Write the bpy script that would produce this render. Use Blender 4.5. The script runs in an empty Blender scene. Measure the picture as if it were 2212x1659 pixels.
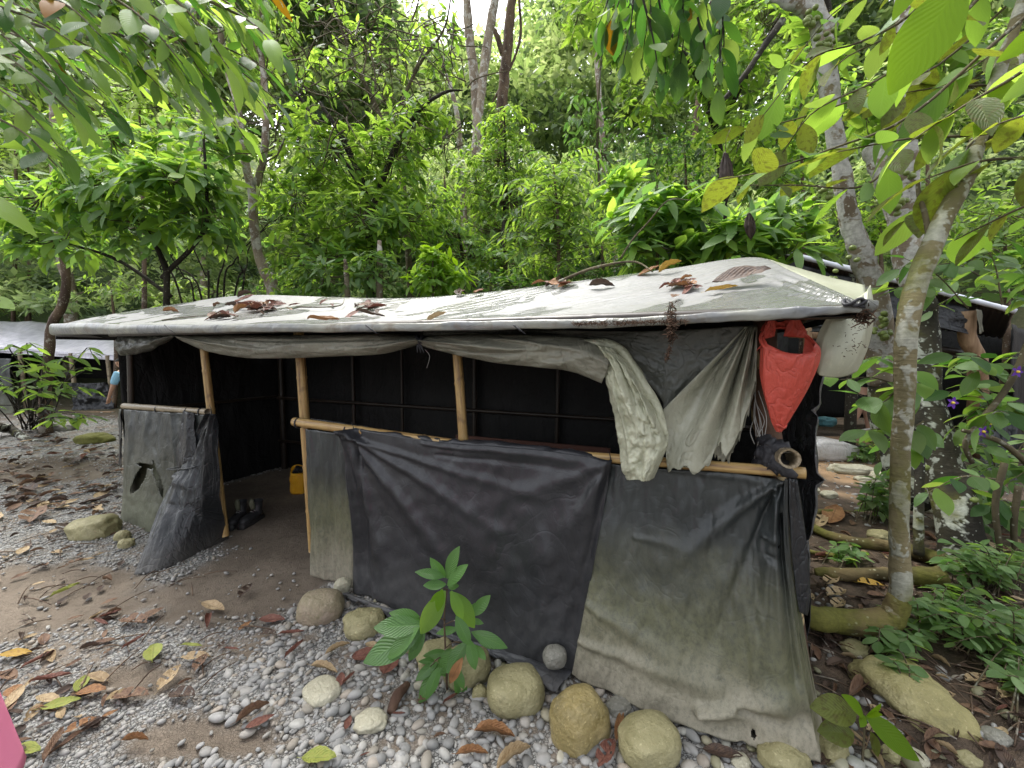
import bpy, bmesh, math, random
import numpy as np
from mathutils import Vector, Matrix, noise
from mathutils.bvhtree import BVHTree
R = math.radians
random.seed(7); rng = np.random.default_rng(7)
S = bpy.context.scene; COL = S.collection
# ------------------------------------------------------------------ camera
F = 900.0; CX, CY = 1106.0, 829.5; PITCH = R(4.45); H = 1.6
cd = bpy.data.cameras.new('camera'); cam = bpy.data.objects.new('camera', cd); COL.objects.link(cam)
cd.sensor_width = 36; cd.lens = 36 * F / 2212; cd.clip_end = 800; cd.clip_start = 0.05
cam.location = (0, 0, H); cam.rotation_euler = (R(90) - PITCH, 0, 0)
S.camera = cam
# ------------------------------------------------------------------ world, sun, exposure
SUN_EL, SUN_AZ = R(62), R(-35)
w = bpy.data.worlds.new('World'); S.world = w; w.use_nodes = True
nt = w.node_tree; nt.nodes.clear()
sky = nt.nodes.new('ShaderNodeTexSky'); sky.sky_type = 'NISHITA'; sky.sun_disc = False
sky.sun_elevation = SUN_EL; sky.sun_rotation = SUN_AZ; sky.dust_density = 4; sky.air_density = 1.0
hs = nt.nodes.new('ShaderNodeHueSaturation'); hs.inputs['Saturation'].default_value = 0.22
bg = nt.nodes.new('ShaderNodeBackground'); bg.inputs[1].default_value = 0.15
wo = nt.nodes.new('ShaderNodeOutputWorld')
nt.links.new(sky.outputs[0], hs.inputs['Color']); nt.links.new(hs.outputs[0], bg.inputs[0]); nt.links.new(bg.outputs[0], wo.inputs[0])
sd = bpy.data.lights.new('sun', 'SUN'); sd.energy = 1.4; sd.angle = R(25); sd.color = (1, .97, .92)
sun = bpy.data.objects.new('sun', sd); COL.objects.link(sun)
sun.rotation_euler = (R(90) - SUN_EL, 0, math.pi - SUN_AZ)
S.view_settings.view_transform = 'Standard'; S.view_settings.look = 'None'
S.view_settings.gamma = 1; S.view_settings.exposure = 1.95
S.render.engine = 'CYCLES'
S.cycles.use_denoising = True; S.cycles.max_bounces = 7; S.cycles.diffuse_bounces = 4
S.cycles.transparent_max_bounces = 8; S.cycles.transmission_bounces = 5; S.cycles.glossy_bounces = 2
S.cycles.caustics_reflective = False; S.cycles.caustics_refractive = False
# ------------------------------------------------------------------ pixel helpers (2212 x 1659 frame of the photograph)
cp, sp = math.cos(PITCH), math.sin(PITCH)
def ray(u, v):
    a = (u - CX) / F; b = (CY - v) / F
    return Vector((a, cp + b * sp, -sp + b * cp))
EYE = Vector((0, 0, H))
def P(u, v, d):
    r = ray(u, v); return EYE + r * (d / r.y)
WC = Vector((1.21, 1.62, 0)); WU = Vector((-.898, .44, 0)).normalized(); WN = Vector((-.44, -.898, 0)).normalized()
def W(u, v, off=0.0):                                # pixel on the hut's front plane pushed off metres outward
    r = ray(u, v); t = (WN.dot(WC) + off + 0) / WN.dot(r)
    return EYE + r * ((WN.dot(WC) + off) / WN.dot(r))
def WS(s, z, off=0.0): return WC + WU * s + WN * off + Vector((0, 0, z))
def sstep(a, b, x):
    t = min(1, max(0, (x - a) / (b - a))); return t * t * (3 - 2 * t)
def gh(x, y):
    z = 0.035 * noise.noise((x * .5, y * .5, 0)) + 0.012 * noise.noise((x * 2.2, y * 2.2, 3))
    z += .10 * sstep(1.9, 3.2, x) * (1 - sstep(2, 5, y))
    k = sstep(11, 34, y + .12 * abs(x)); z += 12.0 * k + .12 * max(0, y - 34)
    k2 = sstep(9, 22, x - .0 * y); z += 5 * k2
    return z
def G(u, v, dz=0.0):
    r = ray(u, v); z = 0
    for _ in range(4):
        t = (z + dz - H) / min(r.z, -1e-3); p = EYE + r * t; z = gh(p.x, p.y)
    return p
# ------------------------------------------------------------------ node materials
MATS = {}
class NM:
    def __init__(s, name):
        m = bpy.data.materials.new(name); m.use_nodes = True; s.m = m; s.t = m.node_tree; s.t.nodes.clear()
        s.out = s.t.nodes.new('ShaderNodeOutputMaterial'); MATS[name] = m
    def n(s, kind, **kw):
        nd = s.t.nodes.new(kind)
        for k, v in kw.items():
            if k.startswith('i_'):
                key = k[2:]; key = int(key) if key.isdigit() else key.replace('_', ' ')
                if isinstance(v, bpy.types.NodeSocket): s.t.links.new(v, nd.inputs[key])
                else: nd.inputs[key].default_value = v
            else: setattr(nd, k, v)
        return nd
    def co(s, kind='Object'): return s.n('ShaderNodeTexCoord').outputs[kind]
    def noise(s, scale, detail=4, vec=None, rough=.55, dist=0):
        nd = s.n('ShaderNodeTexNoise', i_Scale=scale, i_Detail=detail, i_Roughness=rough, i_Distortion=dist)
        s.t.links.new(vec if vec is not None else s.co(), nd.inputs['Vector']); return nd.outputs['Fac']
    def vor(s, scale, vec=None, feature='F1', out='Distance', rnd=1):
        nd = s.n('ShaderNodeTexVoronoi', i_Scale=scale, feature=feature, i_Randomness=rnd)
        s.t.links.new(vec if vec is not None else s.co(), nd.inputs['Vector']); return nd.outputs[out]
    def map(s, vec, scale=(1, 1, 1), rot=(0, 0, 0)):
        return s.n('ShaderNodeMapping', i_Vector=vec, i_Scale=scale, i_Rotation=rot).outputs[0]
    def ramp(s, fac, stops, interp='LINEAR'):
        nd = s.n('ShaderNodeValToRGB', i_Fac=fac); nd.color_ramp.interpolation = interp
        el = nd.color_ramp.elements
        while len(el) < len(stops): el.new(.5)
        for e, (p, c) in zip(el, stops):
            e.position = p; e.color = (c, c, c, 1) if isinstance(c, (int, float)) else (*c, 1)
        return nd.outputs[0]
    def mix(s, f, a, b, mode='MIX'):
        nd = s.n('ShaderNodeMix', data_type='RGBA', blend_type=mode)
        for i, v in ((0, f), (6, a), (7, b)):
            if isinstance(v, bpy.types.NodeSocket): s.t.links.new(v, nd.inputs[i])
            else: nd.inputs[i].default_value = v if i == 0 else (*v, 1)
        return nd.outputs[2]
    def math(s, op, a, b=0, c=0):
        nd = s.n('ShaderNodeMath', operation=op)
        for i, v in enumerate((a, b, c)):
            if isinstance(v, bpy.types.NodeSocket): s.t.links.new(v, nd.inputs[i])
            else: nd.inputs[i].default_value = v
        return nd.outputs[0]
    def bump(s, h, strength=.5, dist=.01, normal=None):
        nd = s.n('ShaderNodeBump', i_Height=h, i_Strength=strength, i_Distance=dist)
        if normal is not None: s.t.links.new(normal, nd.inputs['Normal'])
        return nd.outputs[0]
    def pr(s, col, rough=.6, nrm=None, spec=.5, trans=0, tcol=None, transp=0):
        p = s.n('ShaderNodeBsdfPrincipled')
        for k, v in (('Base Color', col), ('Roughness', rough), ('Specular IOR Level', spec)):
            if isinstance(v, bpy.types.NodeSocket): s.t.links.new(v, p.inputs[k])
            else: p.inputs[k].default_value = (*v, 1) if k == 'Base Color' else v
        if nrm is not None: s.t.links.new(nrm, p.inputs['Normal'])
        o = p.outputs[0]
        if trans:
            tr = s.n('ShaderNodeBsdfTranslucent')
            if isinstance(tcol, bpy.types.NodeSocket): s.t.links.new(tcol, tr.inputs[0])
            else: tr.inputs[0].default_value = (*tcol, 1)
            o = s.n('ShaderNodeMixShader', i_0=trans, i_1=o, i_2=tr.outputs[0]).outputs[0]
        if not (isinstance(transp, (int, float)) and transp == 0):
            tp = s.n('ShaderNodeBsdfTransparent')
            o = s.n('ShaderNodeMixShader', i_0=transp, i_1=o, i_2=tp.outputs[0]).outputs[0]
        s.t.links.new(o, s.out.inputs[0]); return s.m
    def isl(s): return s.n('ShaderNodeNewGeometry').outputs['Random Per Island']

def leafmat(name, cols, tcols, trans=.4, rough=.42, veins=0, spots=0, spec=.35, vein_n=12):
    k = NM(name); r = k.isl()
    tcols = tcols * 2 if len(tcols) == 1 else tcols; n = len(cols)
    if name in ('leaf_mid', 'leaf_bright', 'leaf_far', 'leaf_far_light', 'leaf_far_dark', 'leaf_pale', 'leaf_dark'): cols = [tuple(x * 1.3 for x in c) for c in cols]; tcols = [tuple(min(.85, x * 1.25) for x in c) for c in tcols]
    c = k.ramp(r, [(i / max(1, n - 1), cc) for i, cc in enumerate(cols)])
    t = k.ramp(r, [(i / max(1, len(tcols) - 1), cc) for i, cc in enumerate(tcols)])
    nrm = None
    if veins:
        uv = k.n('ShaderNodeUVMap').outputs[0]; sx = k.n('ShaderNodeSeparateXYZ', i_0=uv)
        av = k.math('ABSOLUTE', sx.outputs[1])
        ph = k.math('SUBTRACT', k.math('MULTIPLY', sx.outputs[0], vein_n * 6.283), k.math('MULTIPLY', av, vein_n * 2.2))
        line = k.math('POWER', k.math('ABSOLUTE', k.math('COSINE', k.math('MULTIPLY', ph, .5))), 14)
        mid = k.math('LESS_THAN', av, .06)
        ln = k.math('MAXIMUM', line, mid)
        c = k.mix(k.math('MULTIPLY', ln, .30 * veins), c, tuple(min(.5, x * 1.7 + .01) for x in cols[-1]))
        wave = k.math('COSINE', ph)
        nrm = k.bump(wave, .4 * veins, .005)
    if spots:
        sp_ = k.ramp(k.noise(38, 3), [(.50, 0), (.62, 1)])
        c = k.mix(k.math('MULTIPLY', sp_, spots), c, (.10, .085, .02))
        t = k.mix(k.math('MULTIPLY', sp_, spots * .8), t, (.12, .11, .02))
    c = k.mix(k.math('MULTIPLY', k.noise(9, 2), .3), c, tuple(x * .55 for x in cols[0]))
    return k.pr(c, rough, nrm, spec, trans, t)
g = lambda *a: a
leafmat('leaf_mid', [(.034, .070, .022), (.058, .105, .032), (.085, .14, .042), (.10, .14, .065)], [(.13, .26, .035), (.24, .40, .045), (.36, .50, .07)], .42, .5, veins=.6, spec=.22)
leafmat('leaf_bright', [(.07, .14, .028), (.10, .185, .036), (.13, .21, .05)], [(.28, .48, .045), (.42, .60, .07)], .5, .5, veins=.5, spec=.22)
leafmat('leaf_pale', [(.05, .10, .03), (.09, .16, .05), (.14, .21, .09)], [(.14, .32, .05), (.26, .44, .08)], .38, .46, veins=.7, spec=.4)
leafmat('leaf_dark', [(.018, .045, .014), (.03, .07, .018), (.045, .095, .022)], [(.07, .20, .02), (.14, .32, .03)], .4, .5, veins=.6, spec=.2)
leafmat('leaf_old', [(.06, .085, .02), (.085, .11, .025), (.12, .14, .03)], [(.20, .28, .02), (.34, .40, .03)], .45, .5, veins=.8, spots=.8)
leafmat('leaf_lime', [(.09, .18, .012), (.12, .22, .015)], [(.28, .48, .012)], .55, .5, veins=.5, spec=.15)
leafmat('leaf_glossy', [(.06, .14, .035), (.085, .19, .045), (.11, .23, .06)], [(.12, .34, .03), (.2, .5, .04)], .3, .34, veins=1, spec=.5, vein_n=11)
leafmat('leaf_yellow', [(.22, .09, .006), (.2, .14, .01)], [(.30, .16, .008)], .4, .55, spec=.15)
leafmat('leaf_far', [(.065, .095, .048), (.10, .14, .07), (.15, .20, .10), (.09, .12, .065)], [(.24, .38, .10), (.38, .52, .14), (.50, .62, .22)], .4, .5)  # far leaves paled and greyed: distance haze put into the colour
leafmat('leaf_far_light', [(.15, .20, .085), (.21, .27, .12), (.26, .32, .17)], [(.46, .62, .18), (.6, .74, .28)], .45, .5)  # palest far leaves, the same haze in the colour
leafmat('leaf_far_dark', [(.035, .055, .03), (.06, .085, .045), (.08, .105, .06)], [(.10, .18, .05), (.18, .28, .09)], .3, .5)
def drymat(name, a, b, c):
    k = NM(name); n = k.noise(14, 5, dist=.6); col = k.ramp(n, [(.3, a), (.5, b), (.72, c)])
    uv = k.n('ShaderNodeUVMap').outputs[0]; sx = k.n('ShaderNodeSeparateXYZ', i_0=uv); av = k.math('ABSOLUTE', sx.outputs[1])
    ph = k.math('SUBTRACT', k.math('MULTIPLY', sx.outputs[0], 63), k.math('MULTIPLY', av, 22))
    mid = k.math('LESS_THAN', av, .05); col = k.mix(k.math('MULTIPLY', mid, .5), col, tuple(x * .5 for x in a))
    k.pr(col, .62, k.bump(k.math('ADD', k.noise(30, 5), k.math('MULTIPLY', k.math('COSINE', ph), .25)), .6, .004), .35, .15, b)
drymat('dry_brown', (.075, .04, .025), (.15, .085, .05), (.22, .14, .085))
drymat('dry_dark', (.03, .02, .015), (.065, .04, .028), (.11, .07, .045))
drymat('dry_red', (.075, .028, .02), (.14, .052, .035), (.20, .095, .065))
drymat('dry_orange', (.13, .06, .025), (.24, .115, .045), (.32, .18, .08))
drymat('dry_tan', (.22, .15, .08), (.34, .25, .14), (.42, .33, .2))
drymat('fallen_yellow', (.28, .16, .02), (.36, .23, .04), (.2, .10, .03))
drymat('fallen_lime', (.15, .18, .03), (.23, .26, .05), (.24, .22, .05))
# bark
def bark(name, base, dark, lichen, amt, moss=0, sc=1):
    k = NM(name); v = k.co()
    st = k.noise(5 * sc, 6, k.map(v, (1, 1, .35))); c = k.mix(k.ramp(st, [(.38, 0), (.62, 1)]), dark, base)
    n1 = k.noise(6.5 * sc, 3, v, .6, .35); m1 = k.ramp(k.math('ADD', n1, k.math('MULTIPLY', k.math('SUBTRACT', k.noise(38 * sc, 4), .5), .10)), [(.59 - amt, 0), (.635 - amt, 1)])
    c = k.mix(m1, c, k_mul(k, lichen, k.noise(30, 3)))
    n2 = k.vor(26 * sc, v); m2 = k.ramp(n2, [(.16, 1), (.2, 0)])
    c = k.mix(k.math('MULTIPLY', m2, .7), c, lichen)
    if moss:
        m3 = k.ramp(k.noise(3.2 * sc, 5), [(.62 - moss, 0), (.78 - moss, 1)])
        c = k.mix(k.math('MULTIPLY', m3, .85), c, k_mul(k, (.13, .13, .025), k.noise(50, 3)))
    ring = k.noise(3, 5, k.map(v, (2, 2, 22)), .6)
    h = k.math('ADD', k.noise(24, 6), k.math('MULTIPLY', ring, .7)); h = k.math('ADD', h, k.math('MULTIPLY', m1, .25))
    k.pr(c, .85, k.bump(h, .7, .012), .2)
def k_mul(k, col, fac):
    return k.mix(k.ramp(fac, [(.3, .0), (.7, .9)]), tuple(x * .6 for x in col), col)
bark('bark_fig', (.24, .20, .145), (.13, .10, .07), (.46, .45, .42), .15, .05)
bark('bark_fig_olive', (.19, .16, .09), (.12, .105, .055), (.38, .38, .31), .085, .12)
bark('bark_old', (.05, .045, .03), (.02, .018, .014), (.42, .44, .38), .05, .08)
bark('bark_moss', (.14, .105, .05), (.055, .045, .02), (.3, .3, .2), -.06, .20)
bark('bark_pale', (.30, .25, .19), (.16, .12, .09), (.50, .47, .42), .07)
bark('bark_brown', (.13, .09, .06), (.06, .04, .03), (.30, .27, .22), -.02)
bark('bark_black', (.035, .03, .022), (.015, .013, .01), (.16, .17, .13), -.04)
bark('bark_twig', (.12, .10, .06), (.06, .05, .03), (.25, .25, .2), -.02)
k = NM('post_log'); c = k.ramp(k.noise(6, 6, k.map(k.co(), (1, 1, .3))), [(.35, (.045, .025, .018)), (.6, (.10, .06, .04))])
c = k.mix(k.ramp(k.noise(6, 5, dist=.8), [(.6, 0), (.63, 1)]), c, (.34, .27, .15)); k.pr(c, .8, k.bump(k.noise(20, 6), .8, .01), .2)
k = NM('wood_worn'); c = k.ramp(k.noise(4, 6, k.map(k.co(), (4, 4, .5))), [(.3, (.13, .075, .04)), (.65, (.30, .20, .12))]); k.pr(c, .7, k.bump(k.noise(14, 6, k.map(k.co(), (4, 4, .6))), .6, .006), .3)
# bamboo: local z along the culm
def bamboo(name, a, b, dirt):
    k = NM(name); v = k.co(); st = k.noise(3, 6, k.map(v, (28, 28, 1.2)), .65)
    c = k.ramp(st, [(.3, dirt), (.48, a), (.7, b)])
    c = k.mix(k.ramp(k.noise(9, 4, dist=.5), [(.55, 0), (.7, .7)]), c, dirt)
    k.pr(c, .42, k.bump(st, .35, .003), .4)
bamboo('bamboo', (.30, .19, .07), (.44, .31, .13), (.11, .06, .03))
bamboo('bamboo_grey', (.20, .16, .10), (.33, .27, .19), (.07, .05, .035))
bamboo('bamboo_shaded', (.022, .015, .01), (.04, .028, .018), (.01, .007, .005))  # near-black copy of bamboo: shade under the roofs put into the colour
# plastics
def plastic(name, c1, c2, dustcol=None, zlo=0, zhi=1, olive=0, rough=.38, bs=.35, trans=0, transp=0, bscale=1, dust_amt=1, spec=.36):
    k = NM(name); v = k.co(); n = k.noise(2.5, 5); c = k.mix(k.ramp(n, [(.35, 0), (.65, 1)]), c1, c2)
    fine = k.noise(60, 6, k.map(v, (1, 1, .45)), .8)
    c = k.mix(k.ramp(fine, [(.52, 0), (.72, .3)]), c, tuple(min(1, x * 2.0 + .015) for x in c1))
    rg = rough
    if dustcol:
        z = k.n('ShaderNodeSeparateXYZ', i_0=v).outputs[2]
        zz = k.math('ADD', z, k.math('MULTIPLY', k.math('SUBTRACT', k.noise(2.2, 4, dist=.4), .5), .55))
        f = k.n('ShaderNodeMapRange', i_0=zz, i_1=zhi, i_2=zlo, i_3=0.0, i_4=1.0, interpolation_type='SMOOTHSTEP').outputs[0]
        br = k.ramp(k.noise(50, 6, k.map(v, (1, 1, .7)), .8), [(.33, .42), (.56, 1)])
        f = k.math('MULTIPLY', f, k.math('MULTIPLY', br, dust_amt))
        if olive:
            fo = k.n('ShaderNodeMapRange', i_0=zz, i_1=zhi + .38, i_2=zlo + .40, i_3=0.0, i_4=1.0, interpolation_type='SMOOTHSTEP').outputs[0]
            fo = k.math('MULTIPLY', fo, k.math('MULTIPLY', br, olive))
            c = k.mix(fo, c, k.mix(k.noise(6, 4), (.16, .158, .082), (.11, .113, .07)))
        c = k.mix(f, c, dustcol)
        rg = k.math('ADD', k.math('MULTIPLY', f, .35), rough)
    cr = k.math('ABSOLUTE', k.math('SUBTRACT', k.noise(2.6 * bscale, 3, k.map(v, (1, 1, .7), (0, .4, 0)), .55, 1.2), .5)); crs = k.ramp(cr, [(0, 1), (.012, .35), (.04, 0)])
    cr2 = k.ramp(k.math('ABSOLUTE', k.math('SUBTRACT', k.noise(6 * bscale, 2, k.map(v, (1, 1, 1), (0, -.6, .3)), .5, .8), .5)), [(0, 1), (.01, .3), (.03, 0)])
    h = k.math('ADD', k.math('MULTIPLY', k.math('ADD', crs, k.math('MULTIPLY', cr2, .5)), -.22), k.noise(7 * bscale, 4, k.map(v, (1, 1, .35), (0, .5, 0)), .5, 1.5)); h = k.math('ADD', h, k.math('MULTIPLY', k.noise(26 * bscale, 4, None, .6, 1.0), .25))
    k.pr(c, rg, k.bump(h, bs, .03), spec, trans, c, transp)
plastic('tarp_grey', (.018, .021, .021), (.032, .036, .036), (.29, .265, .205), .0, .46, olive=.7, rough=.36, bs=.2)
plastic('tarp_dark', (.016, .0165, .019), (.024, .0245, .028), (.07, .07, .07), -.1, .45, rough=.34, bs=.22)
plastic('tarp_left', (.011, .0125, .014), (.022, .024, .027), (.07, .066, .06), -.1, .3, rough=.30, bs=.5)
plastic('tarp_torn', (.018, .021, .021), (.034, .038, .036), (.12, .125, .085), .0, .55, olive=.3, rough=.34, bs=.4)
plastic('tarp_olive', (.06, .065, .04), (.11, .115, .075), (.16, .16, .11), .0, .5, rough=.45, bs=.5)
plastic('tarp_skirt', (.04, .042, .046), (.075, .077, .08), (.14, .13, .12), -.1, .05, rough=.4, bs=.5)
plastic('tarp_black', (.014, .015, .017), (.024, .025, .028), rough=.28, bs=.9)
plastic('tarp_crumple', (.03, .032, .036), (.06, .063, .068), rough=.3, bs=1, spec=.6)
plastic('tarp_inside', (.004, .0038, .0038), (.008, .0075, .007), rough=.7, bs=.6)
plastic('film_milky', (.48, .485, .35), (.58, .585, .45), rough=.25, bs=.7, trans=.3, transp=.12, bscale=1.6, spec=.6)
plastic('film_grey', (.19, .185, .145), (.29, .285, .225), rough=.32, bs=.6, trans=.25, transp=.06)
plastic('film_fan', (.34, .34, .26), (.50, .50, .40), rough=.25, bs=.6, trans=.35, transp=.16, bscale=1.2, spec=.7)
plastic('film_yellow', (.46, .47, .36), (.54, .55, .44), rough=.3, bs=.12, trans=.35, transp=.10)
plastic('film_dim', (.055, .058, .05), (.10, .10, .083), rough=.3, bs=.6, trans=.1)
plastic('sack_white', (.42, .40, .37), (.52, .52, .52), rough=.35, bs=.8)
plastic('bag_red', (.50, .072, .05), (.58, .10, .07), rough=.34, bs=.6, trans=.35, bscale=1.6)
plastic('bag_yellow', (.72, .36, .02), (.80, .42, .03), rough=.4, bs=.5)
plastic('bag_teal', (.05, .16, .18), (.10, .25, .28), rough=.4, bs=.8, bscale=2)
# roof sheet
k = NM('roof_sheet'); v = k.co(); base = k.mix(k.noise(3, 4), (.125, .126, .124), (.175, .176, .174))
wet = k.ramp(k.noise(1.5, 3, k.map(v, (1, 1, 1)), .5, .5), [(.50, 0), (.512, 1)])
cells = k.ramp(k.vor(38, k.map(v, (1, 1.6, 1)), 'DISTANCE_TO_EDGE'), [(.03, 0), (.12, 1)])
wetc = k.mix(cells, (.058, .062, .06), (.095, .098, .096))
c = k.mix(k.math('MULTIPLY', wet, .75), base, wetc)
streak = k.ramp(k.noise(5, 5, k.map(v, (1, 7, 1), (0, 0, R(26))), .6), [(.52, 0), (.72, .45)]); c = k.mix(streak, c, (.12, .11, .085))
c = k.mix(k.ramp(k.noise(1.1, 3), [(.5, 0), (.7, .4)]), c, (.14, .14, .11))
c = k.mix(k.ramp(k.noise(42, 4), [(.63, 0), (.72, .6)]), c, (.12, .10, .07))
h = k.math('ADD', k.noise(4, 4, k.map(v, (1, 5, 1), (0, 0, R(26))), .5, 1), k.math('MULTIPLY', k.noise(24, 3), .2))
rr = k.math('SUBTRACT', .5, k.math('MULTIPLY', wet, .25)); k.pr(c, rr, k.bump(h, .45, .03), .5)
k = NM('roof_edge'); v = k.co(); c = k.mix(k.ramp(k.noise(3, 4, None, .6, .6), [(.4, 0), (.62, 1)]), (.20, .20, .165), (.11, .115, .12))
c = k.mix(k.ramp(k.noise(7, 6, None, .7), [(.52, 0), (.64, .75)]), c, (.10, .075, .045))
h = k.noise(6, 4, None, .5, 1.5); k.pr(c, .32, k.bump(h, .7, .02), .5)
k = NM('roof_far'); c = k.mix(k.ramp(k.noise(6, 5, k.map(k.co(), (5, .6, 1))), [(.35, 0), (.65, 1)]), (.40, .39, .45), (.62, .60, .66)); k.pr(c, .4, k.bump(k.noise(4, 4, k.map(k.co(), (6, .6, 1))), .5, .03))
k = NM('metal_sheet'); c = k.mix(k.noise(5, 4), (.45, .48, .55), (.6, .62, .68)); k.pr(c, .3, None, .6); 
k = NM('tie_rag'); c = k.mix(k.noise(20, 4), (.01, .01, .012), (.035, .035, .04)); k.pr(c, .55, k.bump(k.noise(30, 4), .8, .01), .3)
k = NM('string'); k.pr((.30, .29, .27), .6)
k = NM('debris'); c = k.mix(k.isl(), (.02, .014, .01), (.10, .06, .04)); k.pr(c, .9, None, .1)
k = NM('fig_green'); c = k.mix(k.isl(), (.09, .14, .03), (.15, .19, .05)); k.pr(c, .45, None, .4)
k = NM('skin'); k.pr(k.mix(k.noise(8, 3), (.42, .24, .16), (.50, .30, .21)), .55, None, .3)
k = NM('hair'); k.pr((.02, .014, .01), .6)
k = NM('shirt_blue'); k.pr(k.mix(k.noise(5, 3), (.22, .42, .55), (.30, .52, .66)), .8, k.bump(k.noise(12, 3), .8, .02), .2)
k = NM('cloth_navy'); k.pr((.012, .016, .05), .8, None, .2)
k = NM('cloth_black'); k.pr((.012, .012, .014), .8, None, .2)
k = NM('eye'); k.pr((.02, .015, .01), .3)
k = NM('shoe'); k.pr(k.mix(k.noise(12, 3), (.012, .012, .014), (.03, .03, .032)), .6)
k = NM('shoe_tan'); k.pr((.12, .10, .07), .6)
k = NM('shoe_sole'); k.pr((.02, .02, .02), .7)
k = NM('cloth_pink'); uvw = k.co(); k.pr(k.mix(k.noise(4, 3), (.85, .22, .38), (.9, .30, .45)), .8, k.bump(k.n('ShaderNodeTexWave', i_Scale=160.0, i_Vector=uvw).outputs[1], .3, .002), .2)
k = NM('board_red'); k.pr(k.mix(k.noise(3, 4), (.07, .022, .012), (.10, .035, .02)), .6)
k = NM('bottle_blue'); k.pr((.03, .16, .42), .25)
k = NM('petal'); k.pr((.10, .03, .30), .5, None, .3, .3, (.2, .06, .5))
k = NM('petal_throat'); k.pr((.7, .5, .05), .5)
# stones
def stone_mat(name, a, b, c3, moss, wetlook=.55):
    k = NM(name); c = k.ramp(k.noise(3.5, 5, None, .55, .3), [(.3, a), (.5, b), (.72, c3)])
    sp_ = k.ramp(k.noise(85, 3), [(.6, 0), (.72, .5)]); c = k.mix(sp_, c, tuple(min(1, x * 1.5) for x in c3))
    c = k.mix(k.ramp(k.noise(9, 7, None, .75), [(.54, 0), (.68, .55)]), c, tuple(x * .6 for x in a))
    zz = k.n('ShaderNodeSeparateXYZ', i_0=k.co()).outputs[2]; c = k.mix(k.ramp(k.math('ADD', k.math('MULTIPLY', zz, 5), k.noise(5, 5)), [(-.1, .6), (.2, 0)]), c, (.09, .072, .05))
    if moss: c = k.mix(k.ramp(k.noise(4, 6, None, .65), [(.72 - moss, 0), (.9 - moss, .9)]), c, k_mul(k, (.15, .15, .03), k.noise(45, 3)))
    k.pr(c, wetlook, k.bump(k.math('ADD', k.noise(10, 7, None, .65), k.math('MULTIPLY', k.noise(60, 4), .35)), .9, .025), .4)
stone_mat('stone_olive', (.16, .145, .06), (.26, .235, .12), (.35, .32, .19), .07)
stone_mat('stone_gold', (.10, .082, .035), (.24, .19, .075), (.42, .34, .17), .05, .35)
stone_mat('slab', (.19, .17, .065), (.29, .255, .11), (.36, .32, .17), .06)
stone_mat('stone_pale', (.26, .245, .17), (.36, .34, .25), (.45, .43, .34), 0)
stone_mat('stone_pink', (.15, .135, .065), (.24, .20, .13), (.33, .26, .21), .12)
stone_mat('stone_grey', (.13, .125, .095), (.19, .185, .155), (.25, .24, .21), .08)
stone_mat('stone_moss', (.08, .08, .03), (.12, .12, .05), (.2, .2, .1), .42, .9)
k = NM('pebble'); r = k.isl()
c = k.ramp(r, [(0, (.14, .143, .138)), (.2, (.235, .24, .235)), (.42, (.31, .31, .30)), (.6, (.24, .235, .22)), (.75, (.37, .365, .34)), (.88, (.30, .26, .21)), (.95, (.19, .18, .15)), (1, (.43, .42, .39))])
c = k.mix(k.math('MULTIPLY', k.noise(40, 4), .45), c, (.13, .115, .095)); k.pr(c, .6, k.bump(k.noise(90, 3), .3, .004), .35)
k = NM('pebble_olive'); r = k.isl()
c = k.ramp(r, [(0, (.13, .125, .07)), (.3, (.22, .21, .12)), (.5, (.30, .29, .22)), (.7, (.33, .33, .31)), (.85, (.26, .23, .14)), (1, (.42, .40, .33))])
c = k.mix(k.math('MULTIPLY', k.noise(40, 4), .4), c, (.12, .11, .07)); k.pr(c, .55, k.bump(k.noise(90, 3), .3, .004), .4)
# ground
k = NM('ground'); v = k.co(); at = k.n('ShaderNodeAttribute', attribute_name='cover').outputs['Color']; sc_ = k.n('ShaderNodeSeparateColor', i_0=at)
d1 = k.ramp(k.noise(1.8, 6, None, .6), [(.3, (.10, .080, .060)), (.5, (.155, .125, .094)), (.7, (.205, .168, .13))])
d1 = k.mix(k.ramp(k.noise(30, 5), [(.5, 0), (.7, .5)]), d1, (.07, .055, .04))
vc = k.vor(75, None, 'F1', 'Color'); vs = k.n('ShaderNodeSeparateColor', i_0=vc).outputs[0]
gcol = k.ramp(vs, [(0, (.13, .125, .115)), (.4, (.24, .24, .23)), (.8, (.32, .32, .30)), (1, (.2, .17, .14))])
ed = k.ramp(k.vor(75, None, 'DISTANCE_TO_EDGE'), [(.02, .25), (.12, 1)])
gcol = k.mix(1.0, gcol, ed, 'MULTIPLY')
gm = k.math('MULTIPLY', k.ramp(k.noise(2.6, 6, None, .7), [(.38, 0), (.52, 1)]), sc_.outputs[0])
c = k.mix(gm, d1, gcol)
lit = k.ramp(k.noise(7, 7, None, .75), [(.35, (.03, .023, .016)), (.5, (.07, .05, .035)), (.68, (.13, .09, .06))])
yy = k.n('ShaderNodeSeparateXYZ', i_0=v).outputs[1]; lit = k.mix(k.n('ShaderNodeMapRange', i_0=yy, i_1=10.0, i_2=15.0).outputs[0], lit, k.mix(k.noise(5, 6), (.05, .075, .03), (.09, .13, .05)))
c = k.mix(sc_.outputs[1], c, lit)
c = k.mix(sc_.outputs[2], c, k.mix(k.noise(2, 5), (.30, .19, .10), (.40, .27, .16)))
h = k.math('ADD', k.math('MULTIPLY', ed, .6), k.noise(22, 6)); k.pr(c, .85, k.bump(h, .7, .014), .25)
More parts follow.
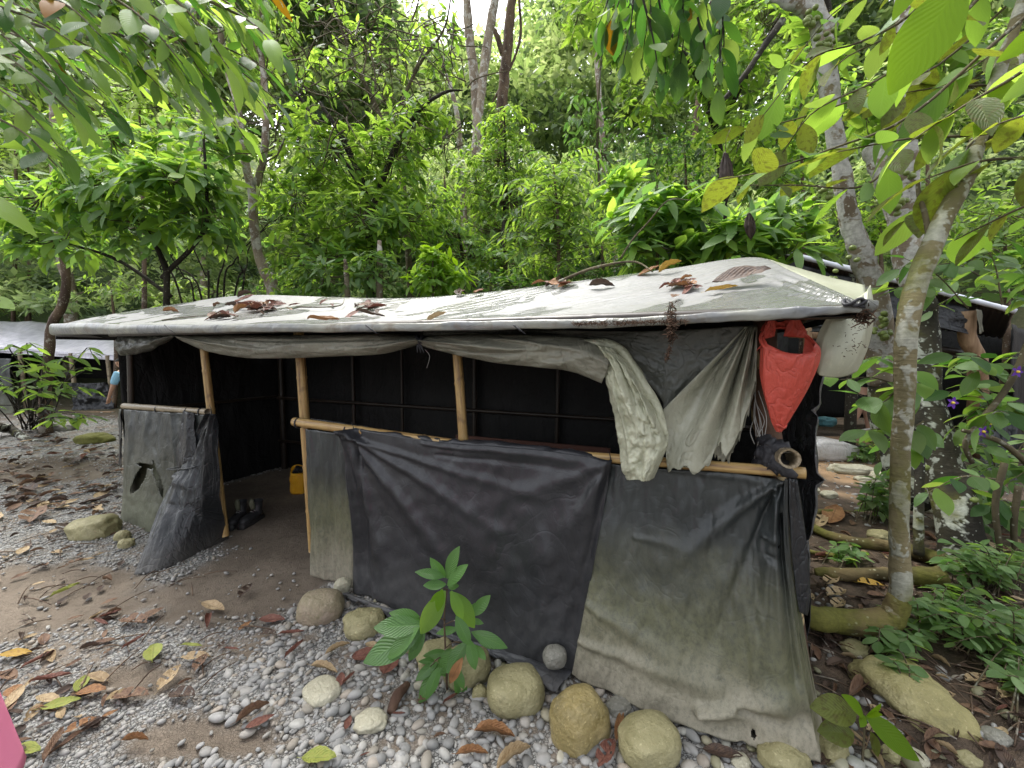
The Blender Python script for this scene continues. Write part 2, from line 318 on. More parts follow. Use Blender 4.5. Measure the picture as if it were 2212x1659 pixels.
# ------------------------------------------------------------------ builders
def link(name, V, Fc, mat, parent=None, smooth=True, uv=None, midx=None, mats=None):
    me = bpy.data.meshes.new(name)
    if isinstance(V, np.ndarray):
        nv = len(V); Fc = np.asarray(Fc, dtype=np.int32); nf, kk = Fc.shape
        me.vertices.add(nv); me.vertices.foreach_set('co', V.astype(np.float32).ravel())
        me.loops.add(nf * kk); me.loops.foreach_set('vertex_index', Fc.ravel())
        me.polygons.add(nf); me.polygons.foreach_set('loop_start', np.arange(0, nf * kk, kk, dtype=np.int32))
        me.update(calc_edges=True)
        if uv is not None:
            ul = me.uv_layers.new(name='UVMap'); ul.data.foreach_set('uv', uv[Fc.ravel()].astype(np.float32).ravel())
    else:
        me.from_pydata([tuple(v) for v in V], [], Fc); me.update()
        if uv is not None:
            ul = me.uv_layers.new(name='UVMap')
            for l in me.loops: ul.data[l.index].uv = uv[l.vertex_index]
    for m in (mats or [mat]): me.materials.append(MATS[m])
    if midx is not None: me.polygons.foreach_set('material_index', np.asarray(midx, dtype=np.int32))
    if smooth: me.polygons.foreach_set('use_smooth', np.ones(len(me.polygons), dtype=bool))
    me.validate() if not isinstance(V, np.ndarray) else None
    o = bpy.data.objects.new(name, me); COL.objects.link(o)
    if parent: o.parent = parent; o.matrix_parent_inverse = Matrix.Translation(-parent.location)
    return o
def tag(o, label=None, cat=None, group=None, kind=None):
    if label: o['label'] = label
    if cat: o['category'] = cat
    if group: o['group'] = group
    if kind: o['kind'] = kind
    return o
def empty(name, loc, label, cat, group=None):
    o = bpy.data.objects.new(name, None); COL.objects.link(o); o.location = loc; o.empty_display_size = .1
    return tag(o, label, cat, group)
def origin_to(o, loc):
    loc = Vector(loc); o.data.transform(Matrix.Translation(-loc)); o.location = o.location + loc; return o
class MB:
    def __init__(s): s.V = []; s.F = []
    def add(s, V, Fc):
        b = len(s.V); s.V += [Vector(v) for v in V]; s.F += [tuple(i + b for i in f) for f in Fc]
    def link(s, name, mat, parent=None, smooth=True): return link(name, s.V, s.F, mat, parent, smooth)
def crom(pts, n):
    pts = [Vector(p) for p in pts]
    if len(pts) < 3: return [pts[0].lerp(pts[-1], i / n) for i in range(n + 1)]
    q = [pts[0] * 2 - pts[1]] + pts + [pts[-1] * 2 - pts[-2]]; out = []; m = len(pts) - 1
    for i in range(n + 1):
        t = i / n * m; j = min(int(t), m - 1); f = t - j; a, b, c, d = q[j:j + 4]
        out.append(.5 * ((2 * b) + (c - a) * f + (2 * a - 5 * b + 4 * c - d) * f * f + (3 * b - a - 3 * c + d) * f ** 3))
    return out
def lerpl(l, t):
    t = t * (len(l) - 1); j = min(int(t), len(l) - 2); return l[j] + (l[j + 1] - l[j]) * (t - j)
def tube(pts, radii, n=None, seg=10, rough=0, nodes=0, cap=True, seed=0):
    L = sum((Vector(pts[i + 1]) - Vector(pts[i])).length for i in range(len(pts) - 1))
    n = n or max(3, int(len(pts) * 4)); c = crom(pts, n); V = []; Fc = []
    up = Vector((.31, .17, .93))
    for i, p in enumerate(c):
        t = (c[min(i + 1, n)] - c[max(i - 1, 0)]).normalized()
        if i == 0:
            a = t.cross(up).normalized()
        a = (a - t * a.dot(t)).normalized(); b = t.cross(a)
        r = lerpl(list(radii), i / n)
        if nodes:
            ph = (i / n * L / nodes + seed * .37) % 1.0
            if ph < .06 or ph > .95: r *= 1.09
        for k_ in range(seg):
            an = 2 * math.pi * k_ / seg; rr = r
            if rough: rr *= 1 + rough * noise.noise((p * 3.5 / max(r * 12, .3)) + Vector((math.cos(an), math.sin(an), seed)))
            V.append(p + (a * math.cos(an) + b * math.sin(an)) * rr)
    for i in range(n):
        for k_ in range(seg):
            Fc.append((i * seg + k_, i * seg + (k_ + 1) % seg, (i + 1) * seg + (k_ + 1) % seg, (i + 1) * seg + k_))
    if cap: Fc.append(tuple(range(seg))[::-1]); Fc.append(tuple(n * seg + k_ for k_ in range(seg)))
    return V, Fc
def tubeo(name, pts, radii, mat, parent=None, **kw):
    m = MB(); m.add(*tube(pts, radii, **kw)); return m.link(name, mat, parent)
def bamb(name, a, b, r, mat, parent, hollow=False, seed=0, node=.3, bend=0):
    """bamboo culm along local z from a to b"""
    a = Vector(a); b = Vector(b); L = (b - a).length; n = max(12, int(L / .018)); V = []; Fc = []; seg = 14
    for i in range(n + 1):
        z = L * i / n; ph = (z / node + seed * .37) % 1; rr = r * (1 + (.10 if ph < .05 else 0) - (.03 if .05 <= ph < .1 else 0)) * (1 - .06 * z / L)
        bx = bend * math.sin(math.pi * z / L)
        for k_ in range(seg):
            an = 2 * math.pi * k_ / seg; V.append((rr * math.cos(an) + bx, rr * math.sin(an) + .4 * bx, z))
    for i in range(n):
        for k_ in range(seg): Fc.append((i * seg + k_, i * seg + (k_ + 1) % seg, (i + 1) * seg + (k_ + 1) % seg, (i + 1) * seg + k_))
    for end, base, zz, dr in ((0, 0, 0, 1), (1, n * seg, L, -1)):
        b0 = len(V)
        if hollow:
            for f_, dz in ((.80, 0), (.74, dr * .16)):
                for k_ in range(seg):
                    an = 2 * math.pi * k_ / seg; V.append((r * f_ * math.cos(an), r * f_ * math.sin(an), zz + dz))
            for k_ in range(seg):
                k2 = (k_ + 1) % seg
                Fc.append((base + k_, base + k2, b0 + k2, b0 + k_)); Fc.append((b0 + k_, b0 + k2, b0 + seg + k2, b0 + seg + k_))
            Fc.append(tuple(b0 + seg + k_ for k_ in range(seg)))
        else: Fc.append(tuple(base + k_ for k_ in range(seg)))
    o = link(name, V, Fc, mat, None)
    o.rotation_euler = (b - a).to_track_quat('Z', 'Y').to_euler(); o.location = a
    if parent: o.parent = parent; o.matrix_parent_inverse = Matrix.Translation(-parent.location)
    return o
# --- leaves -------------------------------------------------------
def leaf_tpl(nseg, wr=.32, droop=.18, fold=.12, peak=.45):
    """verts (length x, width y, up z); uv = (t, -1..1)"""
    V = []; UV = []; Fq = []
    for i in range(nseg + 1):
        t = i / nseg
        wd = wr * .5 * (math.sin(math.pi * min(1, t ** (math.log(.5) / math.log(peak)))) ** .8 + .02) if 0 < t < 1 else .012
        z = -droop * t * t
        for sgn in (-1, 0, 1):
            V.append((t, sgn * wd, z + abs(sgn) * fold * wd)); UV.append((t, float(sgn)))
    for i in range(nseg):
        a = i * 3
        Fq += [(a, a + 1, a + 4, a + 3), (a + 1, a + 2, a + 5, a + 4)]
    return np.array(V), np.array(Fq), np.array(UV)
TPL = {'near': leaf_tpl(8), 'mid': leaf_tpl(4), 'nb': leaf_tpl(7, .5, .2, .15, .5), 'mb': leaf_tpl(4, .5, .2, .15, .5),
       'narrow': leaf_tpl(4, .2, .3, .2, .45), 'far': (np.array([(0, 0, 0), (.45, -.25, .05), (1, 0, -.12), (.45, .25, .05)]), np.array([(0, 1, 2, 3)]), np.array([(0, 0), (.5, -1), (1, 0), (.5, 1)]))}
def nrmz(a): return a / np.maximum(np.linalg.norm(a, axis=1, keepdims=True), 1e-9)
def leaves_np(pos, D, U, L, tpl='mid', wj=.2):
    T, Fq, UV = TPL[tpl]; N = len(pos); D = nrmz(D); Sd = nrmz(np.cross(D, U)); U2 = np.cross(Sd, D)
    L = np.asarray(L).reshape(N, 1, 1); wv = (1 + wj * rng.uniform(-1, 1, (N, 1, 1)))
    zc = (1 + .8 * rng.uniform(-1, 1, (N, 1, 1)))
    V = pos[:, None, :] + L * (T[None, :, 0:1] * D[:, None, :] + wv * T[None, :, 1:2] * Sd[:, None, :] + zc * T[None, :, 2:3] * U2[:, None, :])
    Fc = (Fq[None] + (np.arange(N) * len(T))[:, None, None]).reshape(-1, 4)
    return V.reshape(-1, 3), Fc, np.tile(UV, (N, 1))
def rosettes(tips, axes, n, L, droop=.25, spread=1.0, tpl='mid', lj=.3):
    """n leaves radiate from every tip"""
    M = len(tips); pos = np.repeat(tips, n, 0); ax = nrmz(np.repeat(axes, n, 0)); N = M * n
    rv = rng.normal(size=(N, 3)); rad = nrmz(rv - (rv * ax).sum(1, keepdims=True) * ax)
    e = rng.uniform(-.15, .75, (N, 1)); D = nrmz(rad * spread + ax * e + np.array([[0, 0, -droop]]))
    U = nrmz(ax * .8 + np.array([[0, 0, 1.0]]) + .35 * rng.normal(size=(N, 3)))
    back = rng.uniform(0, .5, (N, 1)); pos = pos - ax * back * L * .9
    LL = L * (1 + lj * rng.uniform(-1, 1, N))
    return leaves_np(pos + D * L * .12, D, U, LL, tpl)
def merge(parts):
    V = []; Fc = []; UV = []; b = 0
    for v, f, u in parts: V.append(v); Fc.append(f + b); UV.append(u); b += len(v)
    return np.concatenate(V), np.concatenate(Fc), np.concatenate(UV)
def crown(name, blobs, L, n, mat, parent, tpl='mid', droop=.25, twig_from=None, twig_mat='bark_twig', twigs=True, mat2=None, mat2_share=.12):
    """blobs: (centre, (rx,ry,rz), tips). leaf clusters through each blob's volume, twigs back to its heart"""
    tips = []; axes = []; tw = MB()
    for c, r, m in blobs:
        c = Vector(c)
        for i in range(m):
            d = Vector(rng.normal(size=3)).normalized(); q = rng.uniform(.3, 1) ** .6
            # lumps
            q *= 1 + .35 * noise.noise(d * 2.2 + c)
            p = c + Vector((d.x * r[0], d.y * r[1], d.z * r[2])) * q
            if p.z < .1: continue
            tips.append(p); a = (Vector((d.x, d.y, max(d.z, -.2))) * .8 + Vector((0, 0, .6))).normalized(); axes.append(a)
            if twigs and i % 3 == 0:
                mid = c.lerp(p, .55) + Vector((0, 0, -.06)); V_, F_ = tube([c.lerp(p, .12), mid, p], [.011 * max(r), .004], n=4, seg=4, cap=False); tw.add(V_, F_)
    Vn, Fn, UVn = rosettes(np.array(tips), np.array(axes), n, L, droop, tpl=tpl)
    per = len(TPL[tpl][1]); nl = len(Fn) // per
    mi = np.repeat((rng.random(nl) < mat2_share).astype(int), per) if mat2 else None
    o = link(name, Vn, Fn, mat, parent, True, UVn, mi, [mat, mat2] if mat2 else None)
    if tw.V: tw.link('twigs', twig_mat, parent)
    return o
def tree(name, label, cat, stems, blobs, L, n, mat, barkm='bark_brown', tpl='mid', droop=.25, group=None, twigs=True, mat2=None, m2=.12, cname='crown', lbl_trunk=None):
    base = Vector(stems[0][0][0]); t = empty(name, base, label, cat, group)
    m = MB()
    for pts, radii in stems: m.add(*tube(pts, radii, seg=9, rough=.25, n=max(10, len(pts) * 5)))
    m.link('trunk', barkm, t)
    if blobs: crown(cname, blobs, L, n, mat, t, tpl, droop, twigs=twigs, mat2=mat2, mat2_share=m2)
    return t
def spray(path, L, n, tpl='near', t0=.1, hang=.5, side=1.0, jitter=.25, fwd=.5, single=True, lj=.25):
    """leaves alternate along a twig"""
    c = crom(path, 40); pos = []; D = []; U = []
    for i in range(n):
        t = t0 + (1 - t0) * i / max(1, n - 1); j = min(39, int(t * 40)); p = c[j]; tg = (c[j + 1] - c[j]).normalized() if j < 40 else (c[40] - c[39]).normalized()
        sd = tg.cross(Vector((0, 0, 1)));
        if sd.length < .1: sd = Vector((1, 0, 0))
        sd.normalize(); s = 1 if i % 2 else -1
        d = tg * fwd + sd * s * side + Vector((0, 0, -hang)) + Vector(rng.normal(size=3)) * jitter
        if i == n - 1: d = tg + Vector((0, 0, -hang * .5))
        pos.append(p); D.append(d); U.append(Vector((0, 0, 1)) + Vector(rng.normal(size=3)) * .35)
    return leaves_np(np.array(pos), np.array(D), np.array(U), L * (1 + lj * rng.uniform(-1, 1, n)), tpl)
# --- cloth --------------------------------------------------------
def cloth(name, top, bot, mat, parent, nx=90, ny=70, folds=(), amp=.008, thick=.002, seed=0, normal=None, mid=None, hole=None, edge=.0, fine=1):
    """sheet between a top and a bottom line of 3D points; folds: (s0, t0, s1, t1, width, height)"""
    T = crom(top, nx); B = crom(bot, nx); M = crom(mid, nx) if mid else None; nn = normal or WN
    V = []; UV = []
    for j in range(ny + 1):
        t = j / ny
        for i in range(nx + 1):
            s = i / nx
            if M: p = T[i] * ((1 - t) * (1 - 2 * t)) + M[i] * (4 * t * (1 - t)) + B[i] * (t * (2 * t - 1))
            else: p = T[i].lerp(B[i], t)
            d = amp * (noise.noise((s * 5 + seed, t * 2.2, seed)) * 2 + fine * noise.noise((s * 13 + seed, t * 5, seed + 3)) + fine * .5 * noise.noise((s * 30, t * 14, seed)))
            for (s0, t0, s1, t1, wd, ht) in folds:
                ax, ay = s1 - s0, t1 - t0; l2 = ax * ax + ay * ay; q = ((s - s0) * ax + (t - t0) * ay) / l2; qc = min(1, max(0, q))
                dx, dy = s - (s0 + ax * qc), t - (t0 + ay * qc); dist = math.hypot(dx, dy) / (wd * (.35 + .65 * qc))
                d += ht * math.exp(-dist * dist) * (1 - .6 * qc)
            e = Vector((0, 0, 0))
            if edge and j == ny: e = Vector((0, 0, edge * noise.noise((s * 18, seed, 1))))
            V.append(p + nn * d + e); UV.append((s, t))
    Fc = []
    for j in range(ny):
        for i in range(nx):
            if hole and hole((i + .5) / nx, (j + .5) / ny): continue
            a = j * (nx + 1) + i; Fc.append((a, a + nx + 1, a + nx + 2, a + 1))
    o = link(name, V, Fc, mat, parent)
    if thick:
        sm = o.modifiers.new('thickness', 'SOLIDIFY'); sm.thickness = thick; sm.offset = 0
    return o
# --- stones -------------------------------------------------------
def ico(sub):
    bm = bmesh.new(); bmesh.ops.create_icosphere(bm, subdivisions=sub, radius=1); bm.verts.index_update()
    V = [v.co.copy() for v in bm.verts]; Fc = [tuple(v.index for v in f.verts) for f in bm.faces]; bm.free(); return V, Fc
ICO3 = ico(4); ICO2 = ico(2); ICO1 = ico(1)
def rock(name, loc, size, mat, rot=0, seed=0, sub=None, bumpy=.30, parent=None, flat=.0):
    V, Fc = sub or ICO3; out = []
    for v in V:
        k_ = 1 + bumpy * .8 * noise.noise(v * 1.1 + Vector((seed * 3.1, seed, 0))) + bumpy * .5 * noise.noise(v * 2.5 + Vector((seed, 7, 0))) + bumpy * .12 * noise.noise(v * 7 + Vector((seed, 7, 0))) - bumpy * .55 * max(0, noise.noise(v * .8 + Vector((seed * 1.7, 2, 5))))
        q = v * k_; q = Vector([math.copysign(abs(c) ** .78, c) for c in q])
        if flat and q.z > 1 - flat: q.z = 1 - flat + (q.z - 1 + flat) * .3
        out.append(Vector((q.x * size[0], q.y * size[1], q.z * size[2])))
    o = link(name, out, Fc, mat, parent); o.location = loc; o.rotation_euler = (0, 0, rot); return o
def stone(u, v, wp, hp, mat, label, rot=0, seed=0, hr=.62, name='stone', cat='stone', group=None, depth=.8, up=0, **kw):
    """u,v: centre of the stone in the picture; wp,hp its size there"""
    g0 = G(u, v + hp * .42); t = (g0 - EYE).length; r = ray(u, v + hp * .42); t = g0.y / r.y
    sx = wp / F * t * .5 / math.sqrt(1 + .6 * ((u - CX) / F) ** 2); el = math.atan2(H - 0, g0.y); sz = sx * hr; sy = sx * depth
    # centre sits behind the contact point
    back = Vector((g0.x, g0.y, 0)).normalized() * sy * .75
    loc = Vector((g0.x, g0.y, 0)) + back; loc.z = gh(loc.x, loc.y) + sz * .45 + up
    o = rock(name, loc, (sx, sy, sz), mat, rot, seed, **kw); return tag(o, label, cat, group)
# ================================================================== ground
def hole(): pass
DIRT = [(P_ := G(60, 1275), .95, .42), (G(10, 1340), .7, .3), (G(590, 1220), .62, .75), (G(60, 1020), 1.6, .5), (G(330, 1460), .28, .14), (G(430, 1590), .3, .1)]
def cover(x, y):
    """r pebbles, g leaf litter, b pale sandy soil"""
    n = .5 * noise.noise((x * 1.7, y * 1.7, 5)) + .25 * noise.noise((x * 5, y * 5, 9))
    d = 0
    for c, rx, ry in DIRT:
        q = math.hypot((x - c.x) / rx, (y - c.y) / ry) + n; d = max(d, 1 - sstep(.7, 1.15, q))
    s, o = (Vector((x, y, 0)) - WC).dot(WU), (Vector((x, y, 0)) - WC).dot(WN)
    inside = sstep(-.1, .1, -o + .3 * n) * sstep(-.1, .05, s) * sstep(-.15, .05, 5.6 - s) * (1 if o > -1.9 else 0)
    peb = 1 - max(d, inside)
    lit = sstep(9.3, 10.5, y - .35 * x * (x > 0) + n * 2) if x < 1 else sstep(6.8, 8.5, y + n * 2)
    rt = sstep(1.25, 1.5, x - .1 * n) * (1 - sstep(4.3, 5.2, y + n - .35 * (x - 1.5)))      # root area on the right
    lit = max(lit, rt * .95, (1 - sstep(.0, .4, abs(y - 6.2 - .2 * (x + 5) + n))) * .8 * (x < -4) )
    if y > 13: lit = 1
    sand = sstep(1.8, 2.4, x + n) * sstep(4.2, 5.0, y + n) * (1 - sstep(7.5, 8.5, y)) * (1 - sstep(4.5, 6, x)) * sstep(-.15, .25, noise.noise((x * 1.2, y * 1.2, 2)) + .2)
    return peb * (1 - .93 * lit) * (1 - .75 * sand), lit * (1 - sand), sand, d, inside
def axis(a, lo, hi, step, far):
    out = list(np.arange(lo, hi, step)); q = step; v = hi
    while v < far: out.append(v); q *= 1.09; v += q
    out.append(far); q = step; v = lo; neg = []
    while v > a: q *= 1.09; v -= q; neg.append(v)
    return neg[::-1] + out
xs = axis(-160, -7, 5, .07, 160); ys = axis(-20, .6, 8.5, .06, 300)
V = []; CV = []
for y in ys:
    for x in xs:
        cvr = cover(x, y); z = gh(x, y)
        if -8 < x < 6 and .5 < y < 9: z += .010 * noise.noise((x * 9, y * 9, 0)) * (1 + cvr[1]) - .012 * cvr[3]
        V.append((x, y, z)); CV += [cvr[0], cvr[1], cvr[2], 1]
nx = len(xs)
Fg = [(j * nx + i, j * nx + i + 1, (j + 1) * nx + i + 1, (j + 1) * nx + i) for j in range(len(ys) - 1) for i in range(nx - 1)]
gr = link('ground', np.array(V), np.array(Fg), 'ground'); tag(gr, kind='structure')
ca = gr.data.color_attributes.new('cover', 'FLOAT_COLOR', 'POINT'); ca.data.foreach_set('color', np.array(CV, dtype=np.float32))
# pebbles: stuff
def pebbles(name, area, cell, rmin, rmax, mat, ic, dens, flat=.55, seed=1, keep=None, lift=.25):
    rg = np.random.default_rng(seed); T = np.array([tuple(v) for v in ic[0]]); Fq = np.array(ic[1]); P_ = []; Sz = []
    x0, x1, y0, y1 = area
    for y in np.arange(y0, y1, cell):
        for x in np.arange(x0, x1, cell):
            px, py = x + cell * rg.uniform(-.5, .5), y + cell * rg.uniform(-.5, .5)
            c = cover(px, py)
            if keep and not keep(px, py): continue
            # only where the picture can look
            if abs(px) > py * 1.32 + .3: continue
            if rg.random() > dens * c[0] * (1.15 - .5 * (1 if noise.noise((px * 1.5, py * 1.5, 8)) > .12 else 0)): 
                if c[4] > .3 or rg.random() > .06 + .05 * c[2]: continue
            r = rmin + (rmax - rmin) * rg.random() ** 2.2
            P_.append((px, py, gh(px, py) + r * flat * lift)); Sz.append(r)
    N = len(P_); P_ = np.array(P_); Sz = np.array(Sz)[:, None, None]; a = rg.uniform(0, 6.283, N)
    sx = rg.uniform(.9, 1.35, (N, 1)); sy = rg.uniform(.62, .95, (N, 1)); sz = flat * rg.uniform(.7, 1.2, (N, 1))
    vert = T[None] * np.stack([sx, sy, sz], 2)
    ph = rg.uniform(0, 6.28, (N, 1)); wob = 1 + .10 * np.sin(T[None, :, 0] * 2.3 + ph) + .09 * np.sin(T[None, :, 1] * 3.1 + ph * 1.7)
    vert = vert * wob[..., None]
    ca_, sa_ = np.cos(a)[:, None], np.sin(a)[:, None]; tl = rg.normal(0, .16, (N, 1))
    X = vert[..., 0] * ca_ - vert[..., 1] * sa_; Y = vert[..., 0] * sa_ + vert[..., 1] * ca_; Z = vert[..., 2] + X * tl
    V = P_[:, None, :] + Sz * np.stack([X, Y, Z], 2)
    Fc = (Fq[None] + (np.arange(N) * len(T))[:, None, None]).reshape(-1, 3)
    o = link(name, V.reshape(-1, 3), Fc, mat); tag(o, kind='stuff'); o['label'] = {'pebble': 'grey rounded river pebbles covering the path', 'pebble_olive': 'mossy olive cobbles between the large stones of the hut'}[mat]; return N
WL = lambda x, y: (Vector((x, y, 0)) - WC).dot(WN)      # distance in front of the hut wall
WSx = lambda x, y: (Vector((x, y, 0)) - WC).dot(WU)
np1 = pebbles('gravel', (-2.4, 2.2, .85, 3.6), .036, .011, .030, 'pebble', ICO2, .85, seed=1, keep=lambda x, y: x > -1.4 - .3 * noise.noise((x * 2, y * 2, 1)))
np2 = pebbles('gravel', (-7.5, -.8, .85, 6.2), .031, .007, .020, 'pebble', ICO1, .95, seed=2)
np3 = pebbles('gravel', (-13, -1, 6.2, 11.5), .085, .015, .04, 'pebble', ICO1, .8, seed=3, flat=.45)
np4 = pebbles('gravel', (1.3, 6, 3.6, 7.5), .055, .012, .035, 'pebble', ICO1, .9, seed=4)
np5 = pebbles('cobbles', (-.9, 2.6, 1.0, 2.9), .075, .022, .040, 'pebble_olive', ICO2, .42, seed=5, lift=.6, keep=lambda x, y: (WL(x, y) > .02 and WL(x, y) < .48 + .2 * noise.noise((x * 3, y * 3, 0))) or (x > 1.3 and y < 2.0))
np6 = pebbles('cobbles', (-.9, 1.4, .8, 1.9), .085, .024, .038, 'pebble', ICO2, .35, seed=6, lift=.6)
print('pebbles', np1, np2, np3, np4, np5, np6)
# ================================================================== the hut
hut = empty('tarp_hut', WS(2.8, 0), 'long low bamboo hut with dark tarp walls under a pale plastic roof sheet', 'hut')
RT = [(118, 704, .26), (190, 688, .1), (300, 669, -.25), (400, 654, -.55), (480, 642, -.75), (560, 637, -.75), (700, 641, -.75), (860, 644, -.75), (1000, 636, -.75), (1150, 620, -.75), (1300, 600, -.75), (1450, 580, -.75), (1567, 561, -.75), (1645, 557, -.75), (1706, 584, -.5), (1790, 622, -.12), (1866, 655, .24)]
EV = [(112, 710), (180, 706), (255, 706), (355, 703), (450, 703), (560, 702), (720, 702), (880, 700), (1020, 696), (1170, 693), (1320, 690), (1470, 683), (1590, 674), (1680, 668), (1760, 666), (1820, 664), (1868, 661)]
EB = [(116, 714), (185, 713), (258, 716), (355, 718), (450, 717), (560, 714), (720, 716), (880, 713), (1020, 711), (1170, 709), (1320, 706), (1470, 698), (1590, 692), (1680, 688), (1760, 680), (1820, 674), (1866, 670)]
ridge = [W(*p) for p in RT]; eave = [W(u, v, .30) for u, v in EV]; eaveb = [W(u, v, .32) for u, v in EB]
NX, NY = 220, 34
rd = crom(ridge, NX); ev = crom(eave, NX); V = []
for j in range(NY + 1):
    t = j / NY
    for i in range(NX + 1):
        s = i / NX; p = rd[i].lerp(ev[i], t); sag = -.05 * math.sin(math.pi * t) * math.sin(math.pi * min(1, max(0, s)))
        wr = .010 * noise.noise((s * 26 + t * 9, t * 4, 2)) + .006 * noise.noise((s * 60 + t * 30, t * 8, 5))
        # tight folds that run to the knot at the right corner
        if s > .72: wr += .012 * math.sin((t - .2) * 34 + s * 8) * sstep(.72, .95, s) * t * (1 - t) * 3
        p = p + Vector((0, 0, sag + wr * math.sin(math.pi * min(1, t * 1.02))))
        V.append(p)
rear0 = len(V)
RN = 14
for j in range(1, RN + 1):
    t = j / RN
    for i in range(NX + 1):
        s = i / NX; back = WC.to_3d() * 0; p = rd[i] - WN * (1.15 * t * math.sin(math.pi * min(1, max(0, s))) ** .25) + Vector((0, 0, -(rd[i].z - 1.75) * t - .0))
        V.append(p)
Fr = [(j * (NX + 1) + i, (j + 1) * (NX + 1) + i, (j + 1) * (NX + 1) + i + 1, j * (NX + 1) + i + 1) for j in range(NY) for i in range(NX)]
for j in range(RN):
    for i in range(NX):
        a = i if j == 0 else rear0 + (j - 1) * (NX + 1) + i; b = rear0 + j * (NX + 1) + i; Fr.append((a + 1, b + 1, b, a) if j else (i + 1, b + 1, b, i))
roof = link('roof_sheet', V, Fr, 'roof_sheet', hut)
roof_bvh = BVHTree.FromPolygons([tuple(v) for v in V], Fr)
sm = roof.modifiers.new('t', 'SOLIDIFY'); sm.thickness = .012; sm.offset = -1
# black lining that keeps the inside dark
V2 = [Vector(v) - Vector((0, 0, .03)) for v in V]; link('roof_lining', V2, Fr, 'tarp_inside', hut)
# rolled front edge
V = []; e2 = crom(eaveb, NX)
for i in range(NX + 1):
    a, b = ev[i], e2[i]; s = i / NX; c = (a + b) / 2; h = (a - b).length / 2
    for k_ in range(9):
        an = math.pi * (k_ / 8) ; q = c + Vector((0, 0, 1)) * h * math.cos(an) + WN * (h * .5 * math.sin(an) * (1 + .35 * noise.noise((s * 22, k_ * .4, 1)))) + Vector((0, 0, .006 * noise.noise((s * 30, k_ * .5, 4))))
        V.append(q)
Fe = [(i * 9 + k_, i * 9 + k_ + 1, (i + 1) * 9 + k_ + 1, (i + 1) * 9 + k_) for i in range(NX) for k_ in range(8)]
o = link('roof_edge', V, Fe, 'roof_edge', hut); o.modifiers.new('t', 'SOLIDIFY').thickness = .004
# beam under the edge, back beams
bamb('eave_beam', W(1870, 672, .24), W(240, 722, .24), .024, 'bamboo_shaded', hut)
knot = W(1864, 664, .3)
for q in range(5):
    d = Vector(rng.normal(size=3)).normalized(); pts = [knot + Vector((math.cos(a), .8 * math.sin(a), .35 * math.sin(a * 2 + q))) * (.014 + .003 * q) + Vector((-.012 * q + .015, 0, .004 * q)) for a in np.linspace(0, 6.3, 9)]
    tubeo('tie_knot', pts, [.006] * 9, 'tie_rag', hut, seg=6, rough=.5)
tubeo('tie_end', [knot, W(1872, 680, .3), W(1876, 690, .3)], [.012, .008, .003], 'tie_rag', hut, seg=6, rough=.4)
rock('roof_corner', W(1876, 662, .3), (.028, .022, .026), 'film_dim', .3, 4, ICO2, .5, hut)
# --- right gable: yellowish sheet behind the corner and its hanging flap
cloth('gable_sheet', [W(1655, 559, -.76), W(1700, 572, -.74), W(1790, 598, -.6), W(1868, 616, -.5)], [W(1700, 590, -.52), W(1760, 612, -.3), W(1830, 645, .0), W(1874, 668, .05)], 'film_yellow', hut, 30, 14, amp=.004, seed=3)
flap_top = [W(1800, 672, .0), W(1830, 664, .02), W(1860, 650, .02), W(1884, 634, -.1)]
flap = cloth('hanging_flap', [W(1800, 668, .05), W(1836, 652, .0), W(1866, 634, -.05), W(1880, 616, -.12)], [W(1763, 801, .05), W(1775, 812, .07), W(1815, 815, .04), W(1850, 803, -.02)], 'film_yellow', hut, 40, 44, amp=.004, seed=9, fine=.3,
             mid=[W(1763, 735, .05), W(1795, 738, .08), W(1850, 735, .06), W(1884, 715, -.08)], folds=[(.75, 0, .8, 1, .1, .02)])
# --- frame ------------------------------------------------------
def post(u0, v0, u1, v1, r, off=0, mat='bamboo', seed=0, hollow=False, name='post', v2=None):
    return bamb(name, W(u1, v1, off), W(u0, v0, off), r, mat, hut, hollow, seed, .33)
def pr_(wpx, u, v, off=0): return wpx / F * (W(u, v, off) - EYE).length * .5 * .93
post(280, 715, 284, 890, .028, -.04, 'bamboo_shaded', 1)
post(436, 712, 486, 1158, .031, -.03, 'bamboo', 2)
post(645, 712, 678, 1190, .036, -.05, 'bamboo', 3)
post(984, 708, 1022, 1250, .029, -.06, 'bamboo', 4)
bamb('rail', W(268, 877, .03), W(449, 890, .03), .030, 'bamboo_grey', hut, True, 1, .4)
W_rail = [W(636, 911, .03), W(1330, 1003, .03)]
bamb('rail', W_rail[0], W(1000, 962, .03), .031, 'bamboo', hut, False, 2, .5)
bamb('rail', W(990, 965, .025), W(1740, 1022, .035), .024, 'bamboo', hut, False, 3, .62)
# thick corner log and its wrapping
tubeo('corner_log', [WS(-.02, 0, -.10) , W(1668, 1000, -.10), W(1652, 890, -.10), W(1655, 780, -.09), W(1652, 690, -.08)], [.05, .048, .052, .042, .045], 'post_log', hut, seg=16, rough=.22)
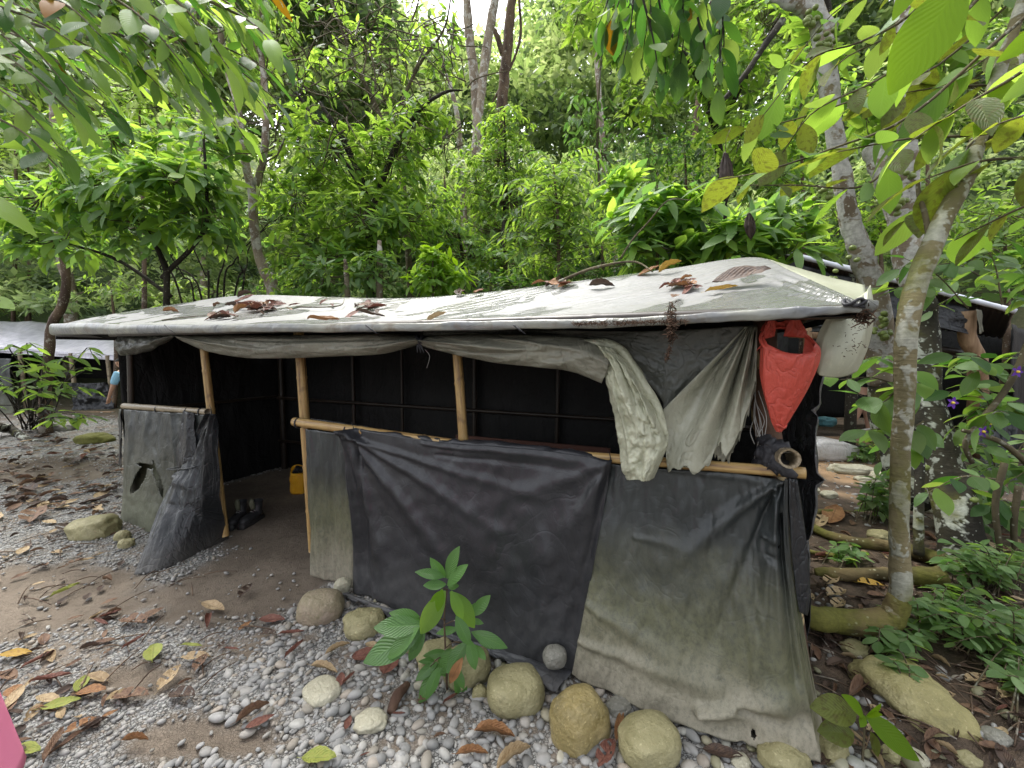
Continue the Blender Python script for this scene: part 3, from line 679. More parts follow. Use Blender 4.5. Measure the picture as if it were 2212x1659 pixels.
# cross pole whose open end points out of the corner
bamb('cross_pole', W(1706, 991, .16), W(1650, 965, -.9), .037, 'bamboo_grey', hut, True, 5, .5)
o = bamb('ridge_pole', W(1725, 686, .05), W(1650, 640, -1.2), .03, 'bamboo_grey', hut, True, 5, .5)
for pts, r_ in (([W(1640, 975, .0), W(1668, 985, .03), W(1690, 1012, .07), W(1722, 1030, .075)], [.03, .035, .03, .008]), ([W(1640, 990, .0), W(1660, 970, .02), W(1690, 968, .05), W(1702, 975, .06)], [.02, .03, .03, .015]),
                ([W(1630, 1005, -.02), W(1660, 1000, .03), W(1685, 1020, .06)], [.02, .03, .02]), ([W(1645, 950, -.02), W(1665, 962, .03), W(1655, 1000, .04)], [.025, .03, .02])):
    tubeo('wrapping', pts, r_, 'tie_rag', hut, seg=10, rough=.6, n=20)
for i in range(9):
    a = W(1632 + random.uniform(-4, 6), 880 + random.uniform(-40, 50), -.04); e = W(1625 + random.uniform(-14, 30), 990 + random.uniform(-50, 12), .0)
    mdl = a.lerp(e, .5) + WN * .02 + WU * random.uniform(-.03, .05)
    tubeo('string', [a, mdl, e], [.0016] * 3, 'string', hut, seg=4, n=12)
tubeo('string', [W(1642, 962, 0), W(1680, 975, .07), W(1712, 978, .08)], [.0018] * 3, 'string', hut, seg=4, n=10)
def tie(u, v, r, off=.03, axis=WU, n=2):
    c = W(u, v, off)
    b1 = axis.cross(Vector((0, 0, 1))).normalized(); 
    for q in range(n):
        pts = [c + axis * (.006 * q) + (b1 * math.cos(a) + Vector((0, 0, 1)) * math.sin(a)) * r for a in np.linspace(0, 6.3, 9)]
        tubeo('tie', pts, [.004] * 9, 'tie_rag', hut, seg=5, n=16)
for u, v, r in ((344, 884, .033), (408, 889, .033), (437, 890, .034), (646, 914, .035), (752, 930, .034), (1322, 1000, .028)): tie(u, v, r)
tie(444, 892, .034, -.03, Vector((0, 0, 1)) if False else WU, 3)
for u, v in ((1320, 985), (765, 922), (458, 884)):
    tubeo('tie_end', [W(u, v + 14, .05), W(u - 2, v, .07), W(u - 6, v - 10, .06)], [.004, .003, .001], 'tie_rag', hut, seg=4)
for u in (790, 355, 1110):  # loose ends on the roof edge
    tubeo('tie_end', [W(u, 702, .36), W(u + 12, 712, .36), W(u + 26, 722, .34)], [.004, .004, .001], 'tie_rag', hut, seg=4)
# --- inner walls --------------------------------------------------
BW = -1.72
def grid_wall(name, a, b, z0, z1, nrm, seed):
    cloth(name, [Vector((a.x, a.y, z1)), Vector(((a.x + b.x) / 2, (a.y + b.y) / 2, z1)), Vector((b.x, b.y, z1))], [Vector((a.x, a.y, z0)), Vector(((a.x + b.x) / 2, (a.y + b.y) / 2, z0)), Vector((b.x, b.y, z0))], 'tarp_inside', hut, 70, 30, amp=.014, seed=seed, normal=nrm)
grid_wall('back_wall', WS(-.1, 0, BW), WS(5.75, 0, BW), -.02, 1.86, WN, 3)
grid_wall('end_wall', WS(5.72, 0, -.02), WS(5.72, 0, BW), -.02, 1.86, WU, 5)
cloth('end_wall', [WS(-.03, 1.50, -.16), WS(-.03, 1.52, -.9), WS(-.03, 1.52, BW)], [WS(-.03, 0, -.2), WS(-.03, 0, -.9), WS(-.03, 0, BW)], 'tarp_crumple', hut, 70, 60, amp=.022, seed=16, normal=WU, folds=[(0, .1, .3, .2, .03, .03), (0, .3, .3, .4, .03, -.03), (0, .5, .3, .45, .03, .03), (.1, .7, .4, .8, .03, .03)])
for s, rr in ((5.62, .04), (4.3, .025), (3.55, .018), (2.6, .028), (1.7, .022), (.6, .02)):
    bamb('inner_post', WS(s, 0, BW + .06), WS(s - .02, 1.8, BW + .06), rr, 'bamboo_shaded', hut, False, s, .35)
bamb('inner_rail', WS(5.65, .98, BW + .1), WS(.1, 1.02, BW + .1), .02, 'bamboo_shaded', hut, False, 2)
bamb('inner_rail', WS(5.66, 1.0, -.05), WS(5.66, 1.0, BW), .02, 'bamboo_shaded', hut, False, 2)
bamb('inner_rail', WS(5.65, .40, BW + .1), WS(2.9, .46, BW + .1), .02, 'bamboo_shaded', hut, False, 4)
# --- wall tarps ---------------------------------------------------
def torn(s, t):
    q = .42 * noise.noise((s * 9, t * 7, 1)); a = ((s - .24 - (t - .55) * -.45) / .05) ** 2 + ((t - .60) / .16) ** 2 + q * 1.6
    b = ((s - .42 - (t - .6) * .35) / .022) ** 2 + ((t - .56) / .15) ** 2 + q * 1.6
    c = ((s - .30) / .10) ** 2 + ((t - .46) / .022) ** 2 + q * 1.6
    return a < .9 or b < .9 or c < .9
cloth('wall_tarp', [W(262, 884, .055), W(330, 889, .06), (W(400, 893, .06)), W(467, 898, .04)], [G(258, 1118), G(320, 1150), G(400, 1160), G(476, 1158)], 'tarp_torn', hut, 110, 110, amp=.012, seed=11, hole=torn, edge=.04,
      folds=[(.3, 0, .2, .6, .05, .02), (.55, 0, .62, .9, .05, .025), (.12, 0, .08, 1, .05, .02), (.42, .0, .36, .4, .06, -.02), (.0, 0, .0, 1, .05, -.03)])
cloth('under_tarp', [W(270, 900, .02), W(370, 902, .02), W(450, 904, .02)], [G(268, 1120) - WN * .05, G(370, 1150) - WN * .05, G(450, 1150) - WN * .05], 'tarp_olive', hut, 50, 50, amp=.02, seed=14)
cloth('side_tarp', [W(262, 884, .05), W(258, 884, -.08)], [W(262, 1010, .05), W(258, 1000, -.1)], 'tarp_black', hut, 8, 20, amp=.01)
cloth('loose_tarp', [W(452, 893, .07), W(458, 895, .09), W(464, 896, .09), W(470, 899, .05)], [G(287, 1243), G(350, 1232), G(420, 1200), G(492, 1164)], 'tarp_left', hut, 120, 120, amp=.014, seed=21, edge=.02,
      mid=[W(385, 1010, .09), W(412, 1014, .15), W(445, 1018, .12), W(474, 1020, .05)],
      folds=[(.1, 0, .22, 1, .07, .035), (.4, 0, .5, 1, .08, -.035), (.62, 0, .78, 1, .07, .04), (.25, .3, .3, .8, .05, -.03), (.85, 0, .9, .7, .06, .02), (.0, .55, .5, .62, .05, .03), (.2, .72, .9, .8, .06, -.02)])
cloth('loose_tarp', [W(395, 888, .07), W(410, 890, .08), W(420, 892, .07)], [W(375, 1016, .10), W(400, 1018, .13), W(425, 1008, .10)], 'tarp_black', hut, 24, 30, amp=.008, seed=5, folds=[(.5, 0, .5, 1, .2, .02)])
tubeo('tie', [W(398, 1006, .1), W(360, 1014, .13), W(398, 1013, .17), W(424, 1008, .14)], [.004, .006, .006, .004], 'tarp_left', hut, seg=6)
# grey tarp right of the doorway
cloth('wall_tarp', [W(660, 926, .05), W(700, 932, .06), W(752, 942, .055), W(800, 950, .03)], [G(672, 1243, .03), G(710, 1254), G(752, 1265), G(800, 1280)], 'tarp_grey', hut, 60, 90, amp=.008, seed=31, edge=.005,
      folds=[(.1, 0, .15, 1, .12, .02), (.5, 0, .4, 1, .12, -.015)])
# big dark tarp
TD = [(754, 924), (800, 932), (885, 946), (960, 956), (1010, 960), (1090, 965), (1180, 974), (1260, 984), (1322, 994)]
BD = [(766, 1280), (820, 1306), (900, 1345), (1000, 1388), (1090, 1420), (1160, 1443), (1240, 1464)]
cloth('wall_tarp', [W(u, v, .075) for u, v in TD], [G(u, v, .0) + Vector((0, 0, .015)) for u, v in BD], 'tarp_dark', hut, 170, 130, amp=.012, seed=41, edge=.015,
      folds=[(.0, 0, .03, 1, .03, .05), (.06, 0, .10, 1, .03, -.03), (.0, .0, .22, .95, .05, .05), (.01, .0, .42, .62, .04, .035), (.01, .02, .62, .42, .035, .025), (.02, .05, .75, .22, .03, .02), (1, 0, .55, .30, .05, .02), (1, .02, .8, .5, .05, .03), (1, 0, .94, .9, .04, -.03), (.3, .02, .95, .03, .02, .016), (.35, .07, .9, .075, .02, -.012)])
# roll of tarp over the rail
tubeo('tarp_roll', [W(u, v + 2, .04) for u, v in TD], [.012, .022, .026, .028, .03, .03, .028, .024, .012], 'tarp_dark', hut, seg=12, rough=.5, n=90)
tubeo('tarp_roll', [W(672, 905, .0), W(760, 920, .0), W(860, 938, .0), W(960, 952, .01)], [.006, .012, .014, .01], 'tarp_black', hut, seg=8, rough=.5, n=30)
# skirt lying on the ground
sk_t = [(738, 1286), (820, 1318), (900, 1345), (1000, 1388), (1100, 1424), (1170, 1445), (1240, 1462)]
sk_b = [(736, 1300), (792, 1325), (860, 1356), (960, 1392), (1050, 1425), (1120, 1462), (1200, 1514)]
cloth('ground_skirt', [G(u, v) + Vector((0, 0, .035)) for u, v in sk_t], [G(u, v) + Vector((0, 0, .045)) for u, v in sk_b], 'tarp_skirt', hut, 110, 14, amp=.008, seed=51, normal=Vector((0, 0, 1)), edge=.03)
# grey tarp to the right corner
TR = [(1316, 1002), (1400, 1010), (1500, 1016), (1600, 1024), (1697, 1036)]
MR = [(1275, 1250), (1380, 1262), (1500, 1272), (1610, 1276), (1708, 1275)]
BR = [(1234, 1470), (1300, 1503), (1374, 1540), (1476, 1585), (1579, 1618), (1660, 1640), (1772, 1662)]
cloth('wall_tarp', [W(u, v, .045) for u, v in TR], [G(u, v) + Vector((0, 0, .03)) for u, v in BR], 'tarp_grey', hut, 190, 160, amp=.012, seed=61, edge=.008, mid=[W(u, v, .10) for u, v in MR],
      hole=lambda s, t: ((s - .77) / .012) ** 2 + ((t - .965) / .014) ** 2 < 1 or ((s - .955) / .01) ** 2 + ((t - .33) / .008) ** 2 < 1,
      folds=[(.99, 0, .35, .42, .05, .035), (.99, .01, .55, .75, .045, -.03), (.98, .02, .78, .8, .04, .03), (.94, .05, .92, .75, .03, .035), (.98, .2, .96, .9, .025, -.03), (.55, .93, .95, .84, .05, .05), (.7, .90, .98, .90, .035, -.04), (.02, .62, .5, .8, .05, .018), (.0, .8, .9, .88, .05, .02), (.3, .0, .9, .03, .02, .012), (.2, .3, .5, .34, .03, .01), (.86, .28, .97, .3, .03, .03), (.88, .36, .99, .40, .03, -.02)])
cloth('corner_tarp', [W(1696, 1034, .06), W(1704, 1034, -.02)], [G(1772, 1655) + Vector((0, 0, .02)), G(1776, 1570) + Vector((0, 0, .02))], 'tarp_grey', hut, 16, 90, amp=.01, seed=8, mid=[W(1704, 1280, .1), W(1724, 1282, -.06)], folds=[(.5, 0, .5, 1, .25, .02)])
cloth('side_flap', [W(1704, 1034, .02), W(1722, 1036, -.02)], [W(1727, 1322, .02), W(1744, 1331, -.03)], 'tarp_left', hut, 14, 50, amp=.006, seed=71, mid=[W(1710, 1190, .03), W(1748, 1230, -.02)])
# --- rolled curtain under the eave --------------------------------
def band(name, tp, bt, mat, off0=.12, off1=.15, bul=.05, **kw):
    md = [((a[0] + b[0]) / 2, (a[1] + b[1]) / 2) for a, b in zip(tp, bt)]
    return cloth(name, [W(u, v, off0) for u, v in tp], [W(u, v, off1) for u, v in bt], mat, hut, mid=[W(u, v, (off0 + off1) / 2 + bul) for u, v in md], **kw)
band('curtain', [(252, 714), (290, 716), (330, 718), (372, 722)], [(250, 757), (268, 768), (322, 758), (374, 728)], 'film_dim', nx=50, ny=26, amp=.014, seed=1, folds=[(.9, .5, .2, .9, .15, .03), (.4, 0, .3, 1, .1, .03)], bul=.07)
band('curtain', [(378, 720), (470, 722), (560, 724), (650, 724), (760, 722), (840, 720), (905, 726)], [(380, 730), (440, 756), (520, 772), (610, 774), (720, 770), (830, 764), (905, 744)], 'film_grey', nx=120, ny=30, amp=.010, seed=2, folds=[(0, .5, .3, .6, .1, .03), (1, .5, .7, .7, .12, .03), (.3, .25, .9, .3, .08, -.02)], bul=.07)
band('curtain', [(908, 726), (1000, 722), (1100, 722), (1200, 726), (1270, 732), (1330, 752)], [(908, 746), (975, 764), (1060, 782), (1150, 792), (1230, 802), (1300, 828)], 'film_grey', nx=110, ny=34, amp=.012, seed=3, folds=[(0, .5, .4, .5, .1, .03), (.4, .2, 1, .5, .12, .03), (.2, .8, .8, .4, .08, -.02)], bul=.07)
# dark film wall behind, from the eave to the swooping edge, and the fan that hangs from the corner log
band('curtain_sheet', [(915, 712), (1060, 712), (1200, 714), (1330, 716), (1480, 712), (1636, 702)], [(915, 724), (1060, 728), (1200, 735), (1330, 770), (1420, 850), (1436, 892)], 'film_dim', off0=.06, off1=.06, bul=.0, nx=100, ny=50, amp=.008, seed=4)
AP = (1632, 706)
def fan(name, tl, edge_pts, mat, seed, off=.08, n=5, tear=.05, amp=.01):
    tp = [W(AP[0] + tl[0] + i * (tl[1] - tl[0]) / 3, AP[1] + i * .5, off) for i in range(4)]
    f = [((i + .5) / n, .05, (i + .5) / n + .02, 1, .55 / n, .055 * (1 if i % 2 else -1)) for i in range(n)]
    return cloth(name, tp, [W(u, v, off + .03) for u, v in edge_pts], mat, hut, 80, 80, folds=f, amp=amp, seed=seed, edge=tear, fine=0)
False and fan('curtain_fan', (-60, -6), [(1425, 860), (1440, 900), (1438, 940), (1470, 1000)], 'film_dim', 5, .04, 4, 0)
fan('curtain_fan', (-22, 2), [(1432, 885), (1434, 950), (1444, 1010), (1480, 1010), (1512, 1018), (1540, 985), (1556, 955), (1566, 985), (1590, 950), (1612, 890), (1634, 830)], 'film_fan', 6, .07, 5, .06, .010)
fan('curtain_fan', (-8, 4), [(1536, 960), (1562, 1003), (1590, 960), (1612, 900), (1634, 830)], 'film_grey', 7, .03, 2, .05)
# loose swag in front
SL = [(1290, 745), (1302, 790), (1318, 860), (1332, 930), (1340, 990), (1355, 1037)]
SR = [(1330, 752), (1372, 800), (1405, 862), (1430, 915), (1443, 955), (1412, 1034)]
cloth('curtain_swag', [W(u, v, .15) for u, v in SL], [W(u, v, .13) for u, v in SR], 'film_milky', hut, 110, 50, mid=[W((a[0] + b[0]) / 2, (a[1] + b[1]) / 2 + 2, .22) for a, b in zip(SL, SR)], amp=.02, seed=8,
      folds=[(0, .3, .6, .5, .12, .04), (.1, .6, .9, .45, .08, -.03), (.3, .8, 1, .85, .08, .03), (.35, .2, 1, .2, .06, .03)])
tubeo('curtain_hem', [W(u, v, .14) for u, v in [(1262, 738), (1300, 742), (1345, 765), (1385, 820), (1420, 880), (1440, 940)]], [.01, .02, .022, .02, .018, .008], 'film_milky', hut, seg=10, rough=.6, n=60)
for q in range(3):
    tubeo('tie', [W(906, 732, .17), W(908 + q * 4 - 6, 748, .18), W(910 + q * 7 - 8, 762, .18)], [.008, .006, .002], 'tie_rag', hut, seg=5)
tubeo('tie', [W(900, 728, .16), W(908, 738, .2), W(915, 728, .16)], [.012, .014, .012], 'tie_rag', hut, seg=8, rough=.5)
tubeo('string', [W(918, 755, .14), W(928, 770, .14), W(922, 795, .14)], [.001] * 3, 'string', hut, seg=4)
# debris that hangs off the eave
def debris(name, pts, n, sz, mat, parent, seed, sp_=.02, lens=(.4, 2.2)):
    rg = random.Random(seed); m = MB()
    for i in range(n):
        c = lerpl(pts, rg.random()) + Vector((rg.gauss(0, sp_), rg.gauss(0, sp_), rg.gauss(0, sp_ * .5))); d = Vector((rg.gauss(0, 1), rg.gauss(0, 1), rg.gauss(0, .8))).normalized() * sz * rg.uniform(*lens)
        m.add(*tube([c - d, c + Vector((0, 0, sz * .3)), c + d], [sz * .12, sz * .22, sz * .08], n=3, seg=4, cap=False))
    return m.link(name, mat, parent)
dc = empty('rotting_leaf_clump', W(1465, 670, .34), 'black rotted leaf mould hanging over the roof edge below the right heap', 'leaf mould')
debris('clump', [W(1450, 655, .30), W(1452, 700, .36), W(1448, 730, .36)], 120, .010, 'debris', dc, 3, .008)
debris('strand', [W(1450, 700, .36), W(1449, 745, .36), W(1440, 778, .36)], 80, .008, 'debris', dc, 5, .003)
debris('roof_dirt', [W(1240, 700, .345), W(1480, 694, .345)], 500, .006, 'debris', hut, 8, .008)
debris('roof_dirt', [W(1855, 690, .12), W(1850, 740, .12), W(1832, 760, .12)], 55, .006, 'debris', hut, 9, .022, (.3, 1.2))
debris('roof_dirt', [W(1868, 672, .31), W(1862, 700, .30)], 60, .012, 'debris', hut, 10, .01)
# --- inside the hut -----------------------------------------------
def ground_xy(u, v): return G(u, v)
# yellow dry bag
yb = G(640, 1064); bx = empty('dry_bag', yb, 'yellow waterproof bag standing in the dark doorway of the hut, its top folded over', 'bag')
V = []; nb = 24
for j in range(13):
    t = j / 12; rr = .085 * (1 + .10 * math.sin(t * 3) - .12 * t); z = t * .26
    for i in range(nb):
        a = 2 * math.pi * i / nb; q = rr * (1 + .12 * noise.noise((math.cos(a) * 1.5, math.sin(a) * 1.5, t * 4)))
        V.append((yb.x + .03 + q * math.cos(a) * 1.05, yb.y + q * .75 * math.sin(a), yb.z + z + (.05 * math.cos(a - 2) if j == 12 else 0)))
Fc = [(j * nb + i, j * nb + (i + 1) % nb, (j + 1) * nb + (i + 1) % nb, (j + 1) * nb + i) for j in range(12) for i in range(nb)] + [tuple(range(nb))[::-1]]
link('body', V, Fc, 'bag_yellow', bx)
tubeo('contents', [yb + Vector((-.01, 0, .20)), yb + Vector((.03, 0, .27)), yb + Vector((.07, .02, .24))], [.03, .045, .03], 'tarp_black', bx, seg=10, rough=.6)
# pair of boots
def boot(loc, rot, label):
    t = empty('boot', loc, label, 'boot', 'boots in the doorway')
    def pt(x, y, z): 
        c, s_ = math.cos(rot), math.sin(rot); return Vector((loc.x + x * c - y * s_, loc.y + x * s_ + y * c, loc.z + z))
    m = MB(); m.add(*tube([pt(0, -.21, .045), pt(0, -.17, .055), pt(0, -.08, .06), pt(0, 0, .07), pt(0, .04, .06)], [.022, .042, .046, .044, .03], seg=14, n=20))
    m.add(*tube([pt(0, -.015, .05), pt(0, .0, .10), pt(0, .01, .15), pt(0, .01, .19)], [.045, .044, .043, .05], seg=14, n=14, cap=False)); m.link('upper', 'shoe', t)
    m = MB(); m.add(*tube([pt(0, -.22, .016), pt(0, -.1, .016), pt(0, .06, .016)], [.035, .042, .034], seg=12, n=10)); o = m.link('sole', 'shoe_sole', t)
    m = MB()
    for q in range(5): m.add(*tube([pt(-.022, -.045 - q * .022, .105 - q * .008), pt(0, -.05 - q * .022, .118 - q * .008), pt(.022, -.045 - q * .022, .105 - q * .008)], [.003] * 3, seg=4, n=5))
    m.link('laces', 'string', t)
    m = MB(); m.add(*tube([pt(0, -.05, .13), pt(0, -.065, .19), pt(0, -.06, .23)], [.02, .024, .012], seg=8, n=6)); m.link('tongue', 'tarp_olive', t)
boot(G(522, 1125), .15, 'dark hiking boot on the left of the pair standing in the hut doorway')
boot(G(556, 1123), -.1, 'dark hiking boot on the right of the pair, nearer to the yellow bag')
# reddish board inside
a = WS(1.55, .55, -1.2); bd = MB()
q0, q1 = WS(2.55, .52, -1.25), WS(1.1, .52, -1.25)
bd.add([q0, q1, q1 + Vector((0, 0, .32)), q0 + Vector((0, 0, .30))] + [p - WN * .02 for p in (q0, q1, q1 + Vector((0, 0, .32)), q0 + Vector((0, 0, .30)))], [(0, 1, 2, 3), (7, 6, 5, 4), (0, 4, 5, 1), (1, 5, 6, 2), (2, 6, 7, 3), (3, 7, 4, 0)])
bb = empty('bed_board', WS(1.8, 0, -1.25), 'reddish brown board standing in the dark at the back of the hut', 'board'); bd.link('board', 'board_red', bb, False)
for s in (2.45, 1.2): bamb('leg', WS(s, -.01, -1.28), WS(s, .6, -1.28), .02, 'bamboo_shaded', bb)
# red carrier bag
def red_bag():
    c = W(1700, 800, .14); t = empty('carrier_bag', W(1690, 690, .14), 'red plastic carrier bag hanging by its handles from the roof pole at the hut corner', 'bag')
    k_ = (c - EYE).length / F; X = Vector((.86, 0, 0)); Y = Vector((0, 1, 0))
    prof = [(912, 5, 3, 1690), (898, 14, 8, 1690), (870, 27, 15, 1692), (835, 42, 24, 1697), (805, 53, 30, 1700), (782, 58, 34, 1702), (765, 59, 34, 1702), (752, 57, 31, 1703), (746, 53, 27, 1702)]
    V = []; n = 56
    for j, (v, hw, hd, uc) in enumerate(prof):
        for i in range(n):
            a = 2 * math.pi * i / n; q = 1 + .14 * noise.noise((math.cos(a) * 2, math.sin(a) * 2, v * .02)) + .07 * noise.noise((math.cos(a) * 6, math.sin(a) * 6, v * .05)) + .06 * math.sin(a * 7 + v * .02) * (1.3 if v > 820 else .3)
            z = -(v - 800) * k_; 
            if j >= 5: z += .05 * math.sin(a) * (j - 4) / 4
            if j == 8: q *= .93
            V.append(c + X * ((uc - 1700) * k_ + hw * k_ * q * math.cos(a)) + Y * (hd * k_ * q * math.sin(a)) + Vector((0, 0, z)))
    Fc = [(j * n + i, j * n + (i + 1) % n, (j + 1) * n + (i + 1) % n, (j + 1) * n + i) for j in range(len(prof) - 1) for i in range(n) if not (j >= 5 and .22 < (i + .5) / n * 2 < .80)] + [tuple(range(n))]
    o = link('body', V, Fc, 'bag_red', t); s_ = o.modifiers.new('s', 'SUBSURF'); s_.levels = s_.render_levels = 2
    def pc(u, v, y): return c + X * (u - 1700) * k_ + Y * y * k_ + Vector((0, 0, -(v - 800) * k_))
    tubeo('rim', [pc(1700 + 55 * math.cos(a), 752 - 30 * math.sin(a), 28 * math.sin(a)) for a in np.linspace(0, 6.283, 17)], [.006] * 17, 'bag_red', t, seg=6, n=50, rough=.5)
    cloth('handle', [pc(1672, 690, 10), pc(1680, 692, 14)], [pc(1652, 745, 16), pc(1690, 738, 26)], 'bag_red', t, 14, 20, amp=.004, normal=Y)
    cloth('handle', [pc(1716, 690, 10), pc(1724, 692, 14)], [pc(1708, 738, 26), pc(1752, 742, 12)], 'bag_red', t, 14, 20, amp=.004, normal=Y)
    cloth('back_panel', [pc(1672, 706, 26), pc(1700, 712, 28), pc(1726, 704, 26)], [pc(1660, 728, 28), pc(1700, 724, 32), pc(1742, 728, 28)], 'bag_red', t, 20, 12, amp=.005, normal=Y)
    tubeo('knot', [pc(1690, 908, 0), pc(1680, 898, -6), pc(1694, 903, -8), pc(1700, 897, -2), pc(1688, 912, 0)], [.006] * 5, 'bag_red', t, seg=8, rough=.6)
    cloth('side_fold', [pc(1646, 752, 0), pc(1655, 745, 8)], [pc(1634, 765, 0), pc(1652, 756, 6)], 'bag_red', t, 6, 6, amp=.003, normal=Y)
red_bag()
# ================================================================== other shelters
def box(name, lo, hi, mat, parent):
    x0, y0, z0 = lo; x1, y1, z1 = hi
    m = MB(); m.add([(x0, y0, z0), (x1, y0, z0), (x1, y1, z0), (x0, y1, z0), (x0, y0, z1), (x1, y0, z1), (x1, y1, z1), (x0, y1, z1)], [(0, 3, 2, 1), (4, 5, 6, 7), (0, 1, 5, 4), (1, 2, 6, 5), (2, 3, 7, 6), (3, 0, 4, 7)])
    return m.link(name, mat, parent, False)
def sheet(name, pts, mat, parent, nx=40, ny=20, amp=.02, seed=0, normal=Vector((0, 0, 1)), **kw):
    a, b, c, d = pts
    return cloth(name, [a, a.lerp(b, .5), b], [d, d.lerp(c, .5), c], mat, parent, nx, ny, amp=amp, seed=seed, normal=normal, **kw)
# right shelter behind the fig tree
sr = empty('open_shelter', G(1950, 960), 'open bamboo shelter with a corrugated roof behind the fig tree on the right', 'shelter')
A, B_, C_, D_ = P(1690, 548, 6.6), P(2190, 676, 5.3), P(2165, 730, 6.9), P(1640, 655, 9.2)
V = []; n1, n2 = 120, 10
for j in range(n2 + 1):
    for i in range(n1 + 1):
        p = A.lerp(B_, i / n1).lerp(D_.lerp(C_, i / n1), j / n2); V.append(p + Vector((0, 0, .018 * math.sin(i * 1.26 * 2))))
Fc = [(j * (n1 + 1) + i, j * (n1 + 1) + i + 1, (j + 1) * (n1 + 1) + i + 1, (j + 1) * (n1 + 1) + i) for j in range(n2) for i in range(n1)]
o = link('roof', V, Fc, 'bamboo_shaded', sr); o.modifiers.new('t', 'SOLIDIFY').thickness = .01
tubeo('roof_edge', [A.lerp(B_, t) + Vector((0, -.02, .02)) for t in (0, .33, .66, 1)], [.035, .04, .035, .03], 'metal_sheet', sr, seg=10, rough=.3, n=30)
sheet('front_tarp', [P(1690, 690, 6.3), P(1840, 692, 6.0), P(1830, 712, 6.0), P(1690, 720, 6.3)], 'tarp_left', sr, amp=.02, normal=Vector((0, -1, 0)))
sheet('under_tarp', [A + Vector((0, .08, -.06)), A.lerp(B_, .86) + Vector((0, .08, -.05)), P(2090, 722, 5.5), P(1700, 640, 6.6)], 'tarp_black', sr, amp=.03, normal=Vector((0, -1, 0)))
tubeo('post', [P(2112, 812, 5.6), P(2110, 770, 5.6), P(2090, 730, 5.6), P(2088, 672, 5.6)][::-1] + [G(2115, 990)], [.10, .085, .09, .10, .11], 'wood_worn', sr, seg=14, rough=.2)
tubeo('post', [P(1745, 700, 6.2), G(1742, 975)], [.055, .06], 'wood_worn', sr, seg=12, rough=.2)
tubeo('beam', [P(1690, 722, 6.3), P(1850, 728, 6.2)], [.05, .05], 'wood_worn', sr, seg=10, rough=.1)
tubeo('beam', [P(1850, 728, 6.2), P(2095, 765, 5.8)], [.05, .05], 'bamboo_shaded', sr, seg=10, rough=.1)
g1, g2 = G(1640, 955), G(2200, 1000)
z0 = 0
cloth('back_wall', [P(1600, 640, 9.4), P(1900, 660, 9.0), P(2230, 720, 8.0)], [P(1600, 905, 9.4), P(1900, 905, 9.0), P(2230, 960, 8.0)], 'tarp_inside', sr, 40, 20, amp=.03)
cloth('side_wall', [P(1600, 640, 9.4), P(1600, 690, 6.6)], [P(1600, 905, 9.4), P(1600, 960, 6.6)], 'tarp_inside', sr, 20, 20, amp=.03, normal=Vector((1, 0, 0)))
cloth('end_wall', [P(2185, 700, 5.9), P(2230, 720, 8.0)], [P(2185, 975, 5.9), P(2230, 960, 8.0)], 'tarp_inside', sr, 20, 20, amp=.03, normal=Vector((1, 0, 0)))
cloth('side_tarp', [P(1692, 770, 5.6), P(1725, 778, 5.7), P(1752, 788, 5.8)], [P(1690, 1000, 5.3), P(1725, 1008, 5.3), P(1756, 1012, 5.3)], 'tarp_black', sr, 50, 60, amp=.02, seed=3, normal=Vector((0, -1, 0)), folds=[(.2, .1, .8, .3, .06, .03), (.1, .4, .9, .5, .06, .03), (.1, .7, .9, .75, .06, .03)])
cloth('hanging_tarp', [P(2118, 860, 5.0), P(2150, 862, 5.0), P(2190, 872, 5.0)], [P(2112, 1032, 4.7), P(2150, 1040, 4.7), P(2200, 1050, 4.7)], 'tarp_left', sr, 50, 50, amp=.03, seed=13, normal=Vector((0, -1, 0)), folds=[(.3, 0, .35, 1, .06, .04), (.6, 0, .7, 1, .06, -.04)])
cloth('rag', [P(2108, 668, 5.45), P(2120, 670, 5.45)], [P(2116, 722, 5.45), P(2124, 716, 5.45)], 'film_grey', sr, 8, 14, amp=.01, normal=Vector((0, -1, 0)))
bt = G(1880, 966); box('bench_plank', (P(1740, 940, 6.7).x, 6.6, .10), (P(1990, 940, 6.4).x, 7.0, .16), 'wood_worn', sr)
box('bench_plank', (P(1850, 960, 6.2).x, 6.25, .03), (P(2010, 960, 6.1).x, 6.42, .09), 'wood_worn', sr)
# white sack
def blob(name, loc, size, mat, seed, bumpy=.3, rot=0, sub=ICO3, parent=None): return rock(name, loc, size, mat, rot, seed, sub, bumpy, parent)
sp0 = G(1800, 998)
t = empty('sack', sp0, 'large white translucent plastic sack lying on the sandy ground in front of the open shelter', 'sack')
V, Fc = ICO3; out = []
for v in V:
    q = Vector([math.copysign(abs(c) ** .45, c) for c in v]); q = q * (1 + .10 * noise.noise(v * 2.3) + .05 * noise.noise(v * 6))
    taper = 1 - .45 * max(0, q.x) ** 2
    out.append(sp0 + Vector((q.x * .42 + .02, q.y * .22 + .2, .16 + q.z * .155 * taper - .04 * max(0, q.x))))
link('body', out, Fc, 'sack_white', t)
tag(blob('plastic_bag', G(1815, 945) + Vector((0, .35, .24)), (.17, .12, .10), 'bag_teal', 3), 'striped blue plastic bag on the plank behind the white sack', 'bag')
tag(blob('plastic_bag', G(1770, 948) + Vector((0, .3, .2)), (.17, .10, .06), 'bag_teal', 5), 'flat dark teal bag beside the striped blue one, behind the white sack', 'bag')
pb = P(1882, 934, 6.75); pb.z = .24
tag(blob('plastic_bag', pb, (.16, .10, .10), 'sack_white', 8, .5), 'crumpled clear plastic bag on the shelter plank right of the sandalled foot', 'bag')
bo = P(1905, 930, 6.6); bo.z = .20; t = empty('bottle', bo, 'blue capped bottle leaning out of the crumpled clear bag', 'bottle')
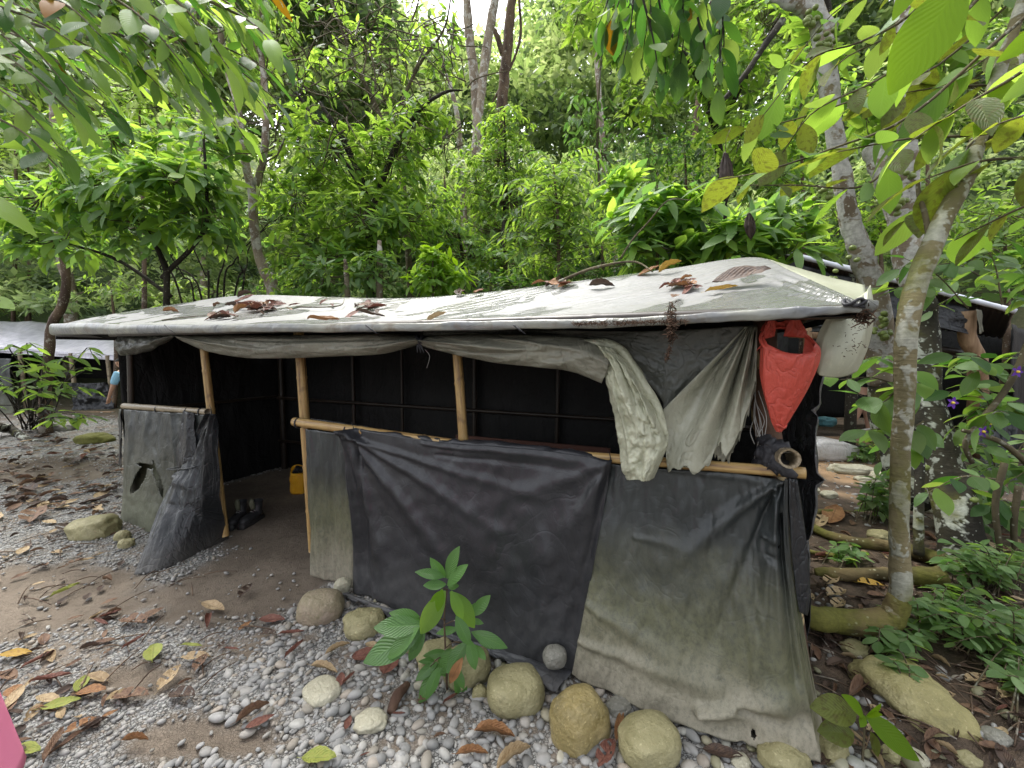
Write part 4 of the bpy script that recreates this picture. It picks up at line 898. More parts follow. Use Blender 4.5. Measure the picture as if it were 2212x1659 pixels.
tubeo('body', [bo, bo + Vector((-.06, .04, .05)), bo + Vector((-.12, .08, .09))], [.02, .032, .032], 'bottle_blue', t, seg=10); tubeo('cap', [bo + Vector((.02, -.015, -.012)), bo], [.02, .02], 'bottle_blue', t, seg=10)
# left shelter
sl = empty('tarp_shelter', G(150, 900), 'long tarp shelter under pale lilac plastic at the far left, behind the leafy shrub', 'shelter')
ea, eb = P(-140, 745, 10.5), P(300, 772, 11.2); ra, rb = P(-140, 680, 12.8), P(330, 716, 13.2)
sheet('roof', [ra, rb, eb, ea], 'roof_far', sl, 90, 30, amp=.03, seed=4)
sheet('roof_fringe', [ea + (eb - ea) * .25 + Vector((0, .02, .05)), eb + Vector((0, .0, .02)), eb + Vector((0, -.02, -.12)), ea + (eb - ea) * .25 + Vector((0, 0, -.1))], 'roof_far', sl, 60, 8, amp=.02, normal=Vector((0, -1, 0)))
gl, gr_ = P(-140, 890, 10.6), P(300, 892, 11.2)
for u in (35, 146, 228, 262):
    t_ = (u + 140) / 440; p = ea.lerp(eb, t_); q = p.copy(); q.z = -.02; bamb('post', q + Vector((.05, 0, 0)), p, .05, 'bamboo_grey', sl, False, u, .5)
cloth('back_wall', [ra - Vector((0, .3, .2)), rb - Vector((0, .3, .2))], [Vector((ra.x, ra.y, -.05)), Vector((rb.x, rb.y, -.05))], 'tarp_inside', sl, 30, 12, amp=.03, normal=Vector((0, -1, 0)))
for c, y in ((ra, ea), (rb, eb)):
    cloth('end_wall', [c - Vector((0, .1, .1)), y - Vector((0, 0, .05))], [Vector((c.x, c.y, -.05)), Vector((y.x, y.y, -.05))], 'tarp_inside', sl, 12, 12, amp=.03, normal=Vector((1, 0, 0)))
cloth('wall_tarp', [P(152, 826, 10.9), P(185, 828, 10.95), P(232, 826, 11.0)], [P(158, 890, 10.8), P(190, 893, 10.8), P(248, 882, 10.9)], 'tarp_black', sl, 50, 50, amp=.05, seed=3, normal=Vector((0, -1, 0)), folds=[(0, 0, .9, .7, .08, .08), (1, 0, .3, .9, .08, .08), (.9, 0, .7, 1, .08, -.08)])
cloth('wall_tarp', [P(-140, 770, 10.4), P(24, 775, 10.5)], [P(-140, 905, 10.3), P(30, 900, 10.4)], 'tarp_torn', sl, 40, 30, amp=.04, normal=Vector((0, -1, 0)))
box('sill', (P(150, 880, 10.7).x, 10.6, -.02), (P(262, 880, 10.9).x, 10.75, .06), 'wood_worn', sl)
# ================================================================== people
def person(loc, ang, J, label, parts, hairm='hair', seed=0):
    """J joints in metres, y forward; skin body + clothes as children"""
    t = empty('person', loc, label, 'person'); c, s_ = math.cos(ang), math.sin(ang)
    def T(p): return Vector((loc.x + p[0] * c - p[1] * s_, loc.y + p[0] * s_ + p[1] * c, loc.z + p[2]))
    def skin(name, chains, mat, lv=2):
        me = bpy.data.meshes.new(name); V = []; E = []; Rr = []; idx = {}
        for ch in chains:
            prev = None
            for (k_, p, r) in ch:
                if k_ in idx: i = idx[k_]
                else: i = len(V); idx[k_] = i; V.append(T(p)); Rr.append(r)
                if prev is not None: E.append((prev, i))
                prev = i
        me.from_pydata(V, E, []); me.update(); o = bpy.data.objects.new(name, me); COL.objects.link(o)
        o.parent = t; o.matrix_parent_inverse = Matrix.Translation(-loc); me.materials.append(MATS[mat])
        o.modifiers.new('skin', 'SKIN'); sv = me.skin_vertices[0].data
        for i, r in enumerate(Rr): sv[i].radius = (r, r); sv[i].use_root = (i == 0)
        m_ = o.modifiers.new('sub', 'SUBSURF'); m_.levels = m_.render_levels = lv; return o
    for name, ch, mat in parts(J): skin(name, ch, mat)
    return t, T
def body(J, arms=True):
    def a(k_, r): return (k_, J[k_], r)
    ch = [[a('pel', .13), a('waist', .12), a('chest', .14), a('neck', .055), a('head0', .07), a('head1', .095), a('head2', .085)],
          [a('pel', .13), a('hipL', .085), a('kneeL', .058), a('calfL', .05), a('ankL', .036), a('toeL', .03)],
          [a('pel', .13), a('hipR', .085), a('kneeR', .058), a('calfR', .05), a('ankR', .036), a('toeR', .03)]]
    for sd in 'LR':
        ch.append([a('chest', .14), a('sho' + sd, .06), a('elb' + sd, .042), a('wri' + sd, .028), a('palm' + sd, .034)])
        wr = Vector(J['wri' + sd]); pm = Vector(J['palm' + sd]); d = (pm - wr).normalized(); lat = d.cross(Vector((0, 1, 0)));
        lat = lat.normalized() if lat.length > .1 else Vector((1, 0, 0))
        for f in range(4):
            k0 = f'f{sd}{f}'; ln = (.060, .072, .066, .050)[f]; o_ = lat * (.011 * (f - 1.5) * 1.7); st = pm + d * .02 + o_
            b1 = st + d * ln * .5; b2 = st + d * ln * .85 + Vector((0, .022, -.005))
            ch.append([a('palm' + sd, .034), (k0 + 'a', tuple(st), .010), (k0 + 'b', tuple(b1), .009), (k0 + 'c', tuple(b2), .007)])
        th = wr.lerp(pm, .45) + lat * .03; ch.append([a('palm' + sd, .034), (f't{sd}a', tuple(th + lat * .006), .011), (f't{sd}b', tuple(th + d * .045 + lat * .02), .009)])
    return ch
def pbody(shirt, shorts, sleeve=True, shoe='shoe_tan'):
    def f(J):
        def a(k_, r): return (k_, J[k_], r)
        def mid(k0, k1, t): return tuple(Vector(J[k0]).lerp(Vector(J[k1]), t))
        out = [('body', body(J), 'skin')]
        ch = [[('pel', mid('pel', 'waist', .2), .155), a('waist', .15), a('chest', .175), ('nk', mid('chest', 'neck', .6), .085)]]
        for sd in 'LR': ch.append([('chest', J['chest'], .175), a('sho' + sd, .085), ('sl' + sd, mid('sho' + sd, 'elb' + sd, .85), .066)])
        out.append(('shirt', ch, shirt))
        ch = [[('pel', J['pel'], .165), ('w', mid('pel', 'waist', .45), .155)]]
        for sd in 'LR': ch.append([('pel', J['pel'], .165), a('hip' + sd, .115), ('th' + sd, mid('hip' + sd, 'knee' + sd, .62), .098)])
        out.append(('shorts', ch, shorts))
        h1, h2 = Vector(J['head1']), Vector(J['head2']); bk = Vector((0, -.022, .012))
        out.append(('hair', [[('a', tuple(h1 + bk), .092), ('b', tuple(h2 + bk), .10), ('c', tuple(h2 + bk * .6 + Vector((0, 0, .02))), .085)]], 'hair'))
        for sd in 'LR': out.append(('shoe', [[('h' + sd, tuple(Vector(J['ank' + sd]) + Vector((0, -.03, -.045))), .042), ('m' + sd, tuple(Vector(J['ank' + sd]).lerp(Vector(J['toe' + sd]), .5) + Vector((0, 0, -.03))), .045), ('t' + sd, tuple(Vector(J['toe' + sd]) + Vector((0, .03, -.01))), .036)]], shoe))
        return out
    return f
def face(t, T, J):
    h = (Vector(J['head0']) + Vector(J['head1'])) / 2 + Vector((0, 0, .03))
    for sx in (-1, 1):
        o = rock('eye', T(h + Vector((sx * .033, .088, .01))), (.012, .008, .009), 'eye', 0, 1, ICO2, 0, None); o.parent = t; o.matrix_parent_inverse = Matrix.Translation(-t.location)
        o = rock('ear', T(h + Vector((sx * .092, .0, 0))), (.012, .022, .032), 'skin', 0, 1, ICO2, 0, None); o.parent = t; o.matrix_parent_inverse = Matrix.Translation(-t.location)
    o = rock('nose', T(h + Vector((0, .10, -.02))), (.013, .022, .024), 'skin', 0, 1, ICO2, 0, None); o.parent = t; o.matrix_parent_inverse = Matrix.Translation(-t.location)
    o = rock('mouth', T(h + Vector((0, .092, -.06))), (.026, .008, .007), 'bag_red', 0, 1, ICO2, 0, None); o.parent = t; o.matrix_parent_inverse = Matrix.Translation(-t.location)
# y = the way the figure faces; bending forward, one arm hanging with the hand low in front
J1 = dict(pel=(0, 0, .80), waist=(0, .06, .94), chest=(0, .17, 1.13), neck=(0, .27, 1.25), head0=(0, .33, 1.29), head1=(0, .39, 1.34), head2=(0, .41, 1.40),
          hipL=(-.10, 0, .74), kneeL=(-.12, .05, .46), calfL=(-.12, .0, .32), ankL=(-.12, -.03, .09), toeL=(-.13, .13, .04), hipR=(.10, 0, .74), kneeR=(.12, .02, .46), calfR=(.12, -.04, .32), ankR=(.12, -.08, .09), toeR=(.13, .08, .04),
          shoL=(-.19, .20, 1.13), elbL=(-.25, .27, .86), wriL=(-.24, .40, .66), palmL=(-.235, .43, .59), shoR=(.19, .20, 1.13), elbR=(.25, .24, .86), wriR=(.22, .36, .68), palmR=(.22, .39, .61))
l1 = P(297, 880, 8.6); l1.z = gh(l1.x, l1.y)
t, T = person(l1, R(75), J1, 'person in a light blue shirt and navy shorts bending forward behind the hut', pbody('shirt_blue', 'cloth_navy')); face(t, T, J1)
J2 = dict(pel=(0, 0, .88), waist=(0, .02, 1.02), chest=(0, .06, 1.24), neck=(0, .10, 1.40), head0=(0, .13, 1.45), head1=(0, .14, 1.53), head2=(0, .14, 1.60),
          hipL=(-.10, .0, .82), kneeL=(-.14, .22, .50), calfL=(-.15, .26, .34), ankL=(-.16, .30, .10), toeL=(-.17, .46, .05), hipR=(.10, 0, .82), kneeR=(.12, -.08, .48), calfR=(.13, -.16, .34), ankR=(.14, -.26, .12), toeR=(.15, -.10, .04),
          shoL=(-.19, .06, 1.24), elbL=(-.25, .12, .98), wriL=(-.22, .32, .86), palmL=(-.21, .38, .84), shoR=(.19, .06, 1.24), elbR=(.25, .10, .98), wriR=(.22, .30, .86), palmR=(.21, .36, .84))
l2 = P(1850, 930, 7.35); l2.z = gh(l2.x, l2.y)
t, T = person(l2, R(-100), J2, 'person in dark clothes and sandals stepping through the dark open shelter on the right', pbody('cloth_black', 'cloth_black')); face(t, T, J2)
# pink cloth edge at the bottom left: skirt of someone standing beside the camera
cx3 = P(-186, 1600, .9).x - .235
J3 = dict(pel=(0, 0, .92), waist=(0, 0, 1.04), chest=(0, .01, 1.26), neck=(0, .02, 1.42), head0=(0, .03, 1.47), head1=(0, .03, 1.55), head2=(0, .02, 1.62),
          hipL=(-.09, 0, .86), kneeL=(-.10, .01, .49), calfL=(-.10, .0, .34), ankL=(-.10, -.03, .09), toeL=(-.11, .13, .04), hipR=(.09, 0, .86), kneeR=(.10, .01, .49), calfR=(.10, .0, .34), ankR=(.10, -.03, .09), toeR=(.11, .13, .04),
          shoL=(-.16, .0, 1.27), elbL=(-.20, -.01, 1.02), wriL=(-.20, .06, .80), palmL=(-.20, .08, .72), shoR=(.16, .0, 1.27), elbR=(.19, -.03, 1.02), wriR=(.17, .04, .80), palmR=(.15, .06, .72))
l3 = Vector((cx3, .88, gh(cx3, .88)))
t, T = person(l3, 0, J3, 'person whose bright pink skirt edge shows at the bottom left corner', pbody('cloth_pink', 'cloth_pink')); face(t, T, J3)
V = []; n = 64
for j in range(20):
    tt = j / 19
    for i in range(n):
        a = 2 * math.pi * i / n; q = (.23 + .085 * tt) * (1 + .025 * tt * math.sin(a * 9)); 
        if j < 4: q *= .75 + .25 * j / 4
        V.append((cx3 + q * math.cos(a), .88 + q * math.sin(a), 1.02 - .60 * tt))
Fc = [(j * n + i, (j + 1) * n + i, (j + 1) * n + (i + 1) % n, j * n + (i + 1) % n) for j in range(19) for i in range(n)]
o = link('skirt', V, Fc, 'cloth_pink', t); o.modifiers.new('t', 'SOLIDIFY').thickness = .004
# ================================================================== stones
ST = [(208, 1137, 112, 58, 'stone_olive', 'broad moss green boulder lying among the gravel left of the hut', .1, 1, .6, {}),
      (264, 1151, 36, 40, 'stone_olive', 'small rounded green stone squeezed between the broad boulder and the torn tarp', .3, 2, .9, {}),
      (274, 1169, 36, 34, 'stone_olive', 'second small green stone, lower down against the loose flap of tarp', .8, 3, .8, {}),
      (694, 1311, 104, 84, 'stone_pink', 'squarish pinkish green boulder at the corner of the doorway tarp', .2, 4, .78, dict(bumpy=.12)),
      (741, 1277, 40, 38, 'stone_pale', 'small tan stone sitting on the tarp corner above the squarish boulder', .4, 5, .8, dict(up=.05)),
      (787, 1350, 90, 62, 'stone_olive', 'olive stone tucked under the tarp skirt right of the squarish boulder', .1, 6, .7, {}),
      (872, 1392, 86, 58, 'stone_olive', 'low olive stone under the skirt behind the seedling on the left', .3, 7, .7, {}),
      (940, 1425, 80, 50, 'stone_olive', 'low olive stone hidden behind the leaves of the seedling', .5, 77, .7, {}),
      (1008, 1456, 110, 66, 'stone_olive', 'round olive stone under the skirt right behind the seedling', .2, 8, .75, {}),
      (1113, 1506, 130, 98, 'stone_olive', 'large smooth olive stone right of the seedling', .15, 9, .74, dict(bumpy=.12)),
      (1037, 1496, 34, 44, 'stone_olive', 'small upright olive stone between the seedling and the large smooth stone', .2, 10, 1.0, {}),
      (1198, 1457, 52, 52, 'stone_grey', 'round grey green stone weighing down the tarp above the golden boulder', .2, 11, .9, dict(up=.09, bumpy=.08)),
      (1250, 1558, 134, 152, 'stone_gold', 'tall golden brown boulder, the biggest stone along the tarp', .5, 12, 1.0, dict(bumpy=.14)),
      (1402, 1616, 142, 104, 'stone_olive', 'large olive stone at the bottom edge right of the golden boulder', .25, 13, .72, dict(bumpy=.12)),
      (1335, 1530, 60, 44, 'stone_grey', 'flat grey stone between the golden boulder and the tarp edge', .5, 33, .5, {}),
      (696, 1491, 76, 72, 'stone_pale', 'flat cream coloured stone set in the gravel', .9, 14, .35, dict(depth=1.15, bumpy=.12)),
      (803, 1564, 74, 44, 'stone_pale', 'half buried pale stone with a dark hole left of the bark piece', .2, 15, .4, {}),
      (1690, 1656, 120, 46, 'stone_olive', 'mossy stone cut by the bottom edge under the tarp corner', .1, 16, .6, {}),
      (1795, 1612, 78, 76, 'stone_olive', 'green stone just right of the tarp corner', .4, 17, .8, {}),
      (1600, 1652, 46, 30, 'stone_pale', 'small pale stone peeping out below the tarp hem', .4, 18, .6, {}),
      (1872, 1030, 60, 26, 'stone_pale', 'long flat pale stone just below the white sack', -.2, 19, .28, dict(depth=.5)),
      (1838, 1012, 100, 30, 'stone_pale', 'longest flat stone edging the sandy bank by the white sack', -.35, 20, .3, dict(depth=.5)),
      (1905, 1024, 56, 40, 'stone_pale', 'rounded pale stone beside the slim trunk, right of the flat stones', .2, 21, .7, {}),
      (1880, 1048, 50, 22, 'stone_grey', 'lowest of the flat grey stones on the sandy bank', -.2, 22, .35, {}),
      (1712, 990, 36, 34, 'stone_pale', 'white stone behind the open end of the bamboo pole', .1, 23, .8, {}),
      (1790, 1068, 40, 18, 'stone_pale', 'white flat stone on the sand below the long flat stones', .1, 24, .5, {}),
      (1742, 1058, 56, 18, 'stone_pale', 'white slab on the gravel right of the hut corner', .3, 25, .35, {}),
      (1900, 1160, 60, 34, 'stone_olive', 'pale olive stone behind the curling root', .3, 26, .7, {}),
      (2010, 1090, 60, 40, 'stone_pale', 'pale stone behind the slim trunk near the big dark trunk', .1, 27, .6, {}),
      (205, 947, 84, 26, 'stone_moss', 'low rock covered in bright green moss on the path to the far shelter', .1, 28, .4, {}),
      (138, 918, 60, 30, 'stone_grey', 'brown grey rock at the foot of the leaning trunk on the left', .1, 29, .5, {}),
      (1846, 1395, 70, 50, 'stone_olive', 'flat olive stone left of the big slab', .3, 30, .4, {}),
      (2090, 1640, 60, 36, 'stone_olive', 'olive stone at the bottom right of the slab', .2, 31, .5, {}),
      (2150, 1590, 70, 40, 'stone_grey', 'grey stone right of the slab in the bottom right corner', .1, 32, .5, {}),
      (1925, 1625, 56, 44, 'stone_olive', 'olive stone under the yellow green seedling at bottom right', .5, 34, .6, {}),
      (1980, 1640, 60, 40, 'stone_pale', 'pale stone between the lime seedling and the bottom right corner', .5, 35, .6, {})]
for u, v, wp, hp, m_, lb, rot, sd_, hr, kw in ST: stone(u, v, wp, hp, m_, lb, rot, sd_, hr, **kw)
# slab
p0, p1 = G(1890, 1440), G(2070, 1600); c = (p0 + p1) / 2; dv = p1 - p0
o = rock('slab', c + Vector((0, .02, .02)), (dv.length * .50, .18, .075), 'slab', math.atan2(dv.y, dv.x), 43, ICO3, .42); tag(o, 'long sloping yellow green slab of rock in the lower right corner', 'rock')
# ================================================================== vegetation
def B(u, v, d, ru, rv, rd, n): return (P(u, v, d), (ru * d / F, rd, rv * d / F), n)
def onground(u, d):
    p = P(u, 800, d); p.z = gh(p.x, p.y) - .03; return p
# ---- far wood: stuff
def topline(u):
    pts = [(-200, -260), (700, -260), (820, -100), (880, 20), (930, 118), (1060, 122), (1160, 70), (1230, -60), (1330, -200), (2120, -260), (2440, -200)]
    for (a, b), (c, d) in zip(pts, pts[1:]):
        if a <= u <= c: return b + (d - b) * (u - a) / (c - a)
    return -260
def far_wood(name, N, dlo, dhi, rlo, rhi, nl, L, mats, wts, seed, vlo=None, vhi=700, label='', tpl='far', gaps=True, jit=35):
    rg = np.random.default_rng(seed); Vs = []; mi = []; cnt = 0
    pos = []; D = []; U = []; LL = []; ci = []
    for q in range(N):
        u = rg.uniform(-230, 2440); tl = max(topline(u), -260) + jit * rg.random(); v = rg.uniform(tl if vlo is None else vlo, vhi) ; 
        if v < tl: continue
        d = rg.uniform(dlo, dhi); c = P(u, v, d)
        if gaps and v < 150 and noise.noise((u * .011, v * .013, 4)) > .42: continue
        if c.z < gh(c.x, c.y) + .2: c.z = gh(c.x, c.y) + .3
        r = rg.uniform(rlo, rhi); mk = rg.choice(len(mats), p=wts)
        k_ = int(nl * rg.uniform(.6, 1.3)); dd = nrmz(rg.normal(size=(k_, 3))); dd[:, 2] = np.abs(dd[:, 2]) * .9 - .25 * (rg.random(k_) < .4)
        rad = rg.uniform(.35, 1, (k_, 1)) ** .5; rad = rad * (1 + .3 * np.sin(dd[:, :1] * 5 + q) * np.cos(dd[:, 1:2] * 4 + q))
        pos.append(np.array(c) + dd * rad * np.array([r, r, r * .75])); out = nrmz(dd + .7 * rg.normal(size=(k_, 3)) + np.array([0, 0, -.25])); D.append(out)
        U.append(nrmz(dd * .5 + np.array([0, 0, 1.]) + .45 * rg.normal(size=(k_, 3)))); LL.append(L * rg.uniform(.6, 1.4, k_)); ci.append(np.full(k_, mk))
    pos = np.concatenate(pos); V, Fc, UV = leaves_np(pos, np.concatenate(D), np.concatenate(U), np.concatenate(LL), tpl)
    per = len(TPL[tpl][1]); o = link(name, V, Fc, mats[0], None, True, UV, np.repeat(np.concatenate(ci), per), mats); tag(o, label, None, None, 'stuff'); print(name, len(pos)); return o
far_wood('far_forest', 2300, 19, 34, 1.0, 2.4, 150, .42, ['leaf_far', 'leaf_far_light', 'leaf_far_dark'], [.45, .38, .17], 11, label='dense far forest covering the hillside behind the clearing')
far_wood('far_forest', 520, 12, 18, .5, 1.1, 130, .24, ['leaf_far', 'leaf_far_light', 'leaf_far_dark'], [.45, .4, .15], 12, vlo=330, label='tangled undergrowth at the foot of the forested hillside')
def edge_clumps():
    pass
# tall far trunks against the sky
def tall(pts, rad, d, m_, label, extra=()):
    w_ = [P(u, v, d) for u, v in pts]; g_ = onground(pts[-1][0], d); st = [([g_] + w_[::-1], [rad[-1] * 1.2] + list(rad[::-1]))]
    for e, er in extra: st.append(([P(u, v, d) for u, v in e], er))
    bl = [B(pts[0][0] + dx, -420 + dy, d, 120, 70, 2, 30) for dx, dy in ((-60, 0), (60, 30), (0, -80))]
    return tree('tall_tree', label, 'tree', st, bl, .3, 6, 'leaf_far', m_, 'far', twigs=False)
tall([(1000, -330), (1006, -60), (1012, 60), (1020, 130), (1030, 230), (1034, 330), (1030, 480)], [.11, .135, .15, .16, .18, .2, .2], 15, 'bark_pale', 'pale straight forest trunk against the bright sky, left one of the tall trio')
tall([(1110, -330), (1078, -60), (1062, 40), (1048, 130), (1036, 240), (1022, 400)], [.10, .125, .15, .15, .13, .12], 14.5, 'bark_pale', 'pale grey trunk leaning left at its foot, middle one of the tall trio')
tall([(1120, -330), (1110, -60), (1102, 30), (1094, 120), (1086, 200), (1080, 330), (1078, 480)], [.12, .14, .17, .19, .2, .2, .2], 16, 'bark_brown', 'reddish brown forest trunk with a side fork, right one of the tall trio', [([(1086, 118), (1070, 70), (1052, 55)], [.1, .09, .07]), ([(1060, 230), (1120, 100), (1122, 0), (1124, -60)], [.03, .05, .05, .04])])
tall([(960, 140), (986, 240), (995, 330), (1000, 430), (1006, 560)][::1], [.03, .07, .08, .09, .10], 12, 'bark_pale', 'thin white mottled trunk left of the tall trio')
tall([(1300, -330), (1296, -40), (1290, 120), (1300, 280), (1310, 420), (1330, 560)], [.05, .06, .07, .07, .08, .08], 12, 'bark_pale', 'slim grey trunk hung with vines right of the sky gap')
tall([(120, -330), (120, 40), (118, 300), (128, 520), (152, 640)], [.1, .12, .12, .14, .16], 13, 'bark_pale', 'reddish pale trunk behind the far left shelter')
tall([(410, -300), (420, 100), (430, 300), (440, 500)], [.06, .08, .09, .1], 14, 'bark_pale', 'faint thin trunk deep in the forest on the left')
tall([(1540, -300), (1530, 20), (1500, 300), (1490, 480)], [.07, .09, .1, .12], 15, 'bark_brown', 'dark thin trunk deep in the forest right of the sky gap')
# ---- middle distance trees and shrubs
tree('forked_tree', 'slim pale forked tree with lichen, rising behind the left half of the roof', 'tree',
     [([onground(605, 7.2), P(590, 640, 7.2), P(572, 590, 7.2), P(556, 540, 7.2), P(547, 470, 7.2), P(545, 420, 7.2), P(530, 350, 7.2), P(520, 270, 7.2), P(508, 210, 7.2), P(480, 100, 7.3), P(470, -80, 7.3)], [.11, .10, .085, .075, .07, .07, .06, .055, .05, .045, .03]),
      ([P(552, 400, 7.2), P(568, 350, 7.15), P(574, 280, 7.1), P(570, 170, 7.1), P(560, 60, 7.2), P(575, -60, 7.2)], [.05, .055, .055, .045, .04, .03])],
     [B(500, 60, 7.2, 110, 90, .8, 70), B(600, 30, 7.2, 80, 80, .7, 40), B(420, 10, 7.6, 100, 80, .8, 40)], .17, 6, 'leaf_mid', 'bark_pale', 'mid')
tree('broadleaf_tree', 'spreading tree with large pale glossy leaves at the upper left of the clearing', 'tree',
     [([onground(330, 6.8), P(360, 640, 6.6), P(350, 560, 6.5), P(300, 480, 6.3), P(200, 400, 6.1)], [.05, .045, .04, .035, .02]), ([P(350, 600, 6.6), P(440, 500, 6.3), P(445, 400, 6.2), P(440, 300, 6.2)], [.035, .03, .022, .015]),
      ([P(370, 640, 6.6), P(250, 560, 6.6), P(120, 520, 6.5)], [.03, .025, .015])],
     [B(90, 430, 6.2, 130, 60, .6, 50), B(230, 400, 6.0, 110, 60, .6, 50), B(360, 390, 5.9, 100, 70, .6, 55), B(130, 520, 6.4, 130, 40, .6, 36), B(300, 480, 6.3, 120, 50, .6, 42), B(440, 440, 6.2, 70, 90, .5, 40), B(440, 300, 6.6, 110, 50, .6, 40), B(240, 300, 6.6, 120, 50, .6, 40)],
     .28, 5, 'leaf_pale', 'bark_black', 'mid', .35, mat2='leaf_bright', m2=.5)
tree('tangled_bush', 'bush of tangled black stems behind the left roof end', 'bush',
     [([onground(440 + a, 8), P(430 + b + rng.uniform(-12, 12), rng.uniform(600, 640), 7.9), P(430 + (b + c_) / 2 + rng.uniform(-40, 40), rng.uniform(545, 600), 7.9), P(430 + c_ * .8 + rng.uniform(-50, 50), rng.uniform(470, 540), 7.7), P(430 + e_ + rng.uniform(-60, 60), rng.uniform(360, 460), 7.6)], [.02, .017, .013, .010, .005]) for a, b, c_, e_ in ((0, 0, -60, -160), (20, 30, 40, 20), (30, 70, 130, 190), (-10, -20, -40, -50), (50, 60, 60, 90), (10, -50, -150, -260), (40, 90, 170, 240), (0, 10, 10, -20))],
     [B(330, 480, 7.9, 160, 40, .7, 34), B(560, 480, 7.9, 90, 50, .6, 30), B(180, 540, 8.2, 120, 30, .6, 20)], .17, 5, 'leaf_pale', 'bark_black', 'mid', .3, mat2='leaf_bright', m2=.4)
RS = lambda **k: k
tree('rosette_tree', 'bushy tree with upright leaf rosettes and dark limbs, left of the pale trunks', 'tree',
     [([onground(800, 7.6), P(800, 560, 7.5), P(790, 420, 7.4), P(740, 300, 7.4), P(690, 220, 7.4)], [.10, .08, .06, .045, .02]), ([P(795, 480, 7.5), P(850, 330, 7.4), P(905, 240, 7.3), P(960, 200, 7.3), P(1000, 195, 7.3)], [.06, .05, .035, .025, .01]),
      ([onground(822, 7.4), P(820, 560, 7.4), P(822, 420, 7.4)], [.07, .06, .04]), ([P(640, 200, 7.5), P(700, 290, 7.45), P(780, 400, 7.4)], [.02, .04, .05])],
     [B(720, 330, 7.3, 110, 70, .7, 80), B(850, 350, 7.3, 90, 80, .7, 70), B(640, 430, 7.2, 100, 80, .7, 70), B(780, 470, 7.0, 120, 70, .7, 90), B(900, 260, 7.4, 80, 50, .5, 40), B(880, 480, 7.1, 80, 70, .6, 50), B(700, 560, 6.9, 120, 60, .6, 80)],
     .20, 7, 'leaf_bright', 'bark_black', 'mid', .05, mat2='leaf_mid', m2=.4)
tree('shrub', 'shrub with olive green leaves just behind the roof left of centre', 'shrub', [([onground(760, 6.5), P(750, 620, 6.4), P(745, 560, 6.3)], [.05, .04, .02]), ([onground(815, 6.5), P(820, 600, 6.4), P(820, 520, 6.4)], [.055, .045, .03])],
     [B(700, 600, 6.3, 90, 45, .5, 46), B(810, 590, 6.3, 80, 50, .5, 46), B(640, 640, 6.4, 60, 30, .4, 22)], .17, 6, 'leaf_pale', 'bark_pale', 'mid', .2, mat2='leaf_mid', m2=.5)
tree('small_leaf_tree', 'light green conical tree with fine drooping leaves in the centre of the forest edge', 'tree',
     [([onground(1090, 9), P(1090, 540, 9), P(1092, 400, 9), P(1090, 250, 9)], [.07, .06, .045, .015])],
     [B(1090, 270, 9, 55, 45, .5, 90), B(1085, 350, 9, 90, 50, .8, 150), B(1100, 430, 8.9, 120, 55, .9, 190), B(1030, 400, 9, 70, 60, .7, 90), B(1170, 400, 9, 50, 60, .6, 70), B(1090, 500, 8.8, 100, 50, .8, 130)], .13, 6, 'leaf_bright', 'bark_black', 'mid', .55, mat2='leaf_mid', m2=.35)
tree('small_leaf_tree', 'pale green spreading shrub below the conical tree, its sprays overlapping', 'tree',
     [([onground(1000, 8), P(1000, 590, 8), P(990, 500, 8)], [.05, .04, .02]), ([P(1080, 560, 8), P(1020, 530, 8), P(950, 530, 8)], [.03, .02, .01]), ([onground(1085, 8.2), P(1085, 560, 8.2), P(1088, 470, 8.2)], [.05, .04, .03])],
     [B(960, 500, 7.9, 80, 30, .5, 90), B(1010, 550, 7.9, 110, 40, .6, 130), B(1100, 570, 7.8, 80, 40, .6, 90), B(930, 440, 8.2, 70, 50, .6, 80)], .13, 6, 'leaf_bright', 'bark_black', 'mid', .5, mat2='leaf_pale', m2=.4)
tree('bright_sapling', 'bright green sapling in front of dark undergrowth just above the middle of the roof', 'sapling', [([onground(938, 6), P(935, 620, 6), P(935, 560, 6)], [.025, .02, .01])],
     [B(935, 560, 6, 36, 30, .25, 22), B(950, 600, 6, 70, 34, .3, 46)], .17, 6, 'leaf_bright', 'bark_twig', 'mid', .2, mat2='leaf_lime', m2=.3)
tree('undergrowth_bush', 'dark green bush behind the middle of the roof', 'bush', [([onground(1060, 7), P(1060, 620, 7), P(1050, 590, 7)], [.03, .02, .01])], [B(1010, 610, 6.8, 120, 36, .5, 80), B(1120, 620, 6.6, 90, 30, .5, 60), B(870, 640, 6.7, 90, 26, .4, 40)], .13, 6, 'leaf_dark', 'bark_twig', 'mid', .3, mat2='leaf_mid', m2=.4)
# pinnate plant
t = empty('pinnate_plant', onground(1200, 6.4), 'young tree with feathery rows of narrow leaflets and an orange brown stem, right of centre', 'young tree')
tubeo('trunk', [onground(1208, 6.4), P(1207, 560, 6.4), P(1205, 480, 6.4), P(1198, 380, 6.4), P(1190, 340, 6.4)], [.03, .026, .022, .015, .006], 'bark_brown', t, seg=8)
parts = []; tw = MB()
for i in range(64):
    st = P(1205 + rng.uniform(-6, 6), rng.uniform(350, 590), 6.4); a = rng.uniform(0, 6.28); ln = rng.uniform(.5, 1.05)
    dr = Vector((math.cos(a), math.sin(a) * .8, rng.uniform(-.1, .7))); path = [st, st + dr * ln * .5 + Vector((0, 0, .08)), st + dr * ln + Vector((0, 0, -.12))]
    parts.append(spray(path, .19, 18, 'narrow', .12, .25, 1, .12, .45)); tw.add(*tube(path, [.006, .003], n=5, seg=4, cap=False))
v_, f_, u_ = merge(parts); link('crown', v_, f_, 'leaf_mid', t, True, u_, (rng.random(len(f_) // 8) < .3).astype(int).repeat(8), ['leaf_mid', 'leaf_bright']); tw.link('twigs', 'bark_twig', t)
